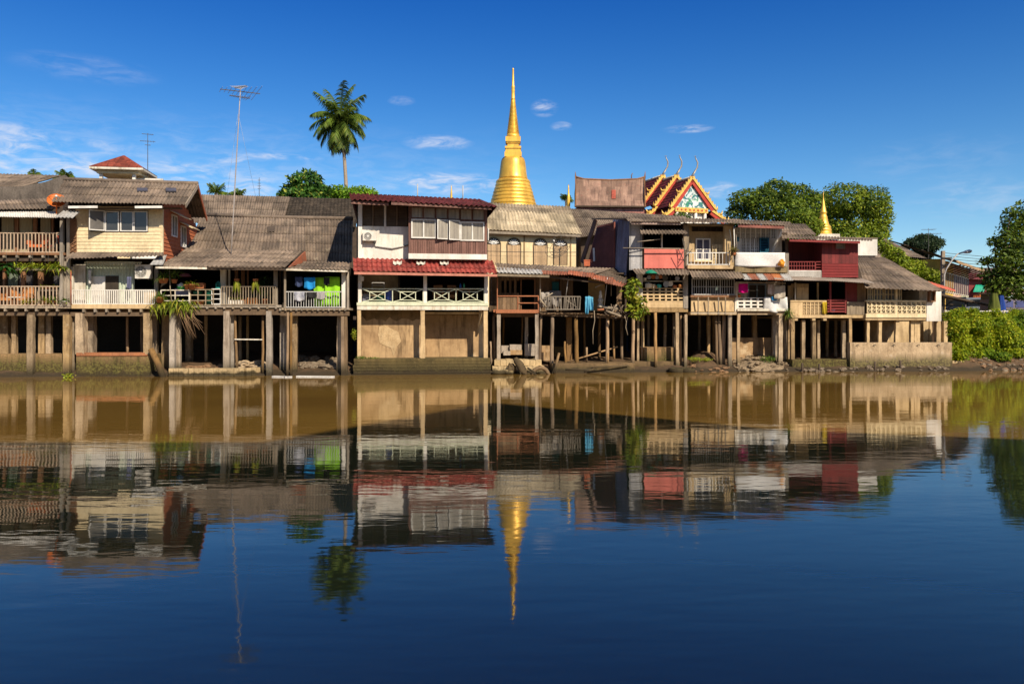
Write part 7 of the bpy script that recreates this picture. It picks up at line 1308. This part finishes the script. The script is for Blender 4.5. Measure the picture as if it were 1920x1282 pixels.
An = Fr(440, 46, 0); antenna(Fr(433, 43.6, 3), 433, 482, 0, 163, 'tall guyed television antenna mast on the long grey roof', [(.25, 2.1, .45, 1.5), (.55, 1.1, .6, .5), (.0, .9, 2.6, .4)], rad=.03, elem=9, head=451, mat=mt('old_mast', (.4, .36, .34), rough=.7, grime=.3))
antenna(Fr(276, 74, 0), 277, 345, 0, 250, 'small television antenna behind the red rooftop pavilion', [(.1, 1.0, .5, .4), (.75, 1.3, .4, .55), (1.1, .5, .4, .25)], rad=.03, elem=6, mat=STEELD)
antenna(Fr(486, 75, 0), 486, 372, 0, 333, 'short dark lattice aerial above the rear ridge', [(.25, .25, .2, .14), (.55, .3, .2, .14), (.8, .35, .2, .16), (1.05, .3, .2, .12)], rad=.025, elem=5, mat=STEELD)
antenna(Fr(1741, 92, 0), 1741, 500, 0, 428, 'wide television antenna over the distant dark tree', [(.15, 1.7, .12, .5), (.65, 3.0, -.05, .5)], rad=.03, elem=8, mat=STEELD)
antenna(Fr(1880, 60, 0), 1880, 560, 0, 405, 'thin aerial beside the shade tree at the right', [(.8, .3, 0, .15)], rad=.02, elem=4, mat=STEELD)
for x, y0, y1, D_, lab in ((783, 345, 380, 70, 'thin bare mast above the left part of the maroon roof'), (868, 348, 380, 70, 'thin bare mast above the right part of the maroon roof')): q = Fr(x, D_, 0); MB().path([q.at(x, y1, 0), q.at(x, y0, 0)], .05, 5).build('mast', STEEL, None, q, lab, 'mast')
for k, (xa, ya, xb_, yb_) in enumerate(((447, 215, 482, 352), (446, 215, 417, 372))): q = Fr(433, 43.6, 3); p, s = q.at(xa, ya, 0), q.at(xb_, yb_+ (60 if k else 30), 4.6); MB().path([p, s], .006, 3).build('guy_wire', STEEL, None, q, ['guy wire from the tall antenna mast down to the right', 'guy wire from the tall antenna mast down to the left'][k], 'wire')
# ================================================================== street at the right
Sr = Fr(1680, 76, 0); r = thing('grey_roof_house', 'house with a steep grey roof behind the bright climbing tree', 'house', Sr); roof(Sr, r, (1630, 486, 0), (1742, 487, 0), (1690, 462, 3), (1659, 447, 3.2), RG, seed=131, pitch=.25); part('wall', MB().box(Sr.at(1640, 487, 0).x, Sr.at(1735, 487, 0).x, .4, 6, 2.9, Sr.at(1690, 487, .4).z), YEL, r)
Yr = Fr(1769, 62, 52); r = thing('row_house', 'long two-storey row house receding to the right, yellow then pink then pale green', 'building', Yr)
EV = 7.7
for k, (ua, ub, col) in enumerate(((-1.5, 4.2, (.78, .5, .12)), (4.2, 8, (.68, .45, .33)), (8, 11.9, (.62, .62, .42)))):
    m_ = mt('row_wall_%s' % 'abc'[k], col, scale=1, grime=.4); part('wall', MB().box(ua, ub-.01, 0, 6, 2.9, EV), m_, r)
for i in range(12):
    u = .3+i*.97; w_ = MB().box(u-.08, u+.62, -.06, -.0, 5.2, 6.8).build('window', WHITD, r); MB().box(u, u+.54, -.09, -.062, 5.28, 6.72).build('shutter', mt('shutter_purple', (.12, .06, .07), rough=.6) if i > 3 else mt('shutter_brown', (.3, .17, .06)), w_)
part('roof', MB().sheet((-2.5, -1.3, EV-.3), (14.2, -1.3, EV-.3), (14, 3.5, EV+1.6), (-2.5, 3.5, EV+1.6), pitch=.25, seed=133), RG, r); part('fascia', MB().bar((-2.5, -1.3, EV-.34), (14.2, -1.3, EV-.34), .08, .2), mt('fascia_tan', (.5, .33, .18)), r)
for i in range(9): part('bracket', MB().bar((i*1.6, 0, EV-.9), (i*1.6, -1.2, EV-.42), .09), WBR, r)
part('balcony_rail', MB().bar((-1.2, -.5, 4.6), (7.5, -.5, 4.6), .07).bar((-1.2, -.5, 4.25), (7.5, -.5, 4.25), .05), WDK, r)
Ys = Fr(1735, 66, 3); r = thing('yellow_street_house', 'yellow street house with a small black window behind the bright climbing tree', 'house', Ys); u0, u1, z0, z1 = Ys.rect(1685, 494, 1768, 535, 0); part('wall', MB().box(u0, u1, 0, 2, 2.9, z1), YEL, r); roof(Ys, r, (1680, 493, -.8), (1778, 500, -.8), (1768, 487, 1.6), (1690, 480, 1.6), RG, seed=134); window(Ys, r, 1730, 502, 1740, 513, -.02, 1, 1, fmat=WDK, gmat=DARK)
Cp = Fr(1790, 54, 8); r = thing('carport', 'low carport with a red-brown canopy edge beside the cream end house', 'carport', Cp); roof(Cp, r, (1742, 535, -.5), (1792, 547, -.5), (1788, 541, 1.5), (1740, 527, 1.5), mt('canopy_red', (.5, .12, .07), rough=.7, grime=.3), 'canopy', pitch=.3, amp=.01, row=4); q_ = [Cp.at(1764, 551, -.8), Cp.at(1858, 570, .5)]; part('lower_canopy', MB().slab([q_[0], q_[1], q_[1]+V((.3, 3, .25)), q_[0]+V((.3, 3, .25))], .06), TIN, r); part('edge_beam', MB().bar(Cp.at(1764, 552, -.8), Cp.at(1860, 574, .5), .12), WDK, r)
for x in (1768, 1812, 1856): p = Cp.at(x, 553+(x-1764)*.21, 0); MB().path([(p.x, .1, 2.9), (p.x, .1, p.z)], .06, 6).build('post', STEELD, r)
part('back_wall', MB().box(Cp.at(1766, 580, 3).x, Cp.at(1790, 580, 3).x, 6.4, 6.5, 2.9, 5.0), WDK, r)
Ob = Fr(1832, 84, 5); r = thing('orange_balcony_house', 'dark red house with an orange balcony and green awning beyond the row house', 'house', Ob); u0, u1, z0, z1 = Ob.rect(1816, 521, 1875, 570, 0); part('wall', MB().box(u0, u1, 0, 5, 2.9, z1), REDP, r); roof(Ob, r, (1814, 523, -.6), (1880, 527, -.6), (1876, 515, 2), (1816, 512, 2), RM, seed=135); _a = Ob.rect(1825, 553, 1846, 568, -.5); mb = MB().box(_a[0], _a[1], -.6, .0, _a[2]-.1, _a[2])
for i in range(8): x = _a[0]+(_a[1]-_a[0])*i/7; mb.bar((x, -.58, _a[2]), (x, -.58, _a[3]), .08)
mb.bar((_a[0], -.58, _a[3]), (_a[1], -.58, _a[3]), .1); part('balcony', mb, mt('orange_rail', (.6, .17, .03), rough=.6), r); roof(Ob, r, (1824, 548, -1.0), (1844, 548, -1.0), (1850, 533, .0), (1830, 533, .0), mt('awning_green', (.0, .3, .18), rough=.6, grime=.1), 'awning', pitch=.3, amp=.01, row=3); part('lower_roof', MB().slab([Ob.at(1838, 567, -2), Ob.at(1862, 567, -2), Ob.at(1858, 558, 0), Ob.at(1838, 558, 0)], .1), RR, r)
Cc = Fr(1842, 120, 0); r = thing('concrete_block', 'old unpainted concrete block far down the street', 'building', Cc); u0, u1, z0, z1 = Cc.rect(1820, 502, 1875, 540, 0); part('wall', MB().box(u0, u1, 0, 6, 2.9, z1), mt('old_concrete', (.16, .11, .1), (.25, .2, .18), scale=.8, grime=.5), r)
for j in range(2):
    for i in range(5): MB().box(u0+.5+i*.85, u0+1.0+i*.85, -.05, -.01, z1-1.6-j*1.3, z1-.9-j*1.3).build('opening', DARK, r)
def vehicle(fr, x, y, d, turn, L, Wd, H, hood, mat, lab, name, cat, canopy=True):
    f = fr.sub(fr.at(x, y, d), turn); f.o.z = 3.05; r_ = thing(name, lab, cat, f); h = Wd/2
    prof = [(-L/2, .35), (-L/2, H*.52), (-L/2+.12, H*.56), (-L/2+.2, H*.96), (-L/2+.5, H), (L/2-hood-.7, H), (L/2-hood, H*.6), (L/2-.1, H*.52), (L/2, H*.4), (L/2, .35)]
    MB().prism(prof, -h, h).build('body', mat, r_)
    g_ = glass('car_glass', (.02, .025, .03))
    for y_ in (-h-.012, h+.002): MB().prism([(-L/2+.32, H*.6), (-L/2+.36, H*.92), (-.25, H*.92), (-.25, H*.6)], y_, y_+.01).build('window', g_, r_); MB().prism([(-.15, H*.6), (-.15, H*.92), (L/2-hood-.75, H*.92), (L/2-hood-.22, H*.6)], y_, y_+.01).build('window', g_, r_)
    MB().box(-L/2+.1, -L/2+.17, -h*.8, h*.8, H*.62, H*.9).build('rear_window', g_, r_)
    a_, b_ = (L/2-hood-.66, H*.95), (L/2-hood-.06, H*.64); MB().slab([(b_[0]+.02, -h*.85, b_[1]), (b_[0]+.02, h*.85, b_[1]), (a_[0]+.02, h*.8, a_[1]), (a_[0]+.02, -h*.8, a_[1])], -.012).build('windscreen', g_, r_)
    for sx in (-L/2+.8, L/2-.8):
        for sy in (-1, 1): w_ = MB(); w_.path([(sx, sy*h-.1, .34), (sx, sy*h+.1, .34)], .34, 16); wo = w_.build('wheel', STEELD, r_); MB().path([(sx, sy*h+sy*.1, .34), (sx, sy*h+sy*.115, .34)], .19, 12).build('rim', STEEL, wo)
    for sy in (-1, 1): MB().box(L/2-.02, L/2+.03, sy*h*.75-.15, sy*h*.75+.15, H*.4, H*.48).build('headlight', FRAME, r_)
    return r_
RdF = Fr(1820, 64, 10); vehicle(RdF, 1825, 590, 0, 0.85, 4.9, 1.75, 1.75, 1.0, mt('silver_paint', (.38, .42, .47), rough=.3, metal=.4, grime=.15, bump=0, spec=.5), 'silver pickup with a rear canopy parked behind the right-bank bushes', 'pickup_truck', 'pickup'); vehicle(RdF, 1788, 590, .5, .9, 4.4, 1.7, 1.8, .9, mt('dark_car_paint', (.02, .025, .04), rough=.25, grime=.1, bump=0, spec=.5), 'dark van under the carport, left of the silver pickup', 'van', 'van')
f = Fr(1905, 58, 8); q = f.sub(f.at(1908, 590, 1.5)); q.o.z = 3.05; r = thing('flatbed_truck', 'truck with a grey-lilac panelled cargo side at the right edge', 'truck', q); TRK2 = mt('lilac_grey', (.2, .17, .22), (.14, .12, .16), scale=2, rough=.6, grime=.4); MB().box(-2.4, 3.2, -.9, .9, .75, 1.5).build('cargo_side', TRK2, r)
for i in range(4): MB().box(-2.3+i*1.35, -2.3+i*1.35+1.15, -.93, -.902, .9, 1.38).build('side_panel', mt('panel_blue', (.08, .1, .28), rough=.6, grime=.4), r)
MB().box(-2.5, 3.3, -.95, .95, 1.9, 2.02).build('canopy', mt('canopy_tan', (.4, .3, .22), grime=.3), r)
for sx in (-2.3, .4, 3.1): MB().box(sx-.05, sx+.05, -.88, .88, 1.5, 1.9).build('canopy_frame', STEELD, r)
for sx in (-1.4, 2.2):
    for sy in (-1, 1): MB().path([(sx, sy*.8-.12, .4), (sx, sy*.8+.12, .4)], .4, 16).build('wheel', STEELD, r)
MB().box(-2.4, 3.2, -.7, .7, .5, .75).build('chassis', STEELD, r)
for x, c_, w_, hgt, lab in ((1864, (.12, .14, .025), .5, 1.75, 'olive green tarpaulin-wrapped cone standing behind the fence'), (1877, (.02, .06, .3), .38, 1.6, 'blue tarpaulin-wrapped cone right of the olive one')):
    q = Fr(x, 52.4, 0); q.o.z = 3.0; vs = [(w_*(1-.62*j/6)*(1+.1*cos(5*2*pi*k/20+j))*cos(2*pi*k/20), w_*(1-.62*j/6)*(1+.1*cos(5*2*pi*k/20))*sin(2*pi*k/20), hgt*j/6) for j in range(7) for k in range(20)]; MB().add(vs, [(j*20+k, j*20+(k+1) % 20, (j+1)*20+(k+1) % 20, (j+1)*20+k) for j in range(6) for k in range(20)]+[tuple(range(120, 140))]).build('wrapped_stall', cmat('tarp_%d' % x, c_), None, q, lab, 'tarpaulin', 'wrapped stalls by the street')
fr = Fr(1850, 51.5, 8); r = thing('pipe_fence', 'white pipe fence along the street above the bushes', 'fence', fr); u0, u1 = fr.at(1772, 590, 0).x, fr.at(1990, 590, 0).x
for z in (3.28, 3.55): MB().bar((u0, 0, z), (u1, 0, z), .06).build('rail', WHITE, r)
for i in range(9): x = u0+(u1-u0)*i/8; MB().box(x-.07, x+.07, -.07, .07, 2.6, 3.62).build('fence_post', WHITD, r)
MB().slab([(8, 62, 3.02), (34, 53.2, 3.02), (120, 90, 3.02), (120, 120, 3.02)], .01).build('road', mt('asphalt', (.06, .058, .055), scale=2, grime=.3), kind='structure')
q = Fr(1767, 57, 0); r = thing('utility_pole', 'grey concrete utility pole with crossarm wires beside the street lamp', 'utility pole', q); a, b = q.at(1766, 600, 0), q.at(1768, 470.5, 0); MB().bar((0, 0, 2.9), b, .22).build('pole', CONG, r)
for dz in (.5, 1.0): MB().bar((-.1, -.15, b.z-dz), (.6, -.15, b.z-dz), .08).build('crossarm', STEELD, r)
q = Fr(1770, 56, 0); r = thing('street_lamp', 'silver street lamp on a long curved arm over the street', 'street lamp', q); MB().path([(0, 0, 2.9), q.at(1771, 515, 0), q.at(1775, 503, 0), q.at(1785, 488, 0), q.at(1796, 476, 0), q.at(1806, 473, 0)], .05, 7).build('arm', STEEL, r); p0, p1 = q.at(1805, 473.5, 0), q.at(1822, 470.5, 0); MB().path([p0, p0.lerp(p1, .35), p0.lerp(p1, .75), p1], [.05, .12, .14, .06], 9).build('lamp_head', FRAME, r)
for k in range(6):
    a = Fr(1768, 57, 0); p = a.w(a.at(1768, 474+k*5, 0)); e = V((90, 95, 11.5-k*.55)); MB().path([p.lerp(e, t)+V((0, 0, -1.2*sin(pi*t))) for t in [i/12 for i in range(13)]], .02, 3).build('overhead_wire', STEELD, None, Fr(org=V((0, 0, 0)), yaw=0.0), 'overhead wire running right from the utility pole, %s of six' % ['topmost', 'second from the top', 'third from the top', 'third from the bottom', 'second from the bottom', 'lowest'][k], 'wire', 'overhead wires')
# bank planting
BSH = leafmat('leaf_bank', (.36, .42, .015), (.15, .24, .012), (.52, .5, .03), sc=1.3, tr=.45); BSH2 = leafmat('leaf_bank_dark', (.2, .32, .014), (.09, .17, .01), (.34, .38, .02), sc=1.3, tr=.45)
GB = 'shrubs on the right bank'
for k, (x, y, D_, bl, n, m_, lab) in enumerate((
    (1795, 660, 47.6, [(1790, 612, 22, 22), (1798, 640, 26, 24), (1790, 662, 22, 16), (1803, 672, 20, 10), (1783, 590, 8, 8)], 6400, BSH, 'bright shrub at the left end of the bank, touching the river wall'),
    (1835, 665, 48.2, [(1832, 608, 28, 20), (1838, 636, 28, 24), (1845, 660, 22, 16), (1822, 664, 22, 14), (1836, 672, 24, 9), (1828, 585, 9, 9), (1845, 592, 7, 8)], 7800, BSH, 'bright yellow-green shrub second from the left on the bank'),
    (1875, 650, 49.0, [(1872, 605, 28, 18), (1880, 630, 30, 22), (1868, 652, 24, 15), (1888, 655, 20, 9), (1866, 586, 9, 8)], 7000, BSH, 'bright shrub in the middle of the bank below the wrapped stalls'),
    (1912, 650, 49.6, [(1910, 608, 26, 20), (1915, 635, 26, 20), (1905, 655, 22, 12), (1918, 590, 10, 10), (1950, 620, 30, 30)], 5600, BSH2, 'darker shrub on the bank at the right edge'),
    (1812, 600, 50.2, [(1800, 588, 18, 12), (1826, 592, 18, 11), (1785, 594, 14, 12)], 3200, BSH, 'yellow-topped shrub against the pipe fence, left of the pickup'),
    (1856, 678, 47.9, [(1850, 664, 20, 11), (1872, 668, 20, 9), (1834, 674, 18, 9)], 3400, BSH2, 'low green shrub spilling down towards the water below the middle shrub'),
    (1905, 676, 48.5, [(1900, 662, 22, 10), (1925, 666, 22, 10), (1890, 672, 14, 7)], 3000, BSH, 'low bright shrub spilling down the mud at the right edge'),
    (1860, 600, 50.4, [(1850, 594, 20, 10), (1874, 596, 18, 9), (1905, 590, 14, 12)], 2600, BSH, 'low yellow shrub against the pipe fence below the wrapped stalls'))):
    q = Fr(x, D_, 0); w_ = q.w(q.at(x, y, 0)); tree('bank_shrub', lab, q, x, bl, n, .17, m_, zb=gz(w_.x, w_.y)-.1, tr=.05, seed=30+k, shell=.35, group=GB, cat='shrub', up=.6)
rn = random.Random(40)
for i in range(46): x = rn.uniform(1815, 1935); X = (x-960)/FPX*47.4; Y = shore(X)+rn.uniform(.0, 1.1); MB().rock((X, Y, gz(X, Y)+.03), rn.uniform(.05, .17), (1.2, 1, .6), 900+i, 5).build('stone', [mt('mud_stone', (.26, .15, .08)), mt('dark_stone', (.13, .09, .06))][i % 2], None, Fr(org=V((0, 0, 0)), yaw=0.0), 'stone in the brown mud below the right-bank shrubs', 'stone', 'stones below the right-bank shrubs')
